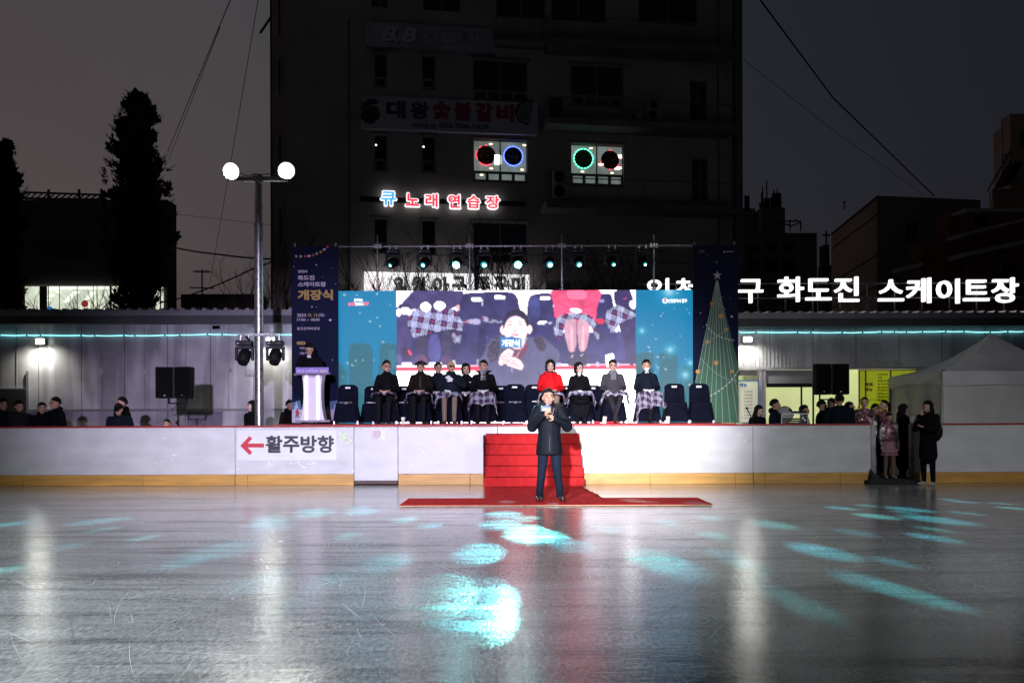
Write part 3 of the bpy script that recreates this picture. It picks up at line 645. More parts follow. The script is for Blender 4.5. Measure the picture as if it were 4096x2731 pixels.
pm = bpy.data.materials.new('screen_picture'); pm.use_nodes = True; nt = pm.node_tree; b = nt.nodes['Principled BSDF']; at = nt.nodes.new('ShaderNodeAttribute'); at.attribute_name = 'pixels'
b.inputs['Base Color'].default_value = (.02, .02, .02, 1); b.inputs['Roughness'].default_value = .7; nt.links.new(at.outputs['Color'], b.inputs['Emission Color']); b.inputs['Emission Strength'].default_value = 1.0
me.materials.append(pm); o = bpy.data.objects.new('picture', me); COL.objects.link(o); o.parent = lw
b = MB(); b.box(lx0+.002, LY+.005, lz0, lx1-.002, LY+.09, lz1-.002); b.build('cabinet', BLACK, lw)
for body, (p0, q0, p1, q1), c, s_ in (('화도진', (2003, 1352, 2003, 1352), None, 0),):
    pass
def led_text(name, body, p0, q0, p1, q1, m, bold=.02):
    a_ = P(p0, q1, LY); c_ = P(p1, q0, LY); return text(name, body, a_.x, a_.z, c_.x, c_.z, LY-.012, m, lw, bold=bold)
EW = emat('screen_white', (1, 1, 1), 1.3); ERD = emat('screen_red', (1, .12, .16), 1.1)
led_text('caption', '개장식', 2008, 1358, 2079, 1386, EW, .03)
led_text('caption', '품격있는', 1416, 1194, 1452, 1207, EW, .02); led_text('caption', '활기찬', 1394, 1210, 1420, 1223, ERD, .03); led_text('caption', '행복도시', 1422, 1210, 1452, 1223, EW, .03); led_text('caption', '동구', 1453, 1208, 1475, 1223, ERD, .03)
led_text('caption', '인천광역시', 2672, 1196, 2723, 1211, EW, .02); led_text('caption', '동구', 2727, 1196, 2748, 1211, EW, .03)
b = MB(); q = P(2660, 1203, LY); b.disc(q.x, q.z, .065, LY-.010); b.build('emblem', EW, lw); b = MB(); b.disc(q.x, q.z+.03, .03, LY-.013); b.mi = 1; b.disc(q.x, q.z-.02, .035, LY-.0135, rz=.022); b.build('emblem', [ERD, emat('screen_blue', (.05, .25, .7), 1)], lw)
# ================================================================== BANNERS
NVY = mat('navy_banner_print', (.006, .009, .036), .7, spec=.12, var=.12, scale=1.2)
def bn(x0p, x1p, y0p, y1p, Y, name, label):
    t = thing(name, label, 'banner'); a_ = P(x0p, y1p, Y); c_ = P(x1p, y0p, Y)
    b = MB(); b.box(a_.x, Y, SZ+.001 if y1p > 1680 else a_.z, c_.x, Y+.05, c_.z); b.build('cloth', NVY, t)
    b = MB()
    for x in (a_.x+.06, c_.x-.06): b.tube((x, Y+.09, 0), (x, Y+.09, c_.z+.1), .024)
    for z in (2.0, 3.5, 5.2): b.tube((a_.x+.03, Y+.12, z), (c_.x-.03, Y+.12, z), .02)
    b.build('frame_pipe', STEEL, t)
    return t, Y
BW = mat('print_lilac', (.52, .48, .62), .6, var=.04); BG_ = mat('print_gold', (.42, .27, .07), .6, var=.04)
def bt(t, Y, s, p0, q0, p1, q1, m, bold=.01, name='lettering', shear=0):
    a_ = P(p0, q1, Y); c_ = P(p1, q0, Y); return text(name, s, a_.x, a_.z, c_.x, c_.z, Y-.004, m, t, bold=bold, shear=shear)
def bp(b, pts, Y, k=1): b.poly([(lambda v: (v.x, v.z))(P(px, py, Y)) for px, py in pts], Y-.003*k)
def bd_(b, px, py, r, Y, k=1): v = P(px, py, Y); b.disc(v.x, v.z, r*Y/F, Y-.003*k, n=14)
t, Y = bn(1168, 1351, 986, 1690, 21.9, 'event_banner', 'tall navy event banner with gold and lilac lettering behind the podium')
Y = 21.9
bt(t, Y, '2024', 1191, 1080, 1230, 1091, BW, .04); bt(t, Y, '화도진', 1191, 1101, 1258, 1121, BW, .035); bt(t, Y, '스케이트장', 1191, 1127, 1304, 1147, BW, .035)
bt(t, Y, '개장식', 1191, 1158, 1332, 1201, BG_, .045)
bt(t, Y, '2024.', 1188, 1254, 1227, 1267, BW, .01); bt(t, Y, '12. 13.', 1232, 1254, 1273, 1266, BG_, .02); bt(t, Y, '(금)', 1274, 1253, 1298, 1267, BW, .01)
bt(t, Y, '17:00 ~ 18:00', 1188, 1273, 1278, 1284, BW, .01); bt(t, Y, '동인천역북광장', 1188, 1308, 1280, 1320, BW, .01)
bt(t, Y, '식전공연', 1198, 1387, 1236, 1397, BW, .01); bt(t, Y, '개장식', 1198, 1408, 1226, 1417, BW, .01); bt(t, Y, '피겨공연', 1198, 1429, 1236, 1438, BW, .01)
b = MB(); bd_(b, 1193, 1372, 6, Y); bd_(b, 1216, 1372, 6, Y, 1.1); bp(b, [(1193, 1366), (1216, 1366), (1216, 1378), (1193, 1378)], Y, 1.2); b.build('gold_badge', BG_, t)
bt(t, Y-.004, '행사내용', 1192, 1368, 1217, 1376, INK, .03)
b = MB()
mcol = [mat('print_orange', (.55, .26, .08), .6, var=0), mat('print_olive', (.30, .34, .18), .6, var=0), mat('print_red', (.40, .04, .05), .6, var=0), BW]
for k, (x, y) in enumerate(((1185, 1024), (1203, 1025), (1221, 1025), (1236, 1023), (1252, 1020), (1267, 1014), (1283, 1007), (1297, 997), (1310, 986.5))):
    b.mi = (0, 1, 2, 3, 2, 1, 0, 3, 2)[k]; bd_(b, x, y+.8, 5.4, Y)
b.build('bulb_garland', mcol, t)
b = MB(); rs = random.Random(5)
for x, y, r_ in ((1265, 1060, 3), (1248, 1227, 3), (1266, 1228, 1.5), (1321, 1280, 5), (1298, 1520, 4), (1175, 1066, 2), (1330, 1072, 1.5), (1343, 1136, 1.5), (1290, 1108, 1.2), (1210, 1300, 1.3), (1330, 1440, 2), (1180, 1500, 2)): bd_(b, x, y, r_, Y)
b.build('printed_snow', BW, t)
b = MB(); bp(b, [(1168, 1640), (1230, 1636), (1290, 1639), (1351, 1635), (1351, 1690), (1168, 1690)], Y); b.build('printed_ground', mat('print_snow', (.50, .46, .60), .6, var=.05), t)
b = MB(); rs = random.Random(9)
for x, h_ in ((1186, 34), (1310, 20), (1340, 24)):
    for k in range(3): bp(b, [(x-h_*.4*(k+1)/3, 1640-h_*.6+k*h_*.3), (x+h_*.4*(k+1)/3, 1640-h_*.6+k*h_*.3), (x, 1640-h_-h_*.1+k*h_*.3)], Y, 1.3+.1*k)
b.build('printed_tree', mat('print_paletree', (.42, .44, .58), .6, var=0), t)
b = MB(); bp(b, [(1168, 1610), (1200, 1600), (1208, 1640), (1168, 1640)], Y, .8); bp(b, [(1316, 1605), (1351, 1600), (1351, 1637), (1316, 1638)], Y, .8); b.build('printed_town', mat('print_blue', (.05, .14, .30), .6, var=0), t)
b = MB()
b.mi = 0; bp(b, [(1182, 1642), (1190, 1636), (1199, 1650), (1193, 1662), (1183, 1660)], Y, 2); b.mi = 1; bp(b, [(1183, 1660), (1188, 1660), (1186, 1671), (1182, 1670)], Y, 2); bp(b, [(1190, 1660), (1195, 1660), (1196, 1670), (1192, 1671)], Y, 2); bd_(b, 1190, 1636, 3, Y, 2.2)
b.mi = 2; bp(b, [(1204, 1655), (1210, 1655), (1210, 1671), (1203, 1671)], Y, 2); bp(b, [(1318, 1640), (1327, 1640), (1325, 1654), (1319, 1652)], Y, 2); b.mi = 0; bd_(b, 1207, 1652, 3, Y, 2.1); bp(b, [(1300, 1655), (1306, 1652), (1308, 1666), (1302, 1668)], Y, 2)
b.build('printed_skater', [mcol[2], mat('print_dark', (.03, .03, .10), .6, var=0), mat('print_cyan', (.15, .40, .50), .6, var=0)], t)
t, Y = bn(2774, 2952, 980, 1690, 21.9, 'tree_banner', 'tall navy banner with a printed green Christmas tree right of the video wall')
Y = 21.9
TG = mat('print_green', (.022, .115, .055), .6, var=.15, scale=1.5); LNM = mat('print_lines', (.38, .42, .38), .6, var=0)
b = MB(); bp(b, [(2868, 1116), (2873, 1140), (2951, 1450), (2951, 1690), (2776, 1690), (2782, 1530)], Y, .8); b.build('printed_tree', TG, t)
b = MB()
def ln(b, p, q, w, k=1.5):
    d_ = Vector((q[0]-p[0], q[1]-p[1])); n_ = Vector((-d_.y, d_.x)).normalized()*w
    bp(b, [(p[0]-n_.x, p[1]-n_.y), (q[0]-n_.x, q[1]-n_.y), (q[0]+n_.x, q[1]+n_.y), (p[0]+n_.x, p[1]+n_.y)], Y, k)
ap = (2868.5, 1122)
for k, (x, y) in enumerate(((2782, 1530), (2797, 1560), (2820, 1575), (2840, 1690), (2863, 1690), (2891, 1690), (2920, 1690), (2950, 1688), (2951, 1580), (2951, 1455))):
    if k < 9: ln(b, (ap[0]+(k-4.5)*.8, ap[1]), (x, y), .75, 1.5+.12*k)
for k in range(12):
    u = k/12; f = lambda u: (2801+150*u, 1430+93*(1-(1-u)**2)); ln(b, f(u), f(u+1/12), .6, 3.0)
for a_, c_ in (((2810, 1382), (2918, 1310)), ((2850, 1217), (2890, 1186)), ((2855, 1193), (2870, 1212)), ((2870, 1212), (2902, 1240))): ln(b, a_, c_, .6, 3.1)
b.build('printed_lines', LNM, t)
b = MB(); b.smooth = False
for x, y in ((2826, 1299), (2835, 1314), (2846, 1326), (2858, 1336), (2872, 1344), (2887, 1350), (2902, 1355), (2917, 1359), (2932, 1361), (2951, 1486), (2941, 1501), (2929, 1516), (2917, 1529), (2904, 1542), (2890, 1553), (2875, 1563), (2860, 1573), (2844, 1581)): bd_(b, x, y, 3.6, Y, 4)
gp = ((2826, 1299), (2846, 1326), (2872, 1344), (2902, 1355), (2932, 1361))
for a_, c_ in zip(gp, gp[1:]): ln(b, a_, c_, .6, 3.4)
gp = ((2951, 1486), (2929, 1516), (2904, 1542), (2875, 1563), (2844, 1581))
for a_, c_ in zip(gp, gp[1:]): ln(b, a_, c_, .6, 3.4)
b.build('printed_garland', mat('print_grey', (.45, .44, .46), .6, var=0), t)
b = MB()
for x, y, r_ in ((2847, 1215, 7.5), (2884, 1265, 9.5), (2905, 1318, 7.5), (2829, 1367, 8), (2864, 1451, 9), (2791, 1486, 9), (2927, 1485, 7)): bd_(b, x, y, r_, Y, 4.4)
b.build('printed_bauble', mat('print_amber', (.50, .27, .05), .6, var=.1), t)
b = MB(); bp(b, [(2868.5+(19 if k % 2 == 0 else 7.5)*math.sin(k*math.pi/5), 1102-(19 if k % 2 == 0 else 7.5)*math.cos(k*math.pi/5)) for k in range(10)], Y, 4.8); b.build('printed_star', BW, t)
b = MB()
for x, y, r_ in ((2866, 1049, 2.5), (2802, 1252, 3), (2927, 1266, 4.5), (2830, 1020, 1.3), (2924, 1059, 1.3), (2921, 1193, 1.5), (2813, 1308, 1.5)): bd_(b, x, y, r_, Y, 1)
b.build('printed_snow', BW, t)
bt(t, Y, '품격있는', 2800, 1001, 2816, 1007, BW, .01); bt(t, Y, '행복도시 동구', 2790, 1009, 2823, 1014, mcol[2], .01); bt(t, Y, '인천광역시 동구', 2902, 1004, 2936, 1010, BW, .01)
b = MB(); bd_(b, 2897, 1008, 4, Y, 1); b.build('emblem', BW, t)
# ================================================================== TRUSS AND MOVING HEADS
TY = 22.75
tr = thing('lighting_truss', 'thin galvanised pipe frame carrying moving lights above the video wall', 'lighting truss')
a_ = P(1346, 986, TY); c_ = P(2790, 983, TY); TZ = (a_.z+c_.z)/2
b = MB(); b.tube((a_.x, TY, TZ), (c_.x, TY, TZ), .026); b.build('crossbar', STEEL, tr)
for px in (1511, 1879, 2247, 2614):
    x = P(px, 1000, TY).x; zt = P(px, 942, TY).z
    b = MB(); b.tube((x, TY-.05, 0), (x, TY-.05, TZ+.12), .026); b.tube((x, TY-.05, TZ+.12), (x, TY-.05, zt), .018); 
    b.tube((x, TY-.05, TZ-1.08), (x, TY-.05, TZ-1.06), .07, n=8)
    b.build('upright', STEEL, tr)
    b = MB()
    for dx in (-.07, .07): b.bbox(x+dx-.03, TY-.09, TZ-.06, x+dx+.03, TY+.0, TZ+.05, .01)
    b.bbox(x-.04, TY-.1, TZ-.05, x+.04, TY-.06, TZ+.05, .01); b.build('clamp', STEEL, tr)
b = MB(); rs = random.Random(2)
for k in range(7):
    x0_ = a_.x+.9+k*1.15; pts = [(x0_+i*.1, TY+.04, TZ-.05-.16*math.sin(math.pi*i/11)-rs.random()*.015) for i in range(12)]; b.path(pts, .008)
b.build('cable', BLACK, tr)
def moving_head(label, px, lpx, lens, M=None, loc=None, tilt=.25, group='moving head lights under the truss', yoke=True, scale=1.0):
    x = P(px, 1000, TY).x if loc is None else loc[0]; z = TZ if loc is None else loc[2]; y = TY if loc is None else loc[1]
    t = thing('moving_head_light', label, 'stage light', (x, y, z), group=group); t.scale = (scale,)*3
    b = MB(); b.bbox(-.155, -.12, -.185, .155, .12, -.085, .02); b.build('base', mat('dark_fixture', (.02, .02, .025), .5, var=.1, spec=.2), t)
    b = MB(); b.box(-.12, -.123, -.155, -.075, -.1205, -.135); b.mi = 1; b.box(.06, -.123, -.15, .12, -.1205, -.143); b.build('control_panel', [mat('panel_grey', (.35, .35, .38), .4), mat('panel_mark', (.12, .12, .13), .5)], t)
    b = MB()
    for dx in (-.08, .08): b.bbox(dx-.022, -.04, -.086, dx+.022, .04, .03, .008)
    b.build('clamp', STEEL, t)
    b = MB(); b.bbox(-.16, -.05, -.25, .16, .05, -.20, .015)
    for s_ in (-1, 1): b.bbox(s_*.16-.022, -.055, -.48, s_*.16+.022, .055, -.21, .02)
    b.build('yoke', mat('dark_yoke', (.025, .025, .032), .5, var=.1, spec=.2), t)
    yaw = (lpx-px)/42; q = Matrix.Translation((0, 0, -.40)) @ Matrix.Rotation(yaw, 4, 'Z') @ Matrix.Rotation(-tilt, 4, 'X')
    b = MB(); b.lathe([(0, .14), (.10, .13), (.125, .05), (.12, -.06), (.10, -.15), (.098, -.16), (.085, -.155), (0, -.12)], n=18, M=q @ Matrix.Rotation(-math.pi/2*.5, 4, 'X')); b.build('lamp_head', BLACK, t)
    hd = q @ Matrix.Rotation(-math.pi/2*.5, 4, 'X')
    b = MB(); b.lathe([(0, -.163), (.05*lens[1], -.166), (.088*lens[1], -.158)], n=18, M=hd)
    b.build('lens', lens[0], t)
    if lens[2]:
        b = MB(); b.lathe([(0, -.1685), (.055*lens[2], -.1675)], n=16, M=hd @ Matrix.Translation((.01, .01, 0))); b.build('lit_core', CORE if lens[2] > 1.2 else CORED, t)
    return (x, y-.12, z-.52)
CYB = emat('cyan_lens_bright', (.15, .95, .95), 3.0); CYM = emat('cyan_lens_dim', (.02, .30, .34), .9, var=.4, scale=30); CORE = emat('lens_core', (.35, 1, 1), 180); CORED = emat('lens_core_dim', (.5, 1, 1), 10); LOFF = mat('dark_lens', (.01, .012, .014), .08, var=0)
HEADS = []
HB = {1572: .45, 1699: .6, 1829: 1.3, 1938: .8, 2070: 1.25, 2197: .85, 2313: .7, 2447: .5, 2570: .45}
ORD = dict(zip(HB, ('first', 'second', 'third', 'fourth', 'fifth', 'sixth', 'seventh', 'eighth', 'ninth')))
for px, lp in ((1572, 1552), (1699, 1687), (1829, 1822), (1938, 1935), (2070, 2072), (2197, 2200), (2313, 2316), (2447, 2456), (2570, 2584)):
    k = HB[px]
    HEADS.append(moving_head('%s moving light from the left under the truss, %s' % (ORD[px], 'glaring cyan lens' if k > 1.2 else ('half lit cyan lens' if k > .65 else 'small cyan glint')), px, lp, (CYB if k > 1.2 else CYM, min(k+.15, 1.1), k)))
# ---------------- cyan beams falling on the ice (spot lamps inside the moving heads)
HX = [h[0] for h in HEADS]
PATCH = [ # x, y, width, height (2352-wide picture units), strength
 (1228, 1224, 92, 30, 3.0), (1150, 1203, 72, 14, 1.3), (1155, 1181, 62, 11, 1.7), (1210, 1190, 45, 8, .8), (1315, 1248, 72, 26, 1.0), (1098, 1268, 80, 44, 1.35), (1000, 1362, 130, 55, .26), (1085, 1378, 130, 66, .30), (1060, 1410, 150, 60, .16), (1120, 1425, 110, 50, .14),
 (893, 1290, 95, 26, .7), (720, 1172, 60, 8, 1.6), (724, 1181, 74, 9, 1.7), (822, 1166, 40, 6, 1.3), (832, 1175, 52, 9, 1.5), (612, 1188, 66, 8, 1.1), (612, 1200, 92, 11, 2.0), (622, 1214, 90, 14, .8), (931, 1193, 48, 8, 1.1), (985, 1208, 50, 9, .5),
 (40, 1201, 95, 10, 1.5), (15, 1308, 75, 18, 1.3), (515, 1262, 160, 32, .8), (230, 1196, 150, 12, .9), (235, 1216, 100, 8, .8), (600, 1335, 170, 34, .9), (680, 1385, 150, 34, .5), (330, 1235, 90, 9, .9), (430, 1290, 120, 20, .6), (150, 1255, 120, 14, .6), (800, 1230, 70, 10, .7), (760, 1330, 120, 26, .35), (1400, 1215, 60, 9, .6), (1720, 1300, 80, 20, .5), (2050, 1290, 110, 16, .6), (1600, 1160, 60, 5, .6), (1505, 1284, 110, 30, 1.1), (1555, 1302, 130, 34, .7), (1668, 1274, 62, 26, .7), (1640, 1230, 66, 12, .7), (1530, 1199, 52, 9, .9), (1632, 1189, 70, 8, .95),
 (1768, 1203, 92, 13, 1.2), (1885, 1265, 150, 24, 1.9), (1930, 1166, 90, 6, 1.7), (1990, 1161, 80, 4, 1.0), (2085, 1169, 110, 8, 1.7), (2075, 1176, 70, 5, .8), (2010, 1185, 100, 9, 1.6), (2150, 1193, 160, 14, 1.5), (2145, 1235, 160, 14, 1.1), (2140, 1214, 110, 8, .8), (1960, 1222, 90, 12, .4),
 (1990, 1336, 120, 34, 1.5), (2085, 1362, 140, 36, 1.7), (2170, 1384, 110, 28, .8), (1770, 1352, 100, 28, .7), (1850, 1392, 120, 40, .8), (2212, 1152, 90, 4, 1.5), (2180, 1147, 80, 3, 1.0), (2330, 1167, 60, 5, 1.3), (2220, 1178, 80, 6, .8), (2300, 1156, 70, 4, .7), (1455, 1154, 50, 5, 1.3), (1165, 1157, 40, 4, .9), (1275, 1163, 30, 4, 1.4), (1495, 1157, 40, 4, .6)]
for k, (x, y, w, h_, s_) in enumerate(PATCH):
    sx_, sy_ = x*1.7415, y*1.7415; g0 = G(sx_, sy_)
    i = min(range(9), key=lambda j: abs(HX[j]-g0.x*.55)) if abs(g0.x) < 6 else (0 if g0.x < 0 else 8)
    hpos = Vector(HEADS[i])+Vector((0, -.16, -.10)); D = (g0-hpos).length
    ww = w*1.7415*g0.y/F*.95
    hh = abs(G(sx_, sy_-h_*.87).y-G(sx_, sy_+h_*.87).y)*.95; el = abs(g0.z-hpos.z)/D
    cross = min(ww, max(.12, hh*el*1.3)); cross = max(cross, .13)
    ang = 2*math.degrees(math.atan(cross*.95/D)); e_ = math.sin(math.asin(el))
    pw = s_**.8*4*math.pi*D*D/e_*(4.0 if g0.y > 9.5 else 3.3 if g0.y > 7.6 else 1.5)
    spot('moving_head_beam', hpos, g0, pw, ang, (.12, .86, 1.0) if k % 3 else (.16, 1.0, .93), 1.0, .015)
# ================================================================== PODIUM
t = thing('podium', 'white waisted podium with purple name plate at the left end of the stage', 'podium', tuple(P(1256, 1688, 20.0)))
px_ = 20.0/F
PW = mat('podium_white', (.62, .58, .68), .35, var=.05)
b = MB(); b.bbox(-67*px_, -.2, 0, 71*px_, .25, .045, .01); b.build('base', mat('podium_base', (.22, .20, .28), .5), t)
def wz(z): return .19+.065*abs((z-.62)/.55)**2.2
b = MB(); zz = [.045+i*.115 for i in range(10)]; zz[-1] = 1.075
for z0_, z1_ in zip(zz, zz[1:]):
    w0, w1 = wz(z0_), wz(z1_)
    for y_, d_ in ((-.16, .30),):
        v = [(-w0, y_, z0_), (w0, y_, z0_), (w0, y_+d_, z0_), (-w0, y_+d_, z0_), (-w1, y_, z1_), (w1, y_, z1_), (w1, y_+d_, z1_), (-w1, y_+d_, z1_)]
        b.add(v, [(0, 1, 5, 4), (1, 2, 6, 5), (2, 3, 7, 6), (3, 0, 4, 7)])
b.build('body', PW, t)
b = MB()
for s_ in (-1, 1): b.bbox(s_*.125-.03, -.19, .05, s_*.125+.03, -.158, 1.06, .008)
b.build('light_strip', emat('podium_strip', (.85, .75, 1.0), .9), t)
b = MB(); b.bbox(-.34, -.22, 1.03, .34, .2, 1.07, .01, M=Matrix.Rotation(R(6), 4, 'X')); b.build('reading_top', mat('podium_top', (.10, .08, .14), .4), t)
b = MB(); b.bbox(-62*px_, -.255, 1.02, 68*px_, -.235, 1.02+28*px_, .004); pl = b.build('name_plate', mat('purple_plate', (.20, .12, .50), .5, var=.05), t)
text('lettering', '화도진 스케이트장', -57*px_, 1.055, 27*px_, 1.12, -.259, BW, pl, bold=.03); text('lettering', '개장식', 32*px_, 1.055, 62*px_, 1.12, -.259, mat('plate_gold', (.62, .50, .22), .5), pl, bold=.03); text('lettering', '2024', -4*px_, 1.128, 8*px_, 1.142, -.259, BW, pl, bold=.03)
# ================================================================== CHAIRS
CL = mat('navy_chair_cover', (.0035, .0045, .012), .85, spec=.06, var=.3, scale=5)
def make_chair():
    t = thing('covered_chair', '', 'chair')
    b = MB(); W2, T = .225, .035; H0, H1 = .44, .87
    def bk(u, v):
        a = 2*math.pi*u; k = v
        z = H0-.02+(H1-H0+.02)*min(1, k/.86) if k < .86 else H1
        w = W2*(1-.05*k)*(1 if k < .7 else math.cos((k-.7)/.3*1.2)**.35 if k < 1 else .0)
        if k >= .86: z = H1-(1-math.cos((k-.86)/.14*1.2))*.0+.004
        if k > .98: w *= .55
        cx, cy = math.cos(a), math.sin(a); sx_ = abs(cx)**.35*(1 if cx > 0 else -1); sy_ = abs(cy)**.5*(1 if cy > 0 else -1)
        zz_ = z-(.055*abs(sx_)**6 if k > .8 else 0)
        return (w*sx_, .22+.05*k+T*sy_, zz_)
    b.grid(bk, 28, 16); n0 = len(b.v); b.f.append(tuple(range(n0-29, n0-1))); b.m.append(0); b.sm.append(False)
    b.build('backrest', CL, t)
    b = MB()
    def sk(u, v):
        a = 2*math.pi*u; cx, cy = math.cos(a), math.sin(a); sx_ = abs(cx)**.3*(1 if cx > 0 else -1); sy_ = abs(cy)**.3*(1 if cy > 0 else -1)
        w = .225+.06*v+.012*v*math.sin(a*9)+.006*v*math.sin(a*17+1); d_ = .22+.05*v+.012*v*math.cos(a*11)
        return (w*sx_, .02+d_*sy_, .455-.415*v)
    b.grid(sk, 64, 8); b.grid(lambda u, v: (sk(u, 0)[0]*(1-v), .02+(sk(u, 0)[1]-.02)*(1-v), .455+.012*math.sin(v*2.6)), 64, 4)
    b.build('seat_cover', CL, t)
    for sx_ in (-1, 1):
        for y_ in (-.22, .25):
            b = MB(); b.bbox(sx_*.25-.02, y_-.02, 0, sx_*.25+.02, y_+.02, .07, .006); b.build('leg', STEEL, t)
    b = MB(); b.box(-.062, .213, .785, .052, .216, .825); b.build('name_sticker', mat('sticker_white', (.75, .75, .78), .6, var=0), t)
    return t
chair0 = None; used = []
def chair(px, Y, label, rz=0.0, sticker=True):
    global chair0
    x = P(px, YH, Y).x
    if chair0 is None: chair0 = make_chair(); c = chair0
    else: c = dup(chair0)
    c.location = (x, Y, SZ); c.rotation_euler = (0, 0, rz); c['label'] = label; c['group'] = 'covered chairs on the stage'
    return c
FR, BK = 20.15, 21.0
chair(1388, FR, 'empty dark covered chair nearest the podium', .06)
chair(1492, BK, 'covered chair half hidden behind the leftmost seated man', .05)
chair(1545, FR, 'covered chair under the leftmost seated man in black coat')
chair(1612, BK, 'empty covered chair between the leftmost man and the man in a fur hat')
chair(1682, FR, 'covered chair under the man in the fur hat')
chair(1752, BK, 'covered chair under the man with glasses in the rear row')
chair(1803, FR, 'covered chair under the bald man with beige trousers')
chair(1866, BK, 'covered chair under the rear row woman with short black hair')
chair(1934, FR, 'covered chair under the man with the turned up collar and scarf')
chair(2003, BK, 'rear empty covered chair touching the man with scarf, kit on its seat')
chair(2060, FR, 'empty covered chair just left of centre with folded blanket on it')
chair(2140, FR+.25, 'empty covered chair left of the woman in red, gloves on its seat')
chair(2204, FR, 'covered chair under the woman in the red coat')
chair(2266, BK, 'covered chair between the woman in red and the woman in black')
chair(2322, FR, 'covered chair under the woman in the black coat')
chair(2376, BK, 'covered chair seen just right of the woman in black')
chair(2454, FR, 'covered chair under the man in the grey coat')
chair(2589, FR, 'covered chair under the man with the white face mask')
chair(2703, FR, 'empty covered chair right of the masked man, paper cup at its foot', -.05)
chair(2802, FR+.05, 'last empty covered chair on the far right in front of the tree banner', -.08)
# things on the floor and the seats
CUP = mat('paper_cup_white', (.80, .79, .76), .5, var=.03)
def cup(px, Y, label, z=None):
    v = P(px, 1690, Y); t = thing('paper_cup', label, 'cup', (v.x, Y, SZ), group='white paper cups on the stage floor')
    b = MB(); b.lathe([(0, 0), (.030, 0), (.032, .004), (.043, .125), (.040, .125)], n=14); b.build('cup_body', CUP, t)
    b = MB(); b.lathe([(.046, .120), (.047, .135), (.040, .140), (.038, .152), (0, .152)], n=14); b.build('lid', CUP, t)
    b = MB(); b.lathe([(.0365, .045), (.0425, .095)], n=14); b.build('sleeve', mat('sleeve_pale', (.62, .58, .52), .8, var=0), t)
cup(1613, 19.6, 'white paper cup between the leftmost man and the man in a fur hat'); cup(2272, 19.6, 'white paper cup beside the standing speaker at the feet of the woman in red')
cup(2419, 19.6, 'white paper cup left of the man in the grey coat'); cup(2672, 19.6, 'white paper cup right of the masked man')
# ================================================================== FLOODLIGHT POLE
FY = 19.9
pb = P(1037, 1700, FY); t = thing('floodlight_pole', 'tall galvanised pole with two glaring floodlights and two moving lights', 'light pole', (pb.x, FY, 0))
pz = P(1040, 722, FY).z
b = MB(); b.tube((0, 0, 0), (0, 0, pz-.95), .094, .094, 20); b.build('pole', STEEL, t)
b = MB(); b.tube((0, 0, pz-.95), (0, 0, pz), .080, .078, 20); b.tube((0, 0, pz-.97), (0, 0, pz-.93), .1, n=20); b.tube((0, 0, pz-.36), (0, 0, pz-.345), .084, n=20)
for zq in (.6, .75): 
    for a_ in range(4): b.tube((0, 0, pz-zq), (.11*math.cos(a_*1.57), .11*math.sin(a_*1.57), pz-zq), .008)
b.build('pole_top', STEEL, t)
b = MB(); b.bbox(-.50, -.06, pz-.02, .62, .06, pz+.07, .01); b.bbox(-.10, -.09, pz-.05, .10, .09, pz+.1, .01); b.build('crossarm', STEEL, t)
b = MB(); b.path([(-.40, -.02, pz+.17), (-.3, -.02, pz+.11), (-.2, -.02, pz+.10), (-.05, -.02, pz+.14), (.02, -.02, pz+.12), (.2, -.02, pz+.13), (.40, -.02, pz+.18)], .010); b.build('cable', BLACK, t)
FL = emat('floodlight_glass', (1, 1, .95), 12)
for px, py, tx in ((923, 683, -.4), (1144, 681, .3)):
    q = P(px, py, FY-.15); lx, lz = q.x-pb.x, q.z
    dirv = Vector((.25 if px > 1000 else -.02, -1, -.38)).normalized(); rot = dirv.to_track_quat('Z', 'Y').to_matrix().to_4x4()
    M = Matrix.Translation((lx, -.12, lz)) @ rot
    b = MB(); b.lathe([(0, -.16), (.07, -.15), (.10, -.08), (.17, -.02), (.185, .02), (.178, .022)], n=28, M=M); h_ = b.build('floodlight', mat('lamp_housing', (.25, .25, .26), .35, metal=.6), t)
    b = MB(); b.lathe([(0, .018), (.158, .018)], n=28, M=M); b.build('lens', FL, h_)
    b = MB(); b.tube((lx*.72, -.05, pz+.05), (lx, -.06, lz-.03), .016); b.build('bracket', STEEL, h_)
    spot('floodlight_beam', (pb.x+lx, FY-.12-.03, lz), (pb.x+lx+dirv.x*8, FY-10, -1), 650, 128, (1, 1, .94), .6, .17)
# bracket with two moving lights
bz = P(1040, 1340, FY-.1).z
b = MB(); b.bbox(X(958, FY)-pb.x, -.14, bz-.02, X(1128, FY)-pb.x, -.10, bz+.035, .005); b.build('side_bracket', STEEL, t)
for px, lb, lp in ((980, 'unlit black moving light hanging left of the floodlight pole', 975), (1103, 'unlit black moving light hanging right of the floodlight pole', 1103)):
    moving_head(lb, px, lp, (LOFF, 1.0, 0), loc=(X(px, FY-.1), FY-.12, bz-.03), tilt=-.15, group='moving lights on the floodlight pole', scale=1.08)
b = MB()
for k in range(5): b.path([(X(990, FY)+.015*k, FY-.2, bz-.03), (X(1000, FY)+.02*k, FY-.24, bz-.08-.02*k), (X(1015, FY), FY-.22, bz-.16-.02*k), (X(1024, FY), FY-.1, bz-.26)], .008)
tag(b.build('cable_bundle', BLACK), 'black cable loops between the pole and the left moving light', 'cable')
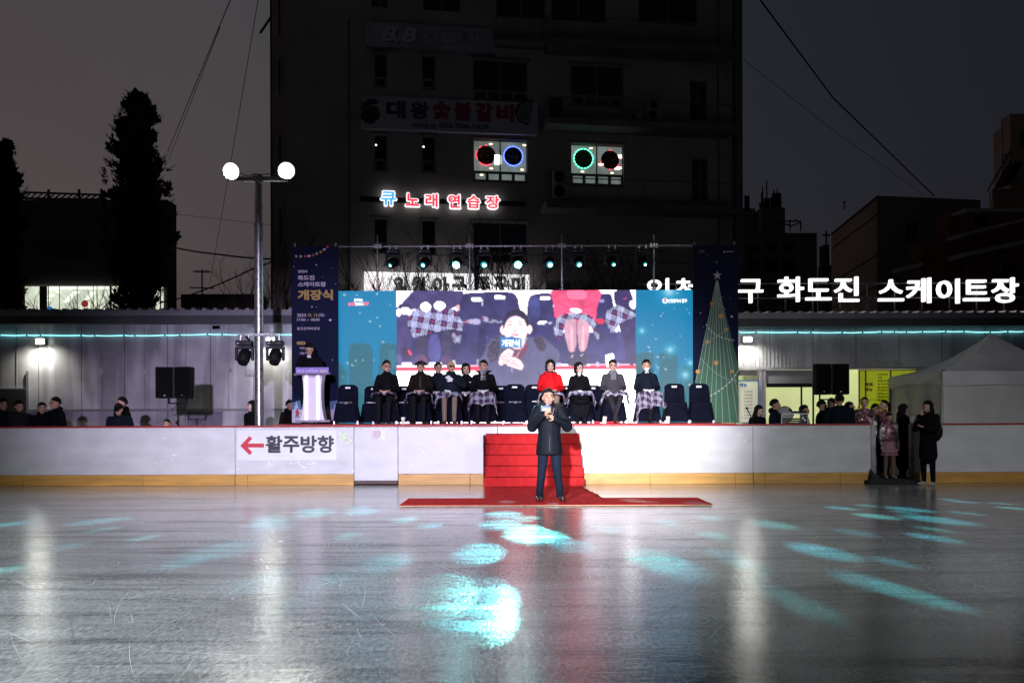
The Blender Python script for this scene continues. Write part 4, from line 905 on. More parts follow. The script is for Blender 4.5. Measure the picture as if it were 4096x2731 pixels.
# ================================================================== SPEAKERS
def speaker_pair(px0, pxm, px1, py0, py1, Y, labels, stand_label, mx, rz=(.15, -.12)):
    z1 = P(pxm, py0, Y).z; z0 = P(pxm, py1, Y).z; sx_ = X(mx, Y)
    st_ = thing('speaker_stand', stand_label, 'speaker stand', (sx_, Y+.1, 0))
    b = MB(); b.tube((0, 0, 1.0), (0, 0, z0-.10), .018); b.tube((0, 0, .3), (0, 0, 1.35), .026); b.build('pole', BLACK, st_)
    b = MB(); b.bbox(-.22, -.02, z0-.12, .22, .02, z0-.09, .005)
    for s_ in (-.2, .2): b.tube((s_, 0, z0-.1), (s_, 0, z0+.005), .02)
    b.build('crossbar', BLACK, st_)
    for k in range(3):
        a_ = k*2.09+.5; b = MB(); b.tube((0, 0, 1.0), (.5*math.cos(a_), .5*math.sin(a_), .02), .012); b.build('leg', BLACK, st_)
    b = MB(); b.path([(.02, -.03, z0-.1), (-.11, -.04, z0-.25), (-.09, -.04, z0-.36), (.05, -.04, z0-.4), (.12, -.04, z0-.28), (.07, -.04, z0-.16), (.02, -.03, z0-.2)], .008); b.path([(.19, -.03, z0), (.17, -.04, z0-.3), (.18, -.04, .6)], .008); b.build('cable', BLACK, st_)
    b = MB(); b.bbox(-.06, -.04, z0-.56, -.01, .0, z0-.50, .006); b.mi = 1; b.ell((-.05, -.045, z0-.53), (.008, .006, .008), 6, 4); b.build('receiver', [BLACK, emat('red_led', (1, .05, .1), 3)], st_)
    for (a_, c_), lb, r_ in zip(((px0, pxm-3), (pxm+3, px1)), labels, rz):
        xa, xb = X(a_, Y), X(c_, Y); w = (xb-xa); t = thing('loudspeaker', lb, 'loudspeaker', ((xa+xb)/2, Y, z0), r_)
        w2 = w/2*.96; h_ = z1-z0
        b = MB(); pr = [(-w2, -.16), (w2, -.16), (w2*.99, .02), (w2*.66, .20), (-w2*.66, .20), (-w2*.99, .02)]; n_ = len(pr)
        bm = bmesh.new(); vs_ = [bm.verts.new((x, y, z)) for z in (0, h_) for x, y in pr]; bm.faces.new(vs_[:n_][::-1]); bm.faces.new(vs_[n_:])
        for k in range(n_): bm.faces.new((vs_[k], vs_[(k+1) % n_], vs_[(k+1) % n_+n_], vs_[k+n_]))
        bmesh.ops.bevel(bm, geom=bm.edges[:], offset=.012, segments=2, affect='EDGES'); bm.verts.index_update(); b.add([v.co.copy() for v in bm.verts], [[v.index for v in f.verts] for f in bm.faces]); bm.free()
        b.build('cabinet', BLACK, t)
        b = MB(); b.bbox(-w2+.02, -.172, .02, w2-.02, -.158, h_-.02, .006); b.build('grille', BLACKM, t)
        b = MB(); b.bbox(-.012, -.178, .055, .02, -.173, .072, .002); b.build('badge', mat('silver_badge', (.6, .6, .62), .3, metal=.7), t)
speaker_pair(628, 704, 778, 1468, 1593, 20.4, ('left black loudspeaker of the pair on the stand by the grey shed', 'right black loudspeaker of the pair on the stand by the grey shed'), 'black speaker stand left of the floodlight pole', 706)
speaker_pair(3250, 3322, 3394, 1456, 1578, 20.6, ('left black loudspeaker of the pair in front of the snack counter', 'right black loudspeaker of the pair in front of the snack counter'), 'black speaker stand in front of the snack counter', 3321, (.05, -.22))
# ================================================================== GREY PANEL SHEDS
HY = 26.0
def shed(label, p0, p1, zt, front=None):
    x0, x1 = X(p0, HY), X(p1, HY); t = thing('panel_shed', label, 'shed')
    return t, x0, x1
def zat(py, Y, px=2048): return P(px, py, Y).z
def xz(px, py, Y): v = P(px, py, Y); return v.x, v.z
ztop = zat(1262, HY, 600)
def roof_profile(x0, x1, z, name, t):
    """ribbed sheet edge with a flashing band under it"""
    b = MB(); n = int((x1-x0)/.30); pts = []
    for i in range(n):
        a_ = x0+i*.30
        pts += [(a_, 0), (a_+.11, 0), (a_+.15, .062), (a_+.21, .062), (a_+.25, 0)]
    pts.append((x0+n*.3, 0))
    for yo in (0,):
        v = [(p[0], HY-.32, z+.13+p[1]) for p in pts]+[(p[0], HY+6, z+.35+p[1]) for p in pts]; k = len(pts)
        b.add(v, [(i, i+1, i+1+k, i+k) for i in range(k-1)])
        v = [(p[0], HY-.32, z+.13+p[1]) for p in pts]+[(p[0], HY-.32, z+.10) for p in pts]
        b.add(v, [(i+1, i, i+k, i+1+k) for i in range(k-1)])
    b.box(x0, HY-.33, z-.02, x1, HY-.26, z+.125); b.build('roof', ROOFM, t)
    b = MB(); b.box(x0, HY-.34, z-.24, x1, HY-.20, z-.025); b.box(x0, HY-.335, z-.235, x1, HY-.0, z-.225); b.build('gutter', mat('gutter_dark', (.085, .09, .095), .5, var=.15, scale=1), t)
zl = zat(1265, HY, 500)
# left shed
t = thing('panel_shed', 'long grey panel shed behind the spectators at left', 'shed')
x0, x1 = X(-900, HY), X(1420, HY)
b = MB(); b.box(x0, HY, 0, x1, HY+6, zl); b.build('wall', SHED, t)
roof_profile(x0, x1, zl, 'roof', t)
TRIM = mat('bare_metal_trim', (.36, .36, .38), .35, metal=.4, var=.15, scale=3)
b = MB(); z_ = zat(1640, HY, 600); b.box(X(110, HY), HY-.03, z_-.03, x1, HY-.003, z_+.04); 
b.box(X(108, HY), HY-.05, 0, X(118, HY), HY-.002, zat(1478, HY)); b.box(x0, HY-.04, zat(1549, HY), X(108, HY), HY-.002, zat(1545, HY)); 
for px in (67, 406, 579, 745, 917): b.box(X(px, HY)-.012, HY-.012, z_+.05, X(px, HY)+.012, HY-.002, zl-.26)
b.build('metal_trim', TRIM, t)
b = MB(); z_ = zat(1640, HY)
for p0, p1, q0, q1 in ((748, 890, 1645, 1720), ):
    a_ = xz(p0, q1, HY); c_ = xz(p1, q0, HY); b.box(a_[0], HY-.012, a_[1], c_[0], HY-.004, c_[1])
b.build('lower_panel', mat('lower_panel', (.20, .19, .24), .5, var=.15), t)
b = MB(); 
for p0, p1, q0, q1 in ((850, 905, 1300, 1330), (800, 880, 1302, 1316), (985, 1040, 1310, 1500)):
    a_ = xz(p0, q1, HY); c_ = xz(p1, q0, HY); b.box(a_[0], HY-.010, a_[1], c_[0], HY-.004, c_[1])
pass
# bent-out dents
for px, py in ((586, 1482), (411, 1486), (925, 1480)):
    a_ = xz(px-12, py-18, HY); c_ = xz(px+10, py, HY); d_ = xz(px-12, py+20, HY)
    b.add([(a_[0], HY-.012, a_[1]), (d_[0], HY-.012, d_[1]), (c_[0], HY-.05, c_[1])], [(0, 1, 2)])
b.build('tape_mark', mat('tape_residue', (.46, .46, .50), .4, var=.3, scale=2), t)
b = MB(); a_ = xz(8, 1600, HY); c_ = xz(68, 1590, HY); b.box(a_[0], HY-.02, a_[1], c_[0], HY-.003, c_[1]+.02); b.build('wall_plate', mat('plate_pale', (.45, .45, .45), .5), t)
b = MB(); b.box(x0, HY-.05, 0, X(108, HY), HY-.004, zat(1549, HY)-.01); b.build('door', mat('dark_door', (.03, .03, .03), .6, var=.1), t)
# right shed: counter with windows
t = thing('snack_shed', 'grey ribbed panel shed with a lit snack counter at right', 'shed')
x0, x1 = X(2700, HY), X(4900, HY); zr = zat(1275, HY, 3500); zw = zat(1472, HY, 3300)
def ribbed():
    m = SHED.copy(); m.name = 'ribbed_panel'; return m
b = MB(); b.box(x0, HY, zw, x1, HY+6, zr); 
b.box(x0, HY, 0, x1, HY+6, .9); b.box(X(3040, HY), HY, .9, X(3062, HY), HY+6, zw); b.box(X(3665, HY), HY, .9, x1, HY+6, zw)
n = int((X(3430, HY)-X(2900, HY))/.105)
for i in range(n): xx = X(2900, HY)+i*.105; b.bbox(xx, HY-.012, zw+.05, xx+.012, HY+.01, zat(1304, HY), .003)
b.build('wall', SHED, t)
roof_profile(x0, x1, zr, 'roof', t)
b = MB(); b.box(X(2940, HY), HY-.06, zw-.04, X(3700, HY), HY-.003, zw+.03); b.box(X(3037, HY), HY-.05, 0, X(3048, HY), HY-.004, zw-.04); b.box(X(3052, HY), HY-.05, 0, X(3062, HY), HY-.004, zw-.04)
a_ = xz(2950, 1300, HY); c_ = xz(3775, 1279, HY); b.box(a_[0], HY-.015, a_[1], c_[0], HY-.003, c_[1]); b.build('metal_trim', mat('lilac_trim', (.42, .41, .45), .4, metal=.2, var=.15), t)
b = MB()
r7 = random.Random(3)
for k in range(70):
    px = 3455+r7.random()**.8*65; py = 1337+r7.random()*118
    a_ = xz(px, py+9, HY); b.box(a_[0], HY-.006-.0001*k, a_[1], a_[0]+r7.uniform(.04, .12), HY-.002, a_[1]+r7.uniform(.02, .10))
for k in range(30):
    px = 3480+r7.random()*120; py = 1440+r7.random()*26; a_ = xz(px, py+4, HY); b.box(a_[0], HY-.006-.0001*k, a_[1], a_[0]+r7.uniform(.06, .2), HY-.002, a_[1]+r7.uniform(.02, .05))
b.build('sticker_remains', mat('paper_remains', (.50, .49, .50), .7, var=.2, scale=8), t)
# counter windows: lit room inside
ROOM = emat('lit_room_wall', (.62, .66, .36), .62, var=.08, scale=2)
b = MB(); b.box(X(2950, HY), HY+2.0, .2, X(3720, HY), HY+2.05, zw); b.box(X(2950, HY), HY+.01, zw-.02, X(3720, HY), HY+2.0, zw-.001); b.build('room', ROOM, t)
b = MB(); b.box(X(3066, HY), HY-.03, zat(1552, HY), X(3252, HY), HY+.02, zat(1537, HY)); b.box(X(3203, HY), HY-.02, .9, X(3209, HY), HY+.02, zat(1552, HY)); b.box(X(3250, HY), HY-.02, .9, X(3256, HY), HY+.02, zw); b.build('window_frame', BLACK, t)
b = MB(); b.box(X(3062, HY), HY-.02, zat(1537, HY), X(3255, HY), HY-.01, zw-.05); b.build('shutter_box', mat('pale_shutter', (.34, .33, .36), .4, var=.2, scale=2), t)
b = MB(); b.box(X(2950, HY), HY-.02, zat(1505, HY), X(3030, HY), HY+.01, zw-.05); b.build('blind', mat('blind', (.45, .43, .36), .6, var=.2, stretch=(1, 1, 9)), t)
b = MB(); b.disc(*xz(3140, 1658, HY+.3), .22, HY+.3, .02); b.mi = 1; b.disc(*xz(3140, 1658, HY+.3), .25, HY+.33, .02); b.build('round_sign', [mat('sign_white', (.5, .5, .55), .5), mat('sign_red', (.45, .03, .05), .5)], t)
b = MB()
v = xz(3423, 1640, HY+.1)
for k in range(6):
    a_ = k*math.pi/3+.52; p1 = (v[0]+.14*math.sin(a_), v[1]+.14*math.cos(a_)); b.tube((v[0], HY+.05, v[1]), (p1[0], HY+.05, p1[1]), .010, n=5)
    for s_ in (-.6, .6): q = (v[0]+.08*math.sin(a_), v[1]+.08*math.cos(a_)); b.tube((q[0], HY+.05, q[1]), (q[0]+.05*math.sin(a_+s_), HY+.05, q[1]+.05*math.cos(a_+s_)), .008, n=5)
b.build('snowflake_sticker', mat('snowflake_grey', (.20, .22, .25), .6, var=0), t)
# menus
YM = HY-.08
t = thing('menu_board', 'white menu sheet with blue border and black prices beside the tree banner', 'menu board')
BLU = mat('menu_blue', (.03, .20, .42), .5, var=.05)
a_ = xz(2950, 1688, YM); c_ = xz(3035, 1521, YM); b = MB(); b.box(a_[0], YM-.004, a_[1], c_[0], YM, c_[1]); b.mi = 1
b.box(a_[0], YM-.008, c_[1]-.02, c_[0], YM-.004, c_[1]+.01); b.box(c_[0]-.03, YM-.008, a_[1], c_[0], YM-.004, c_[1]-.02); b.box(a_[0], YM-.008, a_[1]-.02, c_[0], YM-.004, a_[1])
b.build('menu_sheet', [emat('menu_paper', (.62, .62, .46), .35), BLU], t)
def mt(s, p0, q0, p1, q1, m, bold=.01, tt=None): a_ = xz(p0, q1, YM); c_ = xz(p1, q0, YM); text('lettering', s, a_[0], a_[1], c_[0], c_[1], YM-.012, m, tt or t, bold=bold)
mt('메뉴', 2958, 1531, 2988, 1547, BLU, .05)
INKM = mat('menu_ink', (.03, .03, .03), .6, var=0)
for i, s in enumerate(('2,000원', '3,000원', '3,000원', '3,500원', '3,500원', '2,500원', '3,500원', '3,000원')): mt(s, 2976, 1561+i*13.4, 3009, 1570+i*13.4, INKM, .0)
mt('곡 농심제품', 2963, 1667, 3005, 1674, INKM, .0)
t = thing('menu_board', 'yellow green menu board with red frame and red lettering beside the tent', 'menu board')
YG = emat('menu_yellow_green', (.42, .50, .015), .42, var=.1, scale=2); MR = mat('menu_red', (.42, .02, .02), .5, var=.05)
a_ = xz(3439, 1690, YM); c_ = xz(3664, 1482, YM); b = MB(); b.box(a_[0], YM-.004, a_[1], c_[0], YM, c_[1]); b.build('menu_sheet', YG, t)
b = MB(); b.box(a_[0]-.03, YM-.02, a_[1], a_[0], YM+.02, c_[1]+.03); b.box(c_[0], YM-.02, a_[1], c_[0]+.03, YM+.02, c_[1]+.03); b.box(a_[0], YM-.02, c_[1], c_[0], YM+.02, c_[1]+.03); b.build('frame', MR, t)
b = MB()
for px in (3460, 3560): b.box(X(px, YM), YM-.006, a_[1], X(px+6, YM), YM-.0045, c_[1])
b.box(a_[0], YM-.0055, xz(0, 1611, YM)[1], c_[0], YM-.0045, xz(0, 1611, YM)[1]+.012); b.build('panel_joint', mat('menu_joint', (.10, .13, .05), .5, var=0), t)
mt('매점', 3458, 1530, 3490, 1544, MR, .05); mt('메뉴', 3458, 1550, 3490, 1565, MR, .05)
for i, (s, w) in enumerate((('어묵우동', 40), ('우동', 19), ('떡볶이/닭꼬치', 66), ('참치주먹밥', 50), ('참치김치주먹밥', 70), ('어묵(3꼬치)/컵라면', 89), ('핫바/소시지', 56), ('캔음료/과자', 55), ('생수', 21))): mt(s, 3510, 1493+i*12.8, 3510+w, 1502+i*12.8, MR, .03)
mt('5,000원', 3611, 1493, 3648, 1502, MR, .03); mt('4,000원', 3611, 1505.5, 3648, 1514.5, MR, .03)
for i in range(2, 9): mt(('4,000원', '3,000원', '3,500원', '2,500원', '3,000원', '2,000원', '1,000원')[i-2], 3611, 1493+i*12.8, 3648, 1502+i*12.8, MR, .03)
# ================================================================== WALL LAMPS AND LED STRIPS
LG = emat('wall_lamp_glass', (1, .98, .88), 14)
for px, py, lb, pw in ((162, 1366, 'glowing wall lamp on the shed at far left', 170), (1083, 1361, 'glowing wall lamp behind the floodlight pole', 150), (2989, 1358, 'glowing wall lamp just right of the tree banner', 190)):
    v = P(px, py, HY-.14); t = thing('wall_lamp', lb, 'wall lamp', tuple(v))
    b = MB(); b.bbox(-.12, -.02, -.075, .12, .14, .085, .015); b.build('housing', mat('lamp_grey', (.3, .3, .3), .4, metal=.4), t)
    b = MB(); b.bbox(-.115, -.055, -.07, .115, -.022, .07, .02); b.build('lens', LG, t)
    spot('wall_lamp_light', (v.x, v.y-.1, v.z), (v.x, v.y+.25, v.z-1.2), pw, 150, (1, .99, .86), 1.0, .05)
    spot('wall_lamp_light', (v.x, v.y-.12, v.z), (v.x, v.y-6, v.z-1.9), 30, 140, (1, .99, .9), 1.0, .05)
STRIP = emat('led_strip', (.30, .92, 1.0), 2.2, var=.35, scale=90)
def strip(label, pts, Y):
    b = MB(); P_ = []; r_ = random.Random(len(pts))
    for (xa, ya), (xb, yb) in zip(pts, pts[1:]):
        for i in range(8):
            u = i/8; P_.append(P(xa+(xb-xa)*u, ya+(yb-ya)*u+1.6*math.sin(math.pi*u), Y))
    P_.append(P(*pts[-1], Y)); b.path(P_, .011, 6); t = b.build('light_strip', STRIP); tag(t, label, 'LED strip', 'cyan LED strips along the sheds')
    for (xa, ya) in pts[1:-1]: q = P(xa, ya, Y); c = MB(); c.bbox(q.x-.02, q.y-.025, q.z-.02, q.x+.02, q.y+.02, q.z+.02, .004); c.build('connector', BLACK, t)
strip('cyan LED strip running along the left shed wall', [(-300, 1340), (0, 1340), (108, 1340), (163, 1340), (325, 1341), (380, 1342), (496, 1341), (540, 1342), (660, 1340), (720, 1339), (830, 1336), (889, 1337), (980, 1338), (1170, 1338)], HY-.08)
strip('cyan LED strip running along the snack shed above the tent', [(2958, 1329), (3024, 1328), (3190, 1328.5), (3243, 1329), (3368, 1329.5), (3450, 1329), (3526, 1326), (3577, 1326), (3625, 1327), (3690, 1326), (3782, 1325), (3855, 1325.5), (3960, 1328), (4030, 1325), (4096, 1326), (4500, 1322)], HY-.08)
# ================================================================== LIT CHANNEL LETTERS ON THE ROOF
YL = 26.6
LTW = emat('white_lit_letter', (1, 1, 1), 1.5); LSIDE = mat('letter_return', (.25, .25, .27), .5)
t = thing('rink_name_sign', 'row of glowing white Korean letters standing on the snack shed roof', 'letter sign')
for ch, bb in (('인', (2590, 1112, 2680, 1195)), ('천', (2706, 1112, 2788, 1195)), ('동', (2828, 1112, 2916, 1200)), ('구', (2954, 1116, 3054, 1211)), ('화', (3112, 1106, 3217, 1206)), ('도', (3225, 1113, 3327, 1200)), ('진', (3340, 1106, 3438, 1206)), ('스', (3516, 1117, 3617, 1204)), ('케', (3630, 1110, 3726, 1211)), ('이', (3750, 1114, 3840, 1213)), ('트', (3858, 1118, 3959, 1203)), ('장', (3972, 1109, 4076, 1210))):
    p0, q0, p1, q1 = bb; a_ = xz(p0, q1, YL); c_ = xz(p1, q0, YL)
    text('letter', ch, a_[0], a_[1], c_[0], c_[1], YL, LTW, t, bold=.012, t=.10)
b = MB(); z1_ = xz(3000, 1150, YL)[1]
for z_ in (zat(1130, YL, 3300), zat(1190, YL, 3300)): b.tube((X(2560, YL), YL+.16, z_), (X(4120, YL), YL+.16, z_-.0), .022)
for px in range(2600, 4140, 110): b.tube((X(px, YL), YL+.18, zr+.1), (X(px, YL), YL+.18, zat(1120, YL, 3300)), .02)
b.build('support_frame', mat('dark_frame', (.04, .04, .045), .6), t)
# ================================================================== TENT
TY0 = 21.9
TW = mat('tent_canvas', (.80, .79, .82), .75, var=.10, scale=2, bump=.25, bscale=5)
t = thing('canopy_tent', 'white pitched canopy tent with side walls standing behind the right boards', 'tent')
ex = P(3768, 1484, TY0); vx_ = P(3768, 1540, TY0).z
xr = ex.x+3.9; yb_ = TY0+3.0; EZ = ex.z; lz_ = vx_
pk = P(3966, 1333, TY0+1.5)
apx = Vector((P(3966, 1333, TY0+1.5).x, TY0+1.5, P(3966, 1333, TY0+1.5).z))
cs = [Vector((ex.x, TY0, EZ)), Vector((xr, TY0, EZ)), Vector((xr, yb_, EZ)), Vector((ex.x, yb_, EZ))]
b = MB()
for i in range(4):
    a_, c_ = cs[i], cs[(i+1) % 4]
    def f_(u, v, a_=a_, c_=c_):
        e_ = a_.lerp(c_, u); p = e_.lerp(apx, v); edge = abs(u-.5)*2
        p = p.copy(); p.z -= math.sin(math.pi*v)*(.20+.10*(1-edge)); return p
    b.grid(f_, 14, 12)
b.build('roof', TW, t)
b = MB()
for i in range(4):
    a_, c_ = cs[i], cs[(i+1) % 4]; nrm = Vector(((c_-a_).y, -(c_-a_).x, 0)).normalized()
    def f_(u, v, a_=a_, c_=c_, nrm=nrm, i=i):
        p = a_.lerp(c_, u).copy(); p.z -= (EZ-lz_)*v*(1+(.25*math.sin(u*3.1)*-1 if i == 3 else .03*math.sin(u*14))); p += nrm*(.012+.015*math.sin(u*17+v*3)*v); return p
    b.grid(f_, 30, 5)
b.build('valance', TW, t)
b = MB()
for i in (0, 3):
    a_, c_ = cs[i], cs[(i+1) % 4]
    nrm = Vector(((c_-a_).y, -(c_-a_).x, 0)).normalized()
    def f_(u, v, a_=a_, c_=c_, nrm=nrm, i=i):
        p = a_.lerp(c_, u).copy(); p.z = (lz_+.1)*(1-v)+.05*v; p -= nrm*(.03+(.05*math.sin(u*19)*(.3+v) if i == 3 else .008*math.sin(u*11+v*4))); return p
    b.grid(f_, 60, 10)
b.build('side_wall', mat('tent_side_canvas', (.75, .73, .73), .8, var=.08, scale=1.5, bump=.2, bscale=4), t)
b = MB()
for c_ in cs: b.tube((c_.x+.03*(1 if c_.x < 8 else -1), c_.y+.05, 0), (c_.x, c_.y+.03, EZ-.02), .022)
b.ell((ex.x+.03, TY0-.02, EZ+.015), (.07, .02, .018), 8, 5); b.build('frame_pole', mat('tent_pole', (.3, .3, .3), .4, metal=.5), t)
# ================================================================== DJ RACK
RY = 19.9
t = thing('sound_rack', 'silver edged sound equipment case standing behind the right boards', 'equipment rack')
b = MB(); a_ = xz(3124, 1700, RY); c_ = xz(3232, 1652, RY); w_ = .022
b.box(a_[0], RY, .7, c_[0], RY+.5, a_[1]-.03)
b.build('case', BLACK, t)
b = MB()
for x_ in (a_[0], c_[0]-w_): b.bbox(x_, RY-.03, a_[1]-.05, x_+w_, RY+.5, c_[1], .004)
b.bbox(a_[0], RY-.031, c_[1]-w_, c_[0], RY+.02, c_[1]+.002, .004); b.build('aluminium_edge', mat('aluminium_edge', (.75, .75, .8), .3, metal=.6), t)
b = MB()
for i in range(4):
    z_ = a_[1]-.02+.045*i; b.bbox(a_[0]+.04, RY-.02, z_, c_[0]-.04, RY+.3, z_+.036, .003)
b.build('rack_unit', mat('rack_unit', (.03, .03, .034), .35, metal=.3, var=.3, scale=30), t)
b = MB()
for x_, z_, m_ in ((.07, .02, 0), (.50, .01, 0), (.50, .10, 1), (.46, .14, 1)): b.mi = m_; b.bbox(a_[0]+x_, RY-.026, a_[1]+z_, a_[0]+x_+.014, RY-.02, a_[1]+z_+.014, .002)
b.build('indicator_light', [emat('indicator_red', (1, .1, .08), 3), emat('indicator_white', (1, 1, 1), 2)], t)
t = thing('laptop_stand', 'dark console box on top of the sound equipment case', 'equipment')
b = MB(); a_ = xz(3178, 1650, RY+.2); b.bbox(a_[0], RY+.1, a_[1]-.02, a_[0]+.24, RY+.35, a_[1]+.035, .006); b.bbox(a_[0]+.09, RY+.15, a_[1]+.036, a_[0]+.14, RY+.2, a_[1]+.12, .006); b.tube((a_[0]+.12, RY+.2, a_[1]+.1), (a_[0]+.125, RY+.2, a_[1]+.15), .008); b.build('console', BLACK, t)
for px, py, px2, py2, lb in ((3161, 1640, 3172, 1652, 'small gooseneck microphone on the sound equipment case'), (2987, 1632, 3004, 1666, 'black microphone on a stand left of the seated dark haired woman')):
    t = thing('microphone', lb, 'microphone'); a_ = P(px, py, RY); c_ = P(px2, py2, RY); b = MB(); b.ell(a_, (.03, .03, .028), 10, 7); b.build('mic_head', BLACK, t); b = MB(); b.tube(a_, c_, .012); b.tube(c_, (c_.x+.02, RY+.02, .9 if px < 3000 else c_.z-.05), .010); b.build('mic_stem', BLACK, t)
# ================================================================== TALL BUILDING
AN = math.atan2(2.7, 18.65); FA = Plane(1148, 36.5, AN)
t = thing('tall_building', 'tall dark building with shop signs and balconies behind the stage', 'building', M=FA.M)
bd = t
s1, _ = FA.sz(2936, 1000); HT = 23.0
# window openings: list of (name, px0, py0, px1, py1)
def fr(px0, py0, px1, py1): return FA.rect(px0, py0, px1, py1)
WIN = []
for (a_, c_) in ((1497, 1548), (1688, 1742)):
    dy = 0 if a_ == 1497 else 7
    for y0, y1, v0, v1 in ((213+dy, 303+dy, 306+dy, 346+dy), (538+dy, 630+dy, 634+dy, 682+dy), (872+dy, 964+dy, 968+dy, 1010+dy)): WIN.append(('n', a_, y0, c_, y1, v0, v1))
for (a_, c_, rows) in ((1893, 2110, ((236, 354, 358, 398), (556, 680, 684, 724), (885, 1002, 1006, 1046))), (2284, 2494, ((256, 374, 378, 418), (574, 690, 694, 738)))):
    for y0, y1, v0, v1 in rows: WIN.append(('w', a_, y0, c_, y1, v0, v1))
WIN.append(('t', 1484, -120, 1551, 27, 0, 0)); WIN.append(('t', 1692, -120, 1843, 40, 0, 0)); WIN.append(('t', 1985, -60, 2182, 66, 0, 0)); WIN.append(('t', 2205, -60, 2425, 80, 0, 0)); WIN.append(('t', 2555, -60, 2790, 90, 0, 0))
WIN.append(('t', 2760, 320, 2828, 478, 0, 0)); WIN.append(('t', 2768, 632, 2832, 800, 0, 0))
hol = []
for w in WIN:
    s0, z0, s2, z1 = fr(w[1], w[2], w[3], w[6] if w[0] in 'nw' else w[4]); hol.append((s0, z0, s2, z1))
xs = sorted(set([0, s1]+[h[0] for h in hol]+[h[2] for h in hol])); zs = sorted(set([0, HT]+[min(max(h[1], 0), HT) for h in hol]+[min(h[3], HT) for h in hol]))
b = MB()
for i in range(len(xs)-1):
    for j in range(len(zs)-1):
        cx, cz = (xs[i]+xs[i+1])/2, (zs[j]+zs[j+1])/2
        if any(h[0] < cx < h[2] and h[1] < cz < h[3] for h in hol): continue
        b.add([(xs[i], 0, zs[j]), (xs[i+1], 0, zs[j]), (xs[i+1], 0, zs[j+1]), (xs[i], 0, zs[j+1])], [(0, 1, 2, 3)])
for h in hol:
    x0, z0, x1, z1 = h; z1 = min(z1, HT)
    for q in (((x0, z0), (x1, z0)), ((x1, z0), (x1, z1)), ((x1, z1), (x0, z1)), ((x0, z1), (x0, z0))):
        (xa, za), (xb, zb) = q; b.add([(xa, 0, za), (xb, 0, zb), (xb, .22, zb), (xa, .22, za)], [(0, 3, 2, 1)])
b.add([(0, 0, 0), (0, 12, 0), (0, 12, HT), (0, 0, HT), (s1, 0, 0), (s1, 12, 0), (s1, 12, HT), (s1, 0, HT)], [(0, 3, 2, 1), (4, 5, 6, 7), (3, 7, 6, 2), (1, 2, 6, 5)])
b.build('wall', WALLC, bd)
b = MB(); b.box(-.57, .35, 0, -.003, 3, HT); b.build('stair_wall', WALLSIDE, bd)
for py in (60, 300, 610, 900): z_ = FA.sz(1120, py)[1]; b = MB(); b.box(-.30, .30, z_-.65, -.24, .348, z_+.75); b.build('slit_window', GLASSD, bd)
b = MB(); b.box(-.66, .5, 0, -.575, 3.2, HT); b.build('edge_cladding', mat('black_cladding', (.02, .02, .022), .7), bd)
z_ = FA.sz(1140, 115)[1]; b = MB(); b.tube((-.6, .4, z_+.6), (-1.0, .2, z_-.15), .05); b.build('bracket', BLACK, bd)
INT = mat('dim_curtain', (.035, .037, .042), .9, var=.25, scale=3, stretch=(8, 1, 1)); BLUEG = mat('blue_blind', (.02, .028, .05), .5, var=.15)
LIT = emat('lit_interior', (.30, .36, .34), .42, var=.35, scale=1.6); CEIL = emat('ceiling_light', (1, .98, .9), 5); WARML = emat('warm_light', (1, .72, .42), 4)
for w in WIN:
    lit = w[0] == 'w' and w[2] in (556, 574); s0, z0, s2, z1 = fr(w[1], w[2], w[3], w[4])
    fm = MB(); T_ = .035; D0, D1 = .10, .16
    if w[0] in 'nw':
        _, v0, _, v1 = fr(w[1], w[5], w[3], w[6]); zb = v0
    else: zb = z0; v1 = z0
    zt = min(z1, HT)
    fm.box(s0, D0, zb, s0+T_, D1, zt); fm.box(s2-T_, D0, zb, s2, D1, zt); fm.box(s0+T_, D0, zt-T_, s2-T_, D1, zt); fm.box(s0+T_, D0, zb, s2-T_, D1, zb+T_)
    k = 2 if w[0] == 'w' else (1 if w[0] == 'n' else 2)
    for i in range(1, k): xm = s0+(s2-s0)*i/k; fm.box(xm-.025, D0+.005, v1 if w[0] in 'nw' else zb+T_, xm+.025, D1, zt-T_)
    if w[0] in 'nw':
        fm.box(s0+T_, D0+.003, v1, s2-T_, D1, z0)
        kk = 4 if w[0] == 'w' else 1
        for i in range(kk):
            xa = s0+T_+(s2-s0-2*T_)*i/kk; xb = s0+T_+(s2-s0-2*T_)*(i+1)/kk; f2 = .06
            fm.box(xa, D0-.01, zb+T_, xa+f2, D1, v1); fm.box(xb-f2, D0-.01, zb+T_, xb, D1, v1); fm.box(xa+f2, D0-.01, v1-f2, xb-f2, D1, v1); fm.box(xa+f2, D0-.01, zb+T_, xb-f2, D1, zb+T_+f2)
    wn = fm.build('window', FRAMEW, bd)
    p = MB(); p.box(s0+T_, .168, zb+T_, s2-T_, .175, zt-T_); p.build('pane', LIT if lit else (BLUEG if (w[0] in 'wt' and w[2] != 256 and w[1] < 2600) else GLASSD if w[0] == 'n' else INT), wn)
    if not lit and w[0] == 'n' and 500 < w[2] < 600:
        p = MB(); q = FA.sz(w[1]+4, w[2]+38); p.ell((q[0]+.03, .16, q[1]), (.035, .01, .035), 8, 5); p.build('lamp_glint', CEIL, wn)
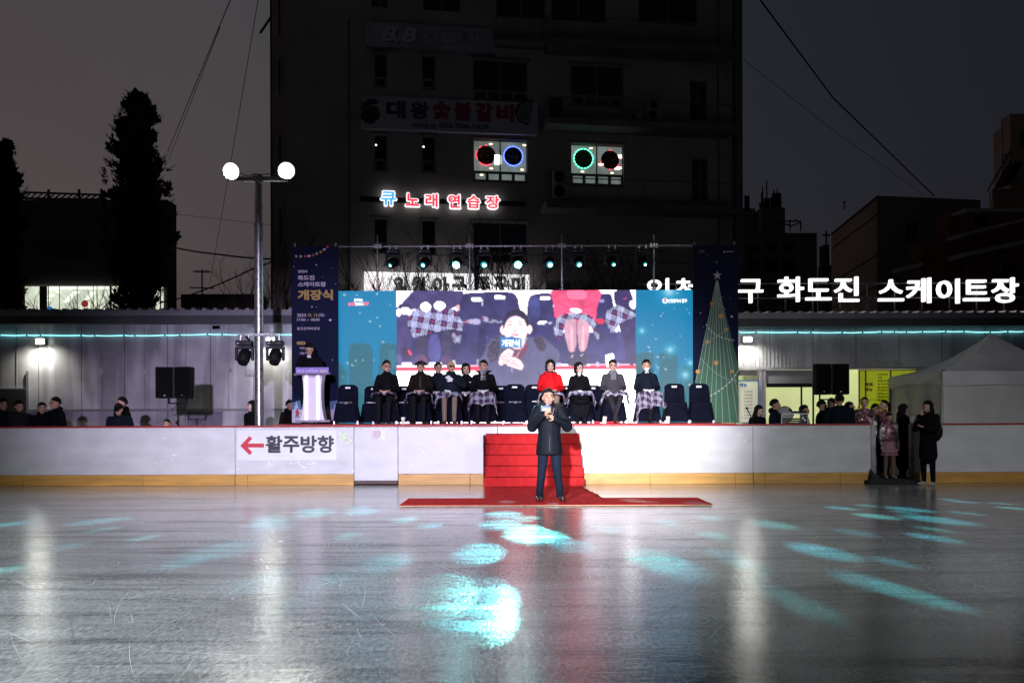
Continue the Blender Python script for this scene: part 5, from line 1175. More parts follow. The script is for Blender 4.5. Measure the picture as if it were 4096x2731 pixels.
# rings of lights in the lit windows
def ringset(px, py, r, mcol, dcol, n, seed, on):
    q = FA.sz(px, py); rr_ = r/100.0
    b = MB(); b.disc(q[0], q[1], rr_*.97, .150, .006, 28); b.mi = 1; rs = random.Random(seed)
    for k in range(34):
        a_ = rs.uniform(0, 6.28); ra = rs.uniform(.1, .9)*rr_; x_, z_ = q[0]+ra*math.cos(a_), q[1]+ra*math.sin(a_)-.03; d_ = rs.uniform(0, 3.14); l_ = rs.uniform(.03, .11)
        if math.hypot(x_-q[0], z_-q[1])+l_ > rr_*.95: continue
        b.tube((x_-l_*math.cos(d_), .146, z_-l_*math.sin(d_)), (x_+l_*math.cos(d_), .146, z_+l_*math.sin(d_)), .004, n=4, caps=False)
    b.build('round_net', [dcol, mat('net_thread', (.5, .5, .46), .6, var=.5, scale=3)], bd)
    b = MB()
    for k in range(n):
        if not on(k): continue
        a_ = 2*math.pi*k/n; M = Matrix.Translation((q[0]+rr_*math.cos(a_), .14, q[1]+rr_*math.sin(a_))) @ Matrix.Rotation(-a_, 4, 'Y'); b.bbox(-.018, -.01, -.045, .018, .01, .045, .005, M=M)
    b.build('ring_light', mcol, bd)
RDL = emat('red_ring', (1, .03, .06), 3); BLL = emat('blue_ring', (.08, .14, 1), 5); GNL = emat('green_ring', (.1, 1, .55), 4)
ringset(1946, 617, 40, RDL, mat('net_red', (.05, .008, .006), .8), 20, 1, lambda k: k in (5, 7, 9, 10, 11, 13, 14, 15, 16))
ringset(2055, 621, 39, BLL, mat('net_blue', (.006, .008, .014), .8), 20, 2, lambda k: True)
ringset(2337, 631, 40, GNL, mat('net_green', (.008, .05, .012), .8), 18, 3, lambda k: True)
ringset(2444, 636, 40, RDL, mat('net_red', (.05, .008, .006), .8), 20, 4, lambda k: k in (1, 5, 11, 12, 18, 15))
b = MB(); q = FA.sz(1993, 632); b.bbox(q[0]-.13, .14, q[1]-.22, q[0]+.13, .16, q[1]+.16, .01); q = FA.sz(2492, 624)
b.bbox(q[0]-.16, .145, q[1]-.05, q[0]-.02, .16, q[1]+.08, .01)
for px, py in ((2408, 655), (2480, 668), (2473, 672)): q = FA.sz(px, py); b.bbox(q[0]-.1, .145, q[1]-.02, q[0]+.1, .16, q[1]+.03, .005, M=None)
b.build('room_light', CEIL, bd)
b = MB()
for px, py in ((1965, 572), (2100, 577), (1967, 670), (2091, 675), (2367, 589), (2333, 683), (2452, 688), (1928, 696)): q = FA.sz(px, py); b.ell((q[0], .158, q[1]), (.075, .012, .028), 12, 6)
b.build('ceiling_spot', WARML, bd)
# pipes and cornices
b = MB(); s_, _ = FA.sz(1398, 500); b.tube((s_, -.04, 0), (s_, -.04, FA.sz(1398, 80)[1]), .03); s_, _ = FA.sz(2872, 500); b.tube((s_, -.05, 0), (s_, -.05, HT), .035); b.build('drain_pipe', mat('pipe_dark', (.09, .085, .08), .6), bd)
HOODM = mat('hood_render', (.13, .12, .115), .9)
for w in WIN:
    if w[0] in 'nw':
        s0, z0, s2, z1 = fr(w[1], w[2], w[3], w[4]); b = MB(); b.box(s0-.12, -.07, z1+.03, s2+.12, 0.0, z1+.10); b.build('window_hood', HOODM, bd)
        b = MB(); b.box(s0-.04, -.04, fr(w[1], w[5], w[3], w[6])[1]-.05, s2+.04, .0, fr(w[1], w[5], w[3], w[6])[1]-.005); b.build('window_sill', HOODM, bd)
# balconies
def balcony(px0, py0, px1, rail, dep, thick=.27, solid=True, n=None):
    F2 = FA.off(dep); s0, z0 = F2.sz(px0, py0); s2, _ = F2.sz(px1, py0); zr_ = F2.sz(px0, rail)[1]
    b = MB(); b.box(s0, -dep, z0-thick, s2, -.003, z0); o = b.build('balcony', mat('balcony_slab', (.12, .12, .12), .9, var=.2, scale=1), bd)
    b = MB(); b.tube((s0+.03, -dep+.04, zr_), (s2, -dep+.04, zr_), .022, n=6); b.tube((s0+.03, -dep+.04, z0+.08), (s2, -dep+.04, z0+.08), .014, n=6)
    m = int((s2-s0)/(.13 if n is None else n))
    for i in range(m+1): x_ = s0+.03+i*(s2-s0-.03)/m; b.tube((x_, -dep+.04, z0), (x_, -dep+.04, zr_), .010, n=4, caps=False)
    b.tube((s0+.03, -dep+.04, zr_), (s0+.03, 0, zr_), .02, n=6)
    b.build('railing', mat('rail_dark', (.10, .10, .10), .5), o); return F2, s0, z0, s2
balcony(1984, 150, 2182, 64, .75, .12); balcony(2197, 148, 2942, 58, 1.1); B2 = balcony(2190, 466, 2946, 386, 1.1, n=1.0); B3 = balcony(2184, 803, 2950, 708, 1.1, n=.9); balcony(2184, 1130, 2950, 1040, 1.1, n=.9)
# corner column
F3 = FA.off(.4); s_, _ = F3.sz(2945, 900); s_b, _ = F3.sz(2972, 900)
b = MB(); b.box(s_, -.4, 0, s_b, -.1, HT); b.build('corner_column', mat('column_cladding', (.10, .11, .14), .6, var=.15), bd)
b = MB(); F4 = FA.off(1.0)
for px in (2936, 2930): s_, _ = F4.sz(px, 500); b.tube((s_, -1.0, 3), (s_+.02, -1.0, HT), .012, n=5, caps=False)
b.build('cable', BLACK, bd)
# air conditioners on the balconies
def ac(px0, py0, px1, py1, Fp, dep, lb):
    s0, z0, s2, z1 = Fp.rect(px0, py0, px1, py1); t = thing('air_conditioner', lb, 'air conditioner', M=Fp.M @ Matrix.Translation(((s0+s2)/2, dep, z0)), group='air conditioner units on the balconies')
    w, h = (s2-s0)/2, z1-z0; b = MB(); b.bbox(-w, 0, 0, w, .3, h, .015); b.build('casing', mat('ac_casing', (.22, .22, .22), .6, var=.1), t)
    b = MB(); b.lathe([(0, 0), (h*.36, 0), (h*.36, .01), (h*.40, .01)], c=(-w*.25, -.012, h*.5), n=18, M=Matrix.Rotation(math.pi/2, 4, 'X')); b.build('fan_grille', BLACKM, t)
Fb = FA.off(.85)
ac(2512, 450, 2573, 478, Fb, 0, 'low small air conditioner on the middle balcony'); ac(2582, 438, 2655, 479, Fb, 0, 'lower unit of the stacked air conditioners on the middle balcony'); ac(2588, 398, 2655, 436, Fb, 0, 'upper unit of the stacked air conditioners on the middle balcony')
ac(2216, 735, 2272, 792, Fb, 0, 'lower unit of the stacked air conditioners on the lowest balcony'); ac(2214, 680, 2276, 733, Fb, 0, 'upper unit of the stacked air conditioners on the lowest balcony')
b = MB(); s0, z0, s2, z1 = Fb.rect(2200, 388, 2250, 462); b.bbox(s0, 0, z0, s2, .4, z1, .01); tag(b.build('storage_cabinet', mat('dark_cabinet', (.02, .02, .022), .6), M=Fb.M), 'dark cabinet at the left end of the middle balcony', 'cabinet')
# ---- signs on the building (local facade coordinates)
def fsign(name, label, px0, py0, px1, py1, m, dep=.28):
    Fp = FA.off(dep); s0, z0, s2, z1 = Fp.rect(px0, py0, px1, py1); t = thing(name, label, 'shop sign', M=Fp.M); b = MB(); b.bbox(s0, 0, z0, s2, dep-.01, z1, .015); b.build('panel', m, t); return t, Fp
def ft(t, Fp, s, p0, q0, p1, q1, m, bold=.02, k=1, th=0, name='lettering', shear=0, y=None):
    s0, z0, s2, z1 = Fp.rect(p0, q0, p1, q1); return text(name, s, s0, z0, s2, z1, (-.004*k-th) if y is None else y, m, t, bold=bold, t=th, shear=shear)
DS = mat('sign_bluegrey', (.22, .25, .30), .5, var=.1, scale=.6)
t, Fp = fsign('billiard_sign', 'dim grey blue billiard club sign, topmost on the tall building', 1463, 84, 1980, 186, DS)
LP_ = mat('sign_pale', (.42, .43, .46), .5, var=.1); DK = mat('sign_black', (.02, .02, .025), .5, var=0)
b = MB(); q0 = Fp.rect(1463, 84, 1640, 186); b.poly([(q0[0]+.02, q0[1]+.02), (q0[2], q0[1]+.02), (q0[2]-.5, q0[3]-.02), (q0[0]+.02, q0[3]-.02)], -.003); b.build('panel_patch', mat('sign_patch', (.30, .32, .38), .5, var=.2), t)
ft(t, Fp, 'B.B', 1524, 107, 1672, 170, DK, .07, 1.5, shear=.3); ft(t, Fp, 'B.B', 1521, 104, 1669, 167, LP_, .05, 2.2, shear=.3)
b = MB()
for i in range(4): q = Fp.sz(1723+70*i, 142+3*i); b.disc(q[0], q[1], .29, -.005, n=24)
b.build('disc', mat('sign_disc', (.33, .34, .38), .5, var=.05), t)
for i, ch in enumerate('당구클럽'): x_ = 1723+70*i; y_ = 141+3*i; ft(t, Fp, ch, x_-20, y_-22, x_+20, y_+22, DK, .05, 3); ft(t, Fp, ch, x_-17, y_-19, x_+17, y_+19, LP_, -.0, 4)
ft(t, Fp, 'Billiard Club', 1770, 184-2, 1888, 195-2, LP_, .01, 3)
t, Fp = fsign('restaurant_sign', 'wide pale barbecue restaurant sign with phone number on the tall building', 1443, 380, 2152, 512, mat('sign_pale_panel', (.36, .36, .46), .5, var=.08, scale=.7))
NB = mat('sign_navy', (.02, .035, .13), .5, var=0); MG = mat('sign_maroon', (.22, .02, .08), .5, var=0)
for i, ch in enumerate('대왕'): x_ = 1545+95*i; ft(t, Fp, ch, x_, 402+4*i, x_+78, 472+4*i, NB, .05, 1)
for i, ch in enumerate('숯불갈비'): x_ = 1730+85*i; ft(t, Fp, ch, x_, 402+4*i, x_+72, 478+4*i, MG, .06, 1)
ft(t, Fp, '예약문의:', 1649, 492, 1748, 513, DK, .02, 1); ft(t, Fp, '032-766-1429', 1757, 491, 1954, 511, DK, .03, 1)
b = MB(); rs = random.Random(6)
for k in range(14):
    q = Fp.sz(1462+rs.uniform(0, 45), 400+rs.uniform(0, 90)); b.disc(q[0], q[1], rs.uniform(.12, .26), -.003-.0004*k, n=12, rz=rs.uniform(.08, .16))
b.build('meat_picture', mat('meat_dark', (.045, .03, .032), .6, var=.5, scale=6), t)
b = MB(); q = Fp.sz(2118, 452); pts_ = [(q[0]+.60*math.cos(a_), q[1]+.52*math.sin(a_)) for a_ in [math.pi*.42+i*.105 for i in range(33)]]
pts_ = [(min(x_, Fp.rect(1443, 380, 2150, 512)[2]-.03), z_) for x_, z_ in pts_]; b.poly(pts_, -.004); b.mi = 1; b.poly([(q[0]+(x_-q[0])*.86, q[1]+(z_-q[1])*.86) for x_, z_ in pts_], -.006)
b.mi = 0
for k in range(5): b.box(q[0]-.42+.02*k, -.009, q[1]-.3+k*.13, q[0]+.2, -.007, q[1]-.285+k*.13)
b.build('dish_picture', [DK, mat('dish_grey', (.15, .14, .18), .6, var=.3, scale=4)], t)
# lit karaoke sign
Fp = FA.off(.15); t = thing('karaoke_sign', 'glowing red and blue Korean letters on a dark bar across the tall building', 'shop sign', M=Fp.M)
s0, z0, s2, z1 = Fp.rect(1440, 785, 2100, 804); b = MB(); b.bbox(s0, .0, z0, s2, .14, z1, .01); b.build('rail', mat('sign_rail_black', (.006, .006, .007), .6), t)
KW = emat('karaoke_white', (1, .96, .97), 1.15); KR = emat('karaoke_red', (1, .045, .085), 1.15); KB = emat('karaoke_blue', (.10, .45, .95), 1.05)
for ch, (p0, q0, p1, q1) in zip('큐노래연습장', ((1522, 765, 1586, 824), (1621, 773, 1678, 827), (1699, 775, 1752, 831), (1790, 778, 1842, 835), (1866, 781, 1921, 836), (1941, 783, 1999, 837))):
    ft(t, Fp, ch, p0-3, q0-3, p1+3, q1+3, KW, .07, 1, th=.06, name='letter_border'); ft(t, Fp, ch, p0+2, q0+2, p1-2, q1-2, KB if ch == '큐' else KR, .03, 1, name='letter', y=-.075)
ft(t, Fp, '3F', 2065, 788+12, 2080, 800+12, mat('sign_dim_white', (.2, .2, .2), .5), .02, 1)
# backlit seafood sign
t, Fp = fsign('seafood_sign', 'bright backlit white sign with grey Korean letters above the video wall', 1456, 1086, 2118, 1230, emat('backlit_white', (1, .99, 1.0), 1.25, var=.05, scale=.8), dep=.5)
GL = emat('backlit_grey', (.19, .19, .19), .55, var=.2, scale=14)
for ch, (p0, p1) in zip('일월아구쭈꾸미', ((1574, 1632), (1645, 1703), (1730, 1796), (1806, 1864), (1901, 1962), (1974, 2032), (2045, 2102))): ft(t, Fp, ch, p0, 1104, p1, 1180, GL, .06, 1)
b = MB(); rs = random.Random(8)
for i in range(3):
    for j in range(2): q = Fp.rect(1478+j*34, 1102+i*26, 1504+j*34, 1122+i*26); b.box(q[0], -.004, q[1], q[2], -.002, q[1]+.03); b.box(q[0]+.1, -.004, q[1]+.06, q[0]+.13, -.002, q[3]); b.box(q[0], -.004, q[3]-.03, q[2], -.002, q[3])
b.build('pink_mark', emat('backlit_pink', (1, .72, .70), 1.1), t)
# ================================================================== OTHER BUILDINGS
def simple_building(label, boxes, m, wins=(), extra=None, lit=()):
    t = thing('building', label, 'building')
    for i, (x0p, x1p, ytp, Y, dep) in enumerate(boxes):
        x0_, x1_, z1_ = X(x0p, Y), X(x1p, Y), zat(ytp, Y, (x0p+x1p)/2); b = MB(); b.box(x0_, Y, 0, x1_, Y+dep, z1_); b.build('wall', m if not isinstance(m, (list, tuple)) else m[i % len(m)], t)
    for (x0p, x1p, y0p, y1p, Y) in wins:
        a_ = xz(x0p, y1p, Y); c_ = xz(x1p, y0p, Y); b = MB(); f = .05
        b.box(a_[0], Y-.05, a_[1], c_[0], Y-.003, a_[1]+f); b.box(a_[0], Y-.05, c_[1]-f, c_[0], Y-.003, c_[1]); b.box(a_[0], Y-.05, a_[1]+f, a_[0]+f, Y-.003, c_[1]-f); b.box(c_[0]-f, Y-.05, a_[1]+f, c_[0], Y-.003, c_[1]-f); b.box((a_[0]+c_[0])/2-.03, Y-.045, a_[1]+f, (a_[0]+c_[0])/2+.03, Y-.003, c_[1]-f)
        w_ = b.build('window', FRAMEW, t); b = MB(); b.box(a_[0]+f, Y-.02, a_[1]+f, c_[0]-f, Y-.004, c_[1]-f); b.build('pane', GLASSD, w_)
    return t
DKW = mat('dark_stone_wall', (.16, .155, .15), .9, var=.15, scale=.5, stretch=(.3, .3, 3))
BEI = mat('beige_wall', (.46, .36, .29), .9, var=.12, scale=.4); GRB = mat('grey_wall', (.20, .20, .20), .9, var=.12, scale=.5); RDB = mat('red_brick_wall', (.16, .04, .035), .9, var=.2, scale=6)
# left office with a lit window band
Y1 = 44
t = simple_building('dark flat roofed office behind the conifers, lit window band along its lower floor', [(-300, 672, 800, Y1, 1.2)], DKW, [(150, 215, 950, 1045, Y1), (228, 292, 952, 1050, Y1), (304, 362, 954, 1050, Y1)])
q0 = xz(90, 1252, Y1-.3); q1 = xz(645, 1141, Y1-.3)
b = MB(); b.box(q0[0], Y1-.06, q0[1]-.4, q1[0], Y1-.02, q1[1]); LO = t; b.build('lit_room', emat('office_light', (.55, .60, .48), 1.3, var=.25, scale=.8), t)
b = MB(); q = xz(197, 1160, Y1); q2 = xz(436, 1152, Y1); b.box(q[0], Y1-.09, q2[1]-.04, q2[0], Y1-.065, q2[1]+.06)
for k in range(8): v = xz(302-k*5, 1170+k*5.3, Y1); b.ell((v[0], Y1-.08, v[1]), (.13, .01, .035), 8, 5)
for k in range(4): v = xz(376-k*9, 1172+k*8, Y1); b.ell((v[0], Y1-.08, v[1]), (.13, .01, .035), 8, 5)
for px, py in ((310, 1169), (235, 1168), (210, 1182), (202, 1187), (199, 1202)): v = xz(px, py, Y1); b.ell((v[0], Y1-.08, v[1]), (.13, .01, .035), 8, 5)
b.build('ceiling_light', emat('office_lamps', (.95, 1, .85), 1.3), t)
b = MB()
for px, w_ in ((163, 30), (197, 3), (241, 2.5), (312, 2.5), (376, 2.5), (391, 2.5), (443, 8), (560, 3), (643, 5)): v = xz(px, 1200, Y1); b.box(v[0], Y1-.12, q0[1]-.4, v[0]+w_*Y1/F, Y1-.095, q1[1])
b.box(q0[0], Y1-.118, xz(0, 1143, Y1)[1], q1[0], Y1-.092, q1[1]+.05); b.box(X(545, Y1), Y1-.121, xz(0, 1193, Y1)[1], X(645, Y1), Y1-.092, xz(0, 1190, Y1)[1]); b.build('window_frame', mat('office_frame', (.16, .17, .14), .6), t)
b = MB(); v = xz(345, 1216, Y1); b.disc(v[0], v[1], .17, Y1-.14, n=9); v2 = xz(205, 1238, Y1); b.mi = 1; b.disc(v2[0], v2[1], .14, Y1-.14, n=9); b.build('balloon_cluster', [emat('poster_red', (.5, .06, .05), .5), emat('poster_blue', (.03, .22, .6), .6)], t)
b = MB(); z0_ = zat(795, Y1, 400); z1_ = zat(768, Y1, 400); x0_, x1_ = X(100, Y1), X(430, Y1)
b.tube((x0_, Y1, z1_), (x1_, Y1, z1_-.15), .05, n=6); b.tube((x0_, Y1, z0_+.02), (x1_, Y1, z0_-.05), .06, n=6)
for k in range(14): x_ = x0_+k*(x1_-x0_)/13.5; b.tube((x_, Y1, z0_+.02), (x_+.3, Y1+.1, z1_+.05-.01*k), .035, n=5)
for k in (4, 9): x_ = x0_+k*.29; b.tube((x_, Y1, z0_-.2), (x_, Y1, z1_+.12), .07, n=6)
b.build('roof_railing', mat('green_rail', (.05, .07, .06), .6), t)
simple_building('low dark house behind the left shed with roof aerials', [(725, 1040, 1176, 46, 1.5)], mat('dark_low_wall', (.11, .10, .10), .9), [(740, 812, 1232, 1290, 46)])
simple_building('dim tiled block with rooftop masts right of the tall building', [(2960, 3270, 932, 62, 9), (2960, 3024, 834, 66, 5), (3046, 3143, 830, 65, 8)], mat('tiled_grey_wall', (.20, .205, .18), .9, var=.2, scale=1), [(2990, 3040, 975, 1010, 62), (3056, 3110, 972, 1008, 62), (3126, 3180, 968, 1004, 62), (2990, 3040, 1030, 1090, 62), (3056, 3110, 1030, 1090, 62), (3126, 3180, 1030, 1090, 62)])
t = thing('rooftop_mast', 'cluster of thin masts and aerials on the dim tiled block', 'mast')
b = MB()
for px, y0, y1 in ((3047, 830, 770), (3051, 830, 747), (3067, 830, 722), (3095, 830, 760), (3109, 830, 755), (3083, 830, 790), (2980, 840, 780), (2993, 840, 782)): v = P(px, y0, 66); w_ = P(px, y1, 66); b.tube(v, w_, .05, n=5)
for px, y0, y1, r_ in ((3067, 830, 795, .22), (3106, 830, 776, .35), (3090, 830, 795, .16), (3050, 830, 812, .25), (2990, 840, 785, .15), (3118, 820, 806, .15)): v = P(px, y0, 66); w_ = P(px, y1, 66); b.tube(v, w_, r_, n=8)
b.build('aerial', BLACK, t)
b = MB()
for a_, c_ in (((3102, 885), (3204, 885)), ((3160, 925), (3160, 880)), ((3203, 925), (3203, 885)), ((3183, 885), (3183, 876)), ((3110, 893), (3160, 900)), ((3160, 905), (3203, 890))): b.tube(P(*a_, 61.9), P(*c_, 61.9), .05, n=5)
b.build('roof_frame', BLACK, t)
t = thing('church_steeple', 'thin dark steeple topped with a cross between two buildings', 'steeple')
b = MB()
for (p0, p1, y0, y1) in ((3290, 3328, 1060, 1700), (3293, 3318, 978, 1060)): a_ = xz(p0, y1, 58); c_ = xz(p1, y0, 58); b.bbox(a_[0], 58, max(0, a_[1]), c_[0], 58.8, c_[1], .04)
b.build('tower', mat('steeple_brick', (.14, .06, .05), .9, var=.2), t)
b = MB(); v = P(3304, 978, 58.3); b.bbox(v.x-.05, 58.2, v.z, v.x+.05, 58.3, v.z+.85, .01); b.bbox(v.x-.24, 58.2, v.z+.53, v.x+.24, 58.3, v.z+.63, .01); b.build('cross', mat('cross_dark', (.05, .05, .05), .7), t)
# beige corner block with two visible faces
t = thing('corner_building', 'brown beige flat roofed corner block in the right distance', 'building')
Yc = 45; c0 = P(3508, 782, Yc); cl = P(3328, 855, Yc+9)
hz = c0.z; xl_ = X(3328, Yc+9)
b = MB(); b.add([(xl_, Yc+9, 0), (c0.x, Yc, 0), (c0.x, Yc, hz), (xl_, Yc+9, hz)], [(0, 1, 2, 3)]); b.mi = 1
xr_ = X(3925, Yc+1.0); b.add([(c0.x, Yc, 0), (xr_, Yc+1.0, 0), (xr_, Yc+1.0, hz), (c0.x, Yc, hz)], [(0, 1, 2, 3)])
b.add([(xl_, Yc+9, hz), (c0.x, Yc, hz), (xr_, Yc+1, hz), (xr_, Yc+12, hz)], [(0, 1, 2, 3)]); b.build('wall', [BEI, GRB], t)
b = MB()
for k in (.08, .94, 2.9, 4.4):
    z_ = hz-k; b.tube((xl_, Yc+8.96, z_), (c0.x, Yc-.04, z_), .05 if k > .5 else .08, n=4)
b.build('cornice', mat('cornice_brown', (.12, .09, .075), .9), t)
a_ = xz(3612, 964, Yc+.2); c_ = xz(3668, 888, Yc+.2); b = MB(); b.box(a_[0], Yc+.02, a_[1], c_[0], Yc+.15, c_[1]); w_ = b.build('window', FRAMEW, t); b = MB(); b.box(a_[0]+.06, Yc+.0, a_[1]+.06, (a_[0]+c_[0])/2-.03, Yc+.02, c_[1]-.06); b.box((a_[0]+c_[0])/2+.03, Yc+.0, a_[1]+.06, c_[0]-.06, Yc+.02, c_[1]-.06); b.build('pane', GLASSD, w_)
b = MB(); v = P(3377, 840, Yc+8); b.tube(v, P(3377, 805, Yc+8), .04, n=5); b.ell(P(3379, 808, Yc+8), (.1, .05, .04), 8, 5); b.build('roof_lamp', BLACK, t)
# near dark red houses with pale eaves, far right
t = thing('brick_house', 'dark red brick house with pale sloping eaves at the far right', 'house')
Yh = 38
b = MB(); b.box(X(3690, Yh), Yh, 0, X(4600, Yh), Yh+1.2, zat(960, Yh, 3900)); b.box(X(3860, Yh), Yh+1.25, 0, X(4600, Yh), Yh+2.4, zat(812, Yh, 3900)); b.build('wall', RDB, t)
PE = mat('pale_eave', (.34, .31, .28), .85, var=.15)
b = MB()
def slab(b, pts, Y, dep=1.2):
    v = [P(px, py, Y) for px, py in pts]; b.add([tuple(q) for q in v]+[(q.x, q.y+dep, q.z+.05) for q in v], [(0, 1, 2, 3), (7, 6, 5, 4), (0, 4, 5, 1), (3, 2, 6, 7), (1, 5, 6, 2), (0, 3, 7, 4)])
for pts, yo in (([(3848, 1030), (4140, 966), (4140, 948), (3848, 1012)], 1.2), ([(3845, 948), (4140, 872), (4140, 862), (3845, 934)], 1.3), ([(3617, 1082), (3690, 1065), (3690, 1050), (3617, 1065)], 1.1), ([(3860, 846), (4140, 846), (4140, 832), (3860, 834)], 1.0)): b = MB(); slab(b, pts, Yh-yo); b.build('eave', PE, t)
b = MB(); b.tube(P(3862, 1040, Yh-.1), P(3868, 1105, Yh-.1), .06, n=6); b.tube(P(3868, 1105, Yh-.1), P(3880, 1120, Yh-.1), .06, n=6); b.build('drain_pipe', mat('pipe_grey', (.10, .10, .10), .6), t); b = MB(); b.tube(P(3872, 840, Yh-.1), P(3872, 930, Yh-.1), .05, n=6); b.build('drain_pipe', mat('pipe_grey', (.10, .10, .10), .6), t)
for (p0, p1, y0, y1) in ((3890, 3952, 868, 905), (4005, 4062, 1055, 1130)):
    a_ = xz(p0, y1, Yh); c_ = xz(p1, y0, Yh); b = MB(); b.box(a_[0]-.05, Yh-.06, a_[1]-.05, c_[0]+.05, Yh-.01, c_[1]+.05); w_ = b.build('window', FRAMEW, t); b = MB(); b.box(a_[0], Yh-.08, a_[1], c_[0], Yh-.065, c_[1]); b.build('pane', GLASSD, w_)
# tall block with an outside stair, far right
t = thing('stair_building', 'tall brown block with an outside metal stair at the right edge', 'building')
Yt = 52; b = MB(); b.box(X(4045, Yt), Yt, 0, X(4500, Yt), Yt+1, zat(455, Yt, 4090)); b.box(X(4008, Yt+1), Yt+1, 0, X(4060, Yt+1), Yt+1.8, zat(492, Yt, 4030)); b.box(X(3960, Yt), Yt-.5, 0, X(4080, Yt), Yt-.01, zat(765, Yt, 4000)); b.build('wall', mat('brown_tall_wall', (.50, .38, .31), .9, var=.1, scale=.5), t)
for (y0, y1) in ((522, 560), (565, 590)):
    a_ = xz(4078, y1, Yt); c_ = xz(4110, y0, Yt); b = MB(); b.box(a_[0], Yt-.06, a_[1], c_[0], Yt-.004, c_[1]); w_ = b.build('window', FRAMEW, t); b = MB(); b.box(a_[0]+.1, Yt-.08, a_[1]+.1, c_[0]-.1, Yt-.065, c_[1]-.1); b.build('pane', GLASSD, w_)
b = MB(); 
for k in range(9):
    v = P(3994+k*5.5, 742-k*10, Yt-.6); b.bbox(v.x-.02, Yt-1.2, v.z-.03, v.x+.45, Yt-.1, v.z+.03, .005)
b.tube(P(3950, 765, Yt-1.2), P(4045, 600, Yt-1.2), .04, n=5); b.tube(P(3975, 765, Yt-1.2), P(4045, 640, Yt-1.2), .04, n=5)
for k in range(5): b.tube(P(4012+k*8, 620, Yt-1.2), P(4012+k*8, 670, Yt-1.2), .025, n=4)
b.tube(P(4010, 620, Yt-1.2), P(4048, 612, Yt-1.2), .03, n=4); b.build('outside_stair', BLACK, t)
b = MB(); b.tube(P(3971, 805, Yt-1.5), P(3971, 762, Yt-1.5), .09, n=8); b.tube(P(3971, 762, Yt-1.5), P(3985, 752, Yt-1.5), .09, n=8); b.tube(P(4008, 760, Yt-.1), P(4008, 492, Yt-.1), .05, n=6); b.build('flue_pipe', mat('flue_metal', (.4, .35, .3), .3, metal=.7), t)
# ================================================================== TREES
FOL = mat('conifer_foliage', (.035, .035, .022), .9, var=.5, scale=3); BARK = mat('dark_bark', (.035, .028, .024), .95, var=.3, scale=8)
def conifer(label, pxc, Y, ptop, pbot, prof, seed, n):
    rs = random.Random(seed); base = P(pxc, YH, Y); zt = zat(ptop, Y, pxc); t = thing('conifer_tree', label, 'tree', (base.x, Y, 0))
    zb = max(1.0, zat(pbot, Y, pxc)); b = MB(); b.tube((0, 0, 0), (0, 0, zt*.97), .20, .03, 8); b.build('trunk', BARK, t)
    b = MB()
    def wid(u, side):   # u=0 top, 1 bottom
        for (u0, l0, r0), (u1, l1, r1) in zip(prof, prof[1:]):
            if u0 <= u <= u1: k = (u-u0)/(u1-u0); return (l0+(l1-l0)*k if side < 0 else r0+(r1-r0)*k)*Y/F
        return .5
    nc = n//36
    for i in range(nc):
        u = rs.random()**.95; z = zt-(zt-zb)*u; az = rs.uniform(0, 6.283); side = math.cos(az); w = wid(u, side)*(1 if abs(side) > .2 else .8)*rs.choice([.7, .85, .95, 1.0, 1.1, 1.2])*(.80+.20*math.sin(z*3.1+math.cos(az)*2)+.12*math.sin(z*7.3+az))
        rr_ = w*(rs.random()**.6); cx, cy = rr_*math.cos(az), rr_*math.sin(az)*.8; cr_ = rs.uniform(.09, .25)*(.45+.55*min(1, u*3)); tip = Vector((math.cos(az)*.5, math.sin(az)*.4, rs.uniform(.5, 1.3))).normalized()
        for j in range(46):
            q = rs.gauss(0, 1)*.4; c = Vector((cx, cy, z))+tip*q*cr_*1.6+Vector((rs.gauss(0, .42), rs.gauss(0, .42), rs.gauss(0, .35)))*cr_*max(.25, 1-abs(q))
            up = (tip+Vector((rs.uniform(-.8, .8), rs.uniform(-.8, .8), rs.uniform(-.2, .5)))).normalized(); sd = up.cross(Vector((rs.uniform(-1, 1), rs.uniform(-1, 1), .3))).normalized(); l = rs.uniform(.07, .22); ww = l*rs.uniform(.18, .3)
            b.add([c, c+up*l*.5+sd*ww, c+up*l, c+up*l*.5-sd*ww], [(0, 1, 2, 3)])
    for i in range(nc//9):
        u = rs.random(); z = zt-(zt-zb)*u*.97; az = rs.choice([0, math.pi])+rs.gauss(0, .7); w = wid(u, math.cos(az))*rs.uniform(.85, 1.05); c0_ = Vector((w*math.cos(az), w*math.sin(az)*.8, z)); d_ = Vector((math.cos(az)*rs.uniform(.4, 1), math.sin(az)*.6, rs.uniform(.4, 1.2))).normalized(); ln_ = rs.uniform(.2, .55)*(.6+.4*min(1, u*5))
        for j in range(26):
            c = c0_+d_*ln_*j/26+Vector((rs.gauss(0, .02), rs.gauss(0, .02), rs.gauss(0, .02))); up = (d_+Vector((rs.uniform(-1, 1), rs.uniform(-1, 1), rs.uniform(-.6, .6)))).normalized(); sd = up.cross(Vector((rs.uniform(-1, 1), rs.uniform(-1, 1), .3))).normalized(); l = rs.uniform(.06, .16)*(1.2-j/26); ww = l*.22
            b.add([c, c+up*l*.5+sd*ww, c+up*l, c+up*l*.5-sd*ww], [(0, 1, 2, 3)])
    b.build('crown', FOL, t)
    b = MB()
    for i in range(46):
        u = .04+.9*rs.random(); z = zt-(zt-zb)*u; az = rs.uniform(0, 6.283); w = wid(u, math.cos(az))*.85; b.tube((0, 0, z-.2), (w*math.cos(az), w*math.sin(az)*.8, z+w*.6), .03, .01, 4, False)
    b.build('branches', BARK, t)
conifer('tall dark column shaped conifer at left in front of the office', 560, 33, 384, 1400, [(0, 14, 18), (.02, 50, 34), (.05, 74, 54), (.10, 86, 64), (.2, 92, 80), (.35, 125, 110), (.5, 132, 135), (.6, 130, 118), (.78, 110, 80), (.88, 105, 40), (1, 95, 30)], 3, 46000)
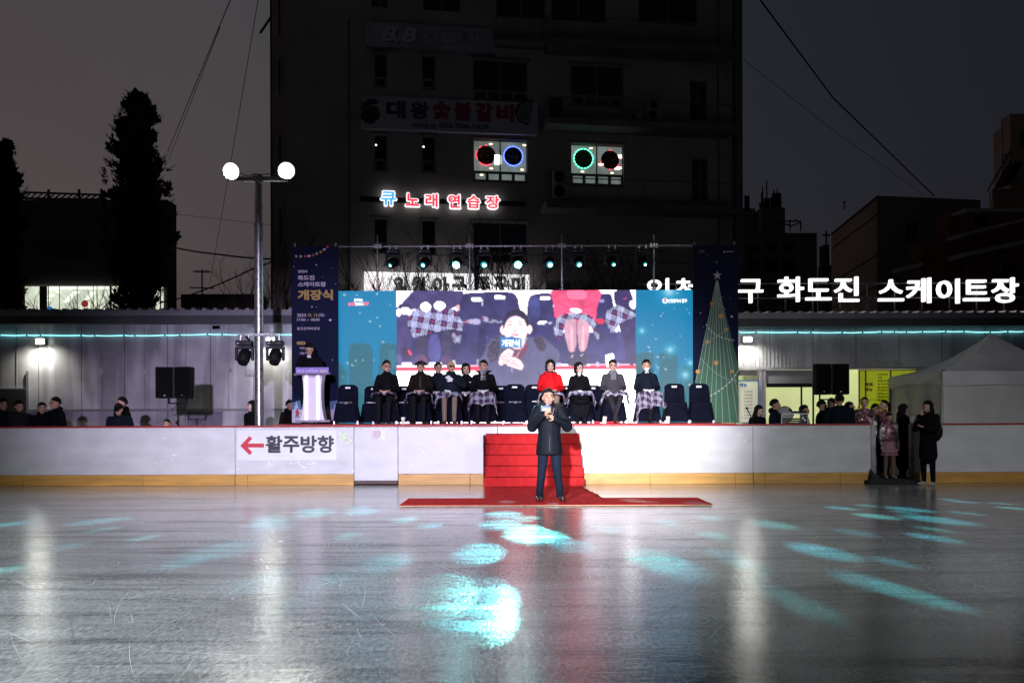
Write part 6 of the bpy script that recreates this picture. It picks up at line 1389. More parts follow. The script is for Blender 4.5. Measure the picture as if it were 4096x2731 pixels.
conifer('shorter dark conifer at the left edge of the view', 25, 34, 575, 1400, [(0, 2, 14), (.08, 18, 28), (.2, 36, 55), (.38, 60, 88), (.5, 70, 60), (.8, 70, 60), (1, 70, 60)], 5, 22000)
def bare(label, px, Y, pt, seed, spread=1.0, group='bare winter trees behind the stage', pb=None):
    rs = random.Random(seed); base = P(px, YH, Y); zt = zat(pt, Y, px); t = thing('bare_tree', label, 'tree', (base.x, Y, 0), group=group); tk = MB(); tk.path([(0, 0, 0), (.05, 0, zt*.25), (-.03, 0, zt*.45)], .09, 7, .7); tk.build('trunk', BARK, t)
    b = MB()
    def grow(p, d, l, r, k):
        pts = [p]; q = p
        for i in range(5):
            d = (d+Vector((rs.uniform(-.22, .22), rs.uniform(-.2, .2), rs.uniform(-.05, .16)))).normalized(); q = q+d*l/5; pts.append(q)
        b.path(pts, r, 5 if k < 2 else 4, .5)
        if k < 4:
            for j in range(3 if k < 3 else 2):
                i = rs.randint(2, 5); a_ = rs.uniform(0, 6.28); nd = (d+Vector((math.cos(a_)*.75*spread, math.sin(a_)*.5, rs.uniform(0, .5)))).normalized(); grow(pts[i], nd, l*rs.uniform(.55, .75), r*.55, k+1)
    for j in range(5):
        a_ = j*1.256+rs.random(); grow(Vector((-.03, 0, zt*(.35+.02*j))), Vector((math.cos(a_)*.5*spread, math.sin(a_)*.4, 1)).normalized(), zt*.30, .05, 0)
    b.build('branches', BARK, t)
bare('bare tree behind the left part of the white backlit sign', 1570, 30.5, 1010, 1); bare('bare tree behind the leftmost truss upright', 1480, 31, 1060, 12); bare('bare tree before the middle of the white backlit sign', 1760, 30.5, 1000, 2); bare('bare tree reaching highest, right of the truss middle', 1990, 31, 905, 4); bare('bare tree at the right end of the white backlit sign', 2100, 30.5, 960, 6); bare('bare tree behind the right truss bays', 2420, 31, 1010, 7)
bare('bare tree left of the tall navy event banner', 1130, 31, 960, 8); bare('thin bare tree in front of the lit office window', 470, 32, 1120, 9, 1.3); bare('slender bare shrub left of the lit office window', 255, 32, 1150, 10, 1.2)
# street-side post near the truss
b = MB(); v = P(1905, 940, 30); b.tube((v.x, 30, 0), (v.x, 30, P(1905, 955, 30).z), .07, n=8); tag(b.build('lamp_post', mat('dark_post', (.03, .03, .035), .6)), 'thin dark post behind the second truss upright', 'post')
# ================================================================== AERIALS AND WIRES
b = MB(); Ya = 46; b.tube(P(808, 1176, Ya), P(808, 1078, Ya), .04, n=5)
for y_, w_ in ((1085, 36), (1150, 50)): b.tube(P(808-w_, y_, Ya), P(808+w_, y_+3, Ya), .03, n=4)
for k in range(7): b.tube(P(784+k*8, 1080, Ya), P(784+k*8, 1092, Ya), .02, n=4)
tag(b.build('tv_aerial', BLACK), 'tall television aerial on the low house at left', 'aerial')
def wire(label, pts, r=.022, sag=0):
    P3 = [P(px, py, Y) for px, py, Y in pts]; q = []
    for a_, c_ in zip(P3, P3[1:]):
        for i in range(8): u = i/8; v = a_.lerp(c_, u); v.z -= sag*4*u*(1-u); q.append(v)
    q.append(P3[-1]); b = MB(); b.path(q, r, 5); tag(b.build('overhead_wire', BLACK), label, 'wire')
wire('overhead wire climbing steeply left of the floodlights', [(930, -20, 24), (670, 610, 42)], .014)
wire('thinner overhead wire close beside the steep one, ending lower behind the conifer', [(880, 110, 26), (675, 640, 42)], .010)
wire('overhead wire dropping to the floodlight pole and on down', [(1036, -20, 24), (925, 640, 34), (840, 1130, 40)], .010)
wire('thick overhead cable from the conifer to the tall building', [(695, 990, 40), (880, 1018, 38), (1085, 1036, 36)], .035, .03)
wire('faint overhead wire below the floodlights', [(690, 855, 44), (1085, 900, 36)], .010)
wire('cable rising from the shed roof to the tall building at left', [(640, 1210, 40), (800, 1165, 38), (1040, 1060, 36), (1085, 1045, 36)], .03, .05)
wire('dark overhead wire running down right to the beige corner block', [(3025, -20, 30), (3330, 390, 38), (3735, 783, 45)], .03)
wire('faint overhead wire right of the tall building', [(2975, 240, 37), (3330, 520, 40), (3700, 782, 45)], .010)
# ================================================================== PEOPLE
def plaid_material(name, dark, red):
    m = bpy.data.materials.new(name); m.use_nodes = True; nt = m.node_tree; N = nt.nodes; L = nt.links; b = N['Principled BSDF']; b.inputs['Roughness'].default_value = .95
    uv = N.new('ShaderNodeUVMap'); s = N.new('ShaderNodeSeparateXYZ'); L.new(uv.outputs[0], s.inputs[0]); outs = []
    for k in (0, 1):
        d = N.new('ShaderNodeMath'); d.operation = 'DIVIDE'; d.inputs[1].default_value = .14; L.new(s.outputs[k], d.inputs[0]); f = N.new('ShaderNodeMath'); f.operation = 'FRACT'; L.new(d.outputs[0], f.inputs[0])
        r = N.new('ShaderNodeValToRGB'); r.color_ramp.interpolation = 'CONSTANT'; e = r.color_ramp.elements; W_ = (.40, .39, .46, 1); D_ = (*dark, 1); e[0].position = 0; e[0].color = W_; e[1].position = .075; e[1].color = D_
        for p, c in ((.16, W_), (.235, D_), (.32, W_), (.395, D_), (.68, (*red, 1)), (.73, D_)): q = e.new(p); q.color = c
        L.new(f.outputs[0], r.inputs[0]); outs.append(r.outputs[0])
    x = N.new('ShaderNodeMix'); x.data_type = 'RGBA'; x.inputs[0].default_value = .5; L.new(outs[0], x.inputs[6]); L.new(outs[1], x.inputs[7]); g_ = N.new('ShaderNodeVectorMath'); g_.operation = 'SCALE'; g_.inputs['Scale'].default_value = 1.25; L.new(x.outputs[2], g_.inputs[0]); L.new(g_.outputs[0], b.inputs['Base Color'])
    return m
PLD = plaid_material('tartan_wool', (.010, .010, .035), (.16, .015, .02))
PLG = plaid_material('tartan_scarf', (.03, .03, .032), (.10, .06, .05))
def sequin_material(name, col):
    m = bpy.data.materials.new(name); m.use_nodes = True; nt = m.node_tree; N = nt.nodes; L = nt.links; b = N['Principled BSDF']; tc = N.new('ShaderNodeTexCoord'); v = N.new('ShaderNodeTexVoronoi'); v.inputs['Scale'].default_value = 75; L.new(tc.outputs['Object'], v.inputs[0])
    b.inputs['Base Color'].default_value = (*col, 1); b.inputs['Metallic'].default_value = 1; b.inputs['Roughness'].default_value = .22
    a = N.new('ShaderNodeVectorMath'); a.operation = 'SUBTRACT'; a.inputs[1].default_value = (.5, .5, .5); L.new(v.outputs['Color'], a.inputs[0]); s = N.new('ShaderNodeVectorMath'); s.operation = 'SCALE'; s.inputs['Scale'].default_value = 1.5; L.new(a.outputs[0], s.inputs[0])
    g_ = N.new('ShaderNodeNewGeometry'); d = N.new('ShaderNodeVectorMath'); d.operation = 'ADD'; L.new(g_.outputs['Normal'], d.inputs[0]); L.new(s.outputs[0], d.inputs[1]); n = N.new('ShaderNodeVectorMath'); n.operation = 'NORMALIZE'; L.new(d.outputs[0], n.inputs[0]); L.new(n.outputs[0], b.inputs['Normal']); return m
SKIN = mat('skin_light', (.50, .285, .20), .55, var=.06, scale=20, spec=.35); SKINP = mat('skin_pale', (.52, .34, .28), .5, var=.05, scale=20, spec=.35)
GLV = mat('white_gloves', (.72, .70, .72), .85, var=.05, scale=30); HAIRB = mat('black_hair', (.006, .005, .005), .75, spec=.2, var=.3, scale=60, bump=.5, bscale=120)
BCOAT = mat('black_wool_coat', (.0042, .0044, .0058), .85, spec=.07, var=.25, scale=10, bump=.25, bscale=14); NCOAT = mat('navy_coat', (.006, .009, .016), .8, spec=.07, var=.25, scale=10, bump=.25, bscale=14); BRCOAT = mat('brown_black_coat', (.011, .0075, .006), .85, spec=.07, var=.2, scale=10, bump=.25, bscale=14)
RCOAT = mat('red_padded_coat', (.52, .008, .012), .6, spec=.07, var=.12, scale=12, bump=.6, bscale=9); GCOAT = mat('grey_tweed_coat', (.045, .043, .05), .9, spec=.07, var=.25, scale=60, bump=.25, bscale=14)
TRD = mat('dark_trousers', (.008, .008, .010), .85, spec=.07, var=.2, bump=.3, bscale=12); TRB = mat('beige_trousers', (.19, .145, .115), .85, spec=.07, var=.1, bump=.3, bscale=12); TRN = mat('navy_trousers', (.007, .012, .022), .8, spec=.07, var=.2, bump=.4, bscale=12)
SHB = mat('black_shoes', (.008, .007, .007), .3, var=.2); SHR = mat('brown_shoes', (.08, .03, .018), .35, var=.2)
TEALC = mat('navy_teal_parka', (.007, .012, .02), .75, spec=.07, var=.2, bump=.3, bscale=12)
PINKQ = sequin_material('pink_sequins', (.75, .38, .46)); SILQ = sequin_material('silver_sequins', (.55, .55, .6)); PINKS = mat('pink_skirt', (.30, .14, .18), .8, var=.1)
DARKS = [BCOAT, NCOAT, BRCOAT]
class Fig:
    def __init__(s, M=Matrix.Identity(4)): s.p = []; s.M = M
    def cap(s, a, b, r0, r1, tag, k=1.0, w=(1, 0, 0)):
        """tapered capsule; cross section r wide along w, r*k across"""
        a = Vector(a); b = Vector(b); d = b-a; ln = d.length
        z = d.normalized() if ln > 1e-5 else Vector((0, 0, 1)); x = Vector(w)-z*z.dot(Vector(w))
        if x.length < .05: x = Vector((0, 1, 0))-z*z.y
        x.normalize(); y = z.cross(x); Rm = Matrix((x, y, z)).transposed()
        s.p.append(('c', a, Rm, ln, r0, r1, k, tag)); return s
    def ell(s, c, r, tag, Rm=None):
        s.p.append(('e', Vector(c), Rm or Matrix.Identity(3), 0, Vector(r), 0, 1, tag)); return s
    def mesh(s):
        b = MB()
        for kd, a, Rm, ln, r0, r1, k, tg in s.p:
            if kd == 'e': b.ell(a, r0, 16, 11, M=Rm); continue
            pr = [(math.cos(t)*r0, -math.sin(t)*r0) for t in [math.pi/2*(1-i/4) for i in range(5)]]+[(math.cos(t)*r1, ln+math.sin(t)*r1) for t in [math.pi/2*i/4 for i in range(5)]]
            n = 14; v = []
            for r, z in pr:
                for j in range(n): t = 2*math.pi*j/n; v.append(a+Rm @ Vector((r*math.cos(t), r*k*math.sin(t), z)))
            b.add(v, [(i*n+j, i*n+(j+1) % n, (i+1)*n+(j+1) % n, (i+1)*n+j) for i in range(len(pr)-1) for j in range(n)])
        return b
    def build(s, name, mats, voxel, parent=None, smooth=2, h=1.0):
        o = s.mesh().build('tmp', [], None); md = o.modifiers.new('r', 'REMESH'); md.mode = 'VOXEL'; md.voxel_size = voxel; md.use_smooth_shade = True
        if smooth: m2 = o.modifiers.new('s', 'SMOOTH'); m2.factor = .5; m2.iterations = smooth
        dg = bpy.context.evaluated_depsgraph_get(); dg.update(); me = bpy.data.meshes.new_from_object(o.evaluated_get(dg)); bpy.data.objects.remove(o)
        nf = len(me.polygons); c = np.empty(nf*3); me.polygons.foreach_get('center', c); c = c.reshape(-1, 3); best = np.full(nf, 1e9); idx = np.zeros(nf, np.int32); tags = list(mats)
        for kd, a, Rm, ln, r0, r1, k, tg in s.p:
            q = (c-np.array(a)) @ np.array(Rm)
            if kd == 'e': rr_ = np.array(r0); d = (np.linalg.norm(q/rr_, axis=1)-1)*min(r0)
            else:
                t = np.clip(q[:, 2]/max(ln, 1e-6), 0, 1); r = r0+(r1-r0)*t; d = np.sqrt(q[:, 0]**2+(q[:, 1]/k)**2+(q[:, 2]-t*ln)**2)-r
            m = d < best; best[m] = d[m]; idx[m] = tags.index(tg)
        me.materials.clear()
        for tg in tags: me.materials.append(mats[tg])
        me.polygons.foreach_set('material_index', idx); me.polygons.foreach_set('use_smooth', np.ones(nf, bool)); me.name = name
        if h != 1.0: me.transform(Matrix.Scale(h, 4))
        me.update(); o = bpy.data.objects.new(name, me); COL.objects.link(o)
        if parent is not None: o.parent = parent
        return o
def hand(f, w, d, n, side, tag, curl=.6, s=1.0, spread=.02):
    """palm from the wrist w along d, palm normal n; fingers curl towards n; thumb leaves the side of the palm"""
    w = Vector(w); d = Vector(d).normalized(); n = (Vector(n)-d*d.dot(Vector(n))).normalized(); x = d.cross(n)*side
    g_ = 1.25 if tag == 'glove' else 1.0
    f.cap(w, w+d*.075*s, .030*s, .038*s, tag, .5, x)
    for i, (o_, l) in enumerate(((.030, .072), (.010, .080), (-.010, .074), (-.029, .058))):
        b0 = w+d*.085*s+x*o_*s; a1 = curl*(.9+.12*i); d1 = (d*math.cos(a1*.6)+n*math.sin(a1*.6)+x*o_*spread*20).normalized(); b1 = b0+d1*l*.5*s; d2 = (d*math.cos(a1*1.5)+n*math.sin(a1*1.5)).normalized(); b2 = b1+d2*l*.5*s
        f.cap(b0, b1, .0095*g_*s, .0088*g_*s, tag); f.cap(b1, b2, .0088*g_*s, .0075*g_*s, tag)
    t0 = w+d*.03*s+x*.028*s; t1 = t0+(d*.6+x*.75+n*.35).normalized()*.038*s; f.cap(t0, t1, .012*g_*s, .0105*g_*s, tag); f.cap(t1, t1+(d*.85+x*.15+n*.55).normalized()*.032*s, .0105*g_*s, .009*g_*s, tag)
def head_prims(f, c, Rm, s=1.0, male=True):
    def T(x, y, z): return Vector(c)+Rm @ Vector((x*s, y*s, z*s))
    f.ell(T(0, .012, .032), (.078*s, .097*s, .092*s), 'skin', Rm); f.ell(T(0, -.022, -.030), (.064*s, .070*s, .078*s), 'skin', Rm); f.ell(T(0, -.040, -.078), (.036*s, .040*s, .034*s), 'skin', Rm)
    f.ell(T(0, -.094, -.008), (.012*s, .018*s, .026*s), 'skin', Rm); f.ell(T(0, -.103, -.022), (.016*s, .014*s, .012*s), 'skin', Rm)
    for q in (-1, 1):
        f.ell(T(q*.080, .012, -.006), (.010*s, .020*s, .032*s), 'skin', Rm); f.ell(T(q*.036, -.068, -.022), (.026*s, .022*s, .024*s), 'skin', Rm); f.ell(T(q*.032, -.078, .030), (.026*s, .016*s, .010*s), 'skin', Rm)
    f.ell(T(0, -.086, -.052), (.024*s, .014*s, .010*s), 'skin', Rm)
def face(root, c, Rm, s=1.0, closed=False, brows=True, mouth=True, voxel=.01, open_mouth=False, lips=(.25, .07, .06)):
    def T(x, y, z): return Vector(c)+Rm @ Vector((x*s, y*s, z*s))
    DK_ = mat('eye_dark', (.012, .008, .006), .25, var=0); LP2 = mat('lips_%g' % lips[0], lips, .5, var=0)
    for q in (-1, 1):
        b = MB()
        if not closed: b.ell(T(q*.032, -.084, .012), (.014*s, .006*s, .0058*s), 10, 6, M=Rm); b.mi = 1; b.ell(T(q*.032, -.0885, .012), (.0065*s, .004*s, .0060*s), 8, 6, M=Rm)
        else: b.mi = 1; b.ell(T(q*.032, -.089, .010), (.016*s, .004*s, .0028*s), 10, 6, M=Rm)
        b.build('eye', [mat('eye_white', (.40, .36, .34), .3, var=0), DK_], root)
        if brows: b = MB(); b.ell(T(q*.034, -.089, .034), (.019*s, .006*s, .0045*s), 10, 6, M=Rm @ Matrix.Rotation(q*.12, 3, 'Y')); b.build('eyebrow', HAIRB, root)
    if mouth:
        b = MB(); b.ell(T(0, -.099, -.053), (.023*s, .005*s, (.010 if open_mouth else .0052)*s), 12, 6, M=Rm); b.build('mouth', LP2, root)
def hair(root, c, Rm, style, m=None, s=1.0, seed=0):
    rs = random.Random(seed); ph = [rs.uniform(0, 6) for _ in range(6)]; m = m or HAIRB
    lowb = {'short': -.35, 'bob': -.9, 'long': -1, 'tied': -.4}.get(style, -.35)
    def fn(d):
        k = 1+.035*math.sin(d.x*9+ph[0])*math.sin(d.y*8+ph[1])+.03*math.sin(d.x*21+ph[2])*math.sin(d.z*17+ph[3])+.015*math.sin(d.y*37+d.x*31+ph[4])
        line_ = .53+.08*math.sin(d.x*4+ph[5])-.35*abs(d.x) if style != 'tied' else .62-.3*abs(d.x)
        if d.y < 0: k -= .095*(-d.y)
        if d.y < -.10 and d.z < line_+max(0, (d.y+.35))*-1.2: k *= .78 if not (style in ('bob', 'long') and abs(d.x) > .84) else 1.02
        elif d.z < lowb+(.45 if style in ('short', 'tied') and d.y < .25 else 0): k *= .78
        return k
    b = MB(); vol = {'bob': (.104, .118, .118), 'long': (.098, .115, .113), 'tied': (.086, .106, .101), 'short': (.090, .113, .116)}.get(style, (.085, .106, .104))
    b.ell(Vector(c)+Rm @ Vector((0, .014*s, .034*s)), tuple(q*s for q in vol), 30, 22, M=Rm, fn=fn)
    rt = random.Random(seed+50); vz = tuple(q*s for q in vol); oc = Vector(c)+Rm @ Vector((0, .014*s, .034*s))
    for k in range(420):
        d = Vector((rt.gauss(0, 1), rt.gauss(0, 1), rt.gauss(.5, 1))).normalized(); kk = fn(d)
        if kk < .86 or (d.y < -.2 and d.z < .6): continue
        p0 = oc+Rm @ Vector((d.x*vz[0]*kk, d.y*vz[1]*kk, d.z*vz[2]*kk)); tg = Rm @ Vector((d.x*.6+rt.gauss(0, .5), d.y*.6+rt.gauss(-.15, .5), -.25+rt.gauss(0, .5))).normalized(); w_ = tg.cross(Rm @ d).normalized()*.0035*s
        b.add([p0-w_, p0+w_, p0+tg*rt.uniform(.015, .03)*s+(Rm @ d)*.006*s], [(0, 1, 2)])
    if style == 'bob':
        for q in (-1, 1): b.ell(Vector(c)+Rm @ Vector((q*.086*s, .022*s, -.030*s)), (.020*s, .050*s, .080*s), 14, 12, M=Rm, fn=lambda d: 1+.08*math.sin(d.z*14+q))
        b.ell(Vector(c)+Rm @ Vector((0, .060*s, -.030*s)), (.080*s, .050*s, .085*s), 16, 12, M=Rm)
    if style == 'long':
        b.ell(Vector(c)+Rm @ Vector((0, .058*s, -.10*s)), (.095*s, .050*s, .19*s), 18, 14, M=Rm, fn=lambda d: 1+.06*math.sin(d.x*16))
        for q in (-1, 1): b.ell(Vector(c)+Rm @ Vector((q*.078*s, .0, -.07*s)), (.024*s, .045*s, .15*s), 12, 12, M=Rm)
    if style == 'pony':
        b.ell(Vector(c)+Rm @ Vector((0, .125*s, .06*s)), (.035*s, .04*s, .035*s), 10, 8, M=Rm); b.ell(Vector(c)+Rm @ Vector((0, .155*s, -.06*s)), (.030*s, .034*s, .15*s), 12, 12, M=Rm)
    if style == 'tied': b.ell(Vector(c)+Rm @ Vector((0, .10*s, .03*s)), (.045*s, .04*s, .045*s), 12, 8, M=Rm)
    return b.build('hair', m, root)
def glasses(root, c, Rm, s=1.0, dark=False):
    b = MB(); fm = mat('glasses_frame', (.05, .045, .045), .3, metal=.6, var=0)
    for q in (-1, 1):
        cc = Vector(c)+Rm @ Vector((q*.034*s, -.104*s, .010*s)); pts = [cc+Rm @ Vector((.027*s*math.cos(a_*.524), 0, .020*s*math.sin(a_*.524))) for a_ in range(13)]; b.path(pts, .0022*s, 5)
        b.path([cc+Rm @ Vector((q*.026*s, 0, .006*s)), Vector(c)+Rm @ Vector((q*.086*s, -.02*s, .012*s)), Vector(c)+Rm @ Vector((q*.086*s, .02*s, .008*s))], .002*s, 4)
    b.path([Vector(c)+Rm @ Vector((-.009*s, -.106*s, .013*s)), Vector(c)+Rm @ Vector((.009*s, -.106*s, .013*s))], .002*s, 4); g_ = b.build('glasses', fm, root)
    if dark:
        for q in (-1, 1): b = MB(); b.ell(Vector(c)+Rm @ Vector((q*.034*s, -.104*s, .010*s)), (.026*s, .003*s, .019*s), 14, 8, M=Rm); b.build('tinted_lens', mat('brown_lens', (.05, .015, .01), .1, var=0), g_)
    return g_
def HR(yaw=0, pitch=0, tilt=0): return (Matrix.Rotation(yaw, 3, 'Z') @ Matrix.Rotation(pitch, 3, 'X') @ Matrix.Rotation(tilt, 3, 'Y'))
def dress_root(o, label, loc, rz, h, group=None):
    tag(o, label, 'person', group); o.location = loc; o.rotation_euler = (0, 0, rz); return o
# ------------------------------------------------------------------ seated guests
def lap_blanket(label, x, y, z, w=.75, front=.20, lap=.34, skew=0.0, seed=1, rz=0.0, knee=.115, y0=-.14, lift=.0):
    rs = random.Random(seed); a1, a2, a3 = [rs.uniform(0, 6) for _ in range(3)]; uvs = []
    def f(u, v):
        xx = (u-.5)*w; L_ = lap+front*(1+skew*(u-.5)*2+.10*math.sin(u*7+a1)); s_ = v*L_; ax = abs(xx); e_ = max(0, ax-.25); sg = 1 if xx > 0 else -1
        px = (ax-e_+(.12+.16*math.sin(s_*9+a1+sg)**2)*e_)*sg; dz = -e_*.93; top = .655+lift+.018*math.cos((xx-sg*knee)*14)-.02*(1 if ax < .03 else 0)
        if s_ < lap: py = y0-s_; dz2 = -.02*(1-s_/lap)
        else: q = s_-lap; py = y0-lap-.03*min(1, q*12)-.08*q; dz2 = -q; 
        wr = .010*math.sin(xx*31+a2+s_*9)+.008*math.sin(s_*37+a3+xx*12)
        uvs.append((xx, s_+.35*xx*skew)); return (px+(wr if s_ > lap else 0), py-(abs(wr) if s_ > lap else 0)-.02*(e_ > 0), top+dz+dz2*(1)+abs(wr)*.8)
    b = MB(); b.grid(f, 44, 30); o = b.build('lap_blanket', PLD); ul = o.data.uv_layers.new(name='UVMap')
    for lp in o.data.loops: ul.data[lp.index].uv = uvs[lp.vertex_index]
    md = o.modifiers.new('thickness', 'SOLIDIFY'); md.thickness = .012
    o.location = (x, y, z); o.rotation_euler = (0, 0, rz); tag(o, label, 'blanket', 'tartan lap blankets on the stage'); return o
def seated(label, px, Y, coat=None, tr=None, hs='short', gl=0, yaw=0, pitch=0, tilt=0, hands='clasp', hand_tag='skin', skin=None, shoes=None, h=.97, collar=.0, rz=0, cross=False, seed=1, closed=False, broad=1.0, cheeks=None, lipc=(.25, .07, .06), knee=.115):
    coat = coat or BCOAT; tr = tr or TRD; skin = skin or SKIN; shoes = shoes or SHB
    x = P(px, YH, Y).x; H = Vector((0, .10, 1.285)); Rm = HR(yaw, pitch, tilt)
    S = {-1: Vector((-.168*broad, .12, 1.045)), 1: Vector((.168*broad, .12, 1.045))}; E_ = {-1: Vector((-.238*broad, .04, .80)), 1: Vector((.238*broad, .04, .80))}
    Wp = {-1: Vector((-.10, -.235, .745)), 1: Vector((.10, -.235, .745))}; Hd = {-1: (.75, -.5, -.15), 1: (-.75, -.5, -.15)}
    if hands == 'knees': Wp = {-1: Vector((-.15, -.26, .725)), 1: Vector((.15, -.26, .725))}; Hd = {-1: (0, -1, -.25), 1: (0, -1, -.25)}
    if hands == 'chest': Wp[1] = Vector((.06, -.10, .97)); E_[1] = Vector((.30, -.02, .86)); Hd[1] = (-.8, -.15, .55)
    f = Fig()
    f.cap((0, .10, .57), (0, .14, 1.0), .13, .135, 'inner', .7); f.cap((0, .13, 1.02), H+Vector((0, .01, -.05)), .055, .050, 'skin'); f.cap(S[-1], S[1], .05, .05, 'inner')
    head_prims(f, H, Rm, 1.11)
    for q in (-1, 1):
        kn = Vector((q*knee, -.40, .565)); an = Vector((q*(knee-.01), -.43, .10)) if not cross else Vector((-q*.03, -.50-.05*q, .11))
        f.cap((q*.09, .08, .555), kn, .088, .066, 'trousers'); f.cap(kn, an, .066, .048, 'trousers'); f.cap(an+Vector((0, .02, -.06)), an+Vector((q*.03, -.16, -.072)), .042, .036, 'shoe', .85)
        f.cap(S[q], E_[q], .045, .04, 'inner'); f.cap(E_[q], Wp[q], .04, .028, 'inner'); hand(f, Wp[q]+(Wp[q]-E_[q]).normalized()*.01, Hd[q], (0, -.1, -1) if hands != 'chest' or q < 0 else (0, .9, -.1), q, hand_tag, .8, 1.22 if hand_tag == 'glove' else 1.08)
    M_ = {'skin': skin, 'inner': coat, 'trousers': tr, 'shoe': shoes, 'glove': GLV}
    o = f.build('person', M_, .0105, None, 2); dress_root(o, label, (x, Y, SZ), rz, h, 'guests seated on the stage'); o.scale = (h, h, h)
    c = Fig(); c.cap((0, .10, .60), (0, .12, .97), .175*broad, .178*broad, 'c', .70); c.cap(S[-1]+Vector((.02, 0, .0)), S[1]+Vector((-.02, 0, .0)), .078, .078, 'c'); c.cap((-.06, .115, 1.085), (.06, .115, 1.085), .08, .08, 'c'); c.cap((0, .11, 1.08), (0, .09, 1.155), .10, .080, 'c', .9)
    for q in (-1, 1):
        c.cap(S[q], E_[q], .080, .068, 'c'); c.cap(E_[q], Wp[q]*.9+E_[q]*.1, .066, .046, 'c'); c.cap((q*.10, .06, .57), (q*.115, -.20, .585), .105, .095, 'c')
        if collar: c.cap((q*.04, .10, 1.12), (q*(.085+.05*collar), .05, 1.17+.03*collar), .05, .02, 'c', .5)
    co = c.build('coat', {'c': coat}, .012, o, 3)
    face(o, H, Rm, 1.11, closed=closed, lips=lipc)
    if hs in ('short', 'bob', 'long', 'tied'): hair(o, H, Rm, hs, seed=seed, s=1.10)
    if hs == 'bald':
        b = MB(); b.ell(H+Rm @ Vector((0, .03, -.005)), (.083, .090, .05), 24, 12, M=Rm, fn=lambda d: 1.0 if d.y > .15 else .8); b.build('hair', mat('grey_stubble', (.06, .055, .05), .8, var=.3, scale=40), o)
    if hs == 'hat':
        b = MB(); FURH = mat('black_fur_hat', (.006, .006, .006), .95, var=.4, scale=40, bump=1, bscale=60)
        b.ell(H+Vector((0, .012, .088)), (.090, .108, .062), 24, 14, M=Rm, fn=lambda d: 1+.04*math.sin(d.x*30)*math.sin(d.y*28)); b.lathe([(.088, -.028), (.106, -.018), (.110, .012), (.104, .036), (.085, .044)], c=H+Vector((0, .008, .072)), n=26)
        for q in (-1, 1): b.ell(H+Vector((q*.112, .03, .068)), (.028, .05, .034), 12, 9, fn=lambda d: 1+.06*math.sin(d.z*20))
        b.build('fur_hat', FURH, o); b = MB(); b.ell(H+Vector((.05, -.095, .092)), (.010, .006, .008), 8, 5); b.build('hat_badge', mat('badge_silver', (.5, .5, .5), .3, metal=.8), o)
    if gl: glasses(o, H, Rm, 1.11, dark=(gl == 2))
    return o, H, x
o, H, x = seated('seated man in black coat and glasses, nearest the podium, hands round a white tissue', 1545, FR, BCOAT, hs='short', gl=1, yaw=.42, seed=1)
b = MB(); b.ell((0, -.30, .70), (.055, .035, .035), 14, 9, fn=lambda d: 1+.15*math.sin(d.x*11)*math.cos(d.z*9)); b.build('tissue', GLV, o)
lap_blanket('narrow tartan blanket rolled across the lap of the man nearest the podium', x, FR, SZ, .66, .02, .10, seed=2, y0=-.30)
o, H, x = seated('seated man in a black fur hat, glasses and brown black coat', 1682, FR, BRCOAT, hs='hat', gl=1, yaw=.05, seed=2)
b = MB(); b.ell((0, -.30, .71), (.035, .03, .04), 12, 8, fn=lambda d: 1+.15*math.sin(d.x*9)); b.build('tissue', GLV, o); b = MB(); b.box(-.003, -.052, .66, .003, -.05, 1.07); b.ell((0, -.05, 1.02), (.006, .006, .012), 6, 5); b.build('zip', mat('zip_silver', (.06, .06, .06), .5, metal=.5), o)
lap_blanket('tartan blanket over the thighs of the man in the fur hat, hanging at one side', x+.01, FR, SZ, .92, .02, .20, seed=3, skew=.6, y0=-.22)
o, H, x = seated('seated man with glasses and black coat in the rear row beside the bald man', 1752, BK-.15, NCOAT, hs='short', gl=1, yaw=.25, seed=3, hand_tag='glove', collar=.3)
o, H, x = seated('seated bald man in tinted glasses holding one white glove to his chest', 1803, FR, TEALC, TRB, hs='bald', gl=2, yaw=.40, seed=4, hands='chest', hand_tag='glove', shoes=SHR, broad=1.06, collar=.5)
lap_blanket('tartan blanket over the lap of the bald man in beige trousers', x-.01, FR, SZ, .80, .10, .30, seed=4, skew=-.7)
o, H, x = seated('seated woman with short black hair and black coat in the rear row', 1864, BK-.15, BCOAT, hs='bob', yaw=.12, tilt=-.05, seed=5, hand_tag='glove', skin=SKINP, broad=.92, h=.95, lipc=(.35, .06, .06))
b = MB(); b.box(.08, -.02, 1.0-.02, .14, -.015, 1.0); b.build('name_badge', mat('badge_white', (.6, .6, .6), .5, var=0), o)
o, H, x = seated('seated man with collar turned up and tartan scarf over his chin', 1934, FR, BCOAT, hs='short', yaw=-.12, seed=6, hand_tag='glove', broad=1.05)
def scarf(o, H, m, hgt=.0):
    uvs = []
    def f(u, v):
        a_ = 2*math.pi*u; r_ = .088+.02*v+.005*math.sin(a_*6); uvs.append((a_*.1, v*.12)); return (H.x+r_*math.sin(a_), H.y-r_*math.cos(a_)*.95-.005, H.z-.06+hgt-.085*v+.01*math.sin(a_*3))
    b = MB(); b.grid(f, 36, 6)
    def g(u, v): uvs.append((u*.12, v*.3)); return (H.x+(u-.5)*.10*(1+.2*v), H.y-.105-.03*math.sin(v*2)-.01*math.sin(u*6), H.z-.13-.17*v)
    b.grid(g, 6, 10); s_ = b.build('scarf', m, o); ul = s_.data.uv_layers.new(name='UVMap')
    for lp in s_.data.loops: ul.data[lp.index].uv = uvs[lp.vertex_index]
    return s_
scarf(o, H, PLG, .005)
b = MB()
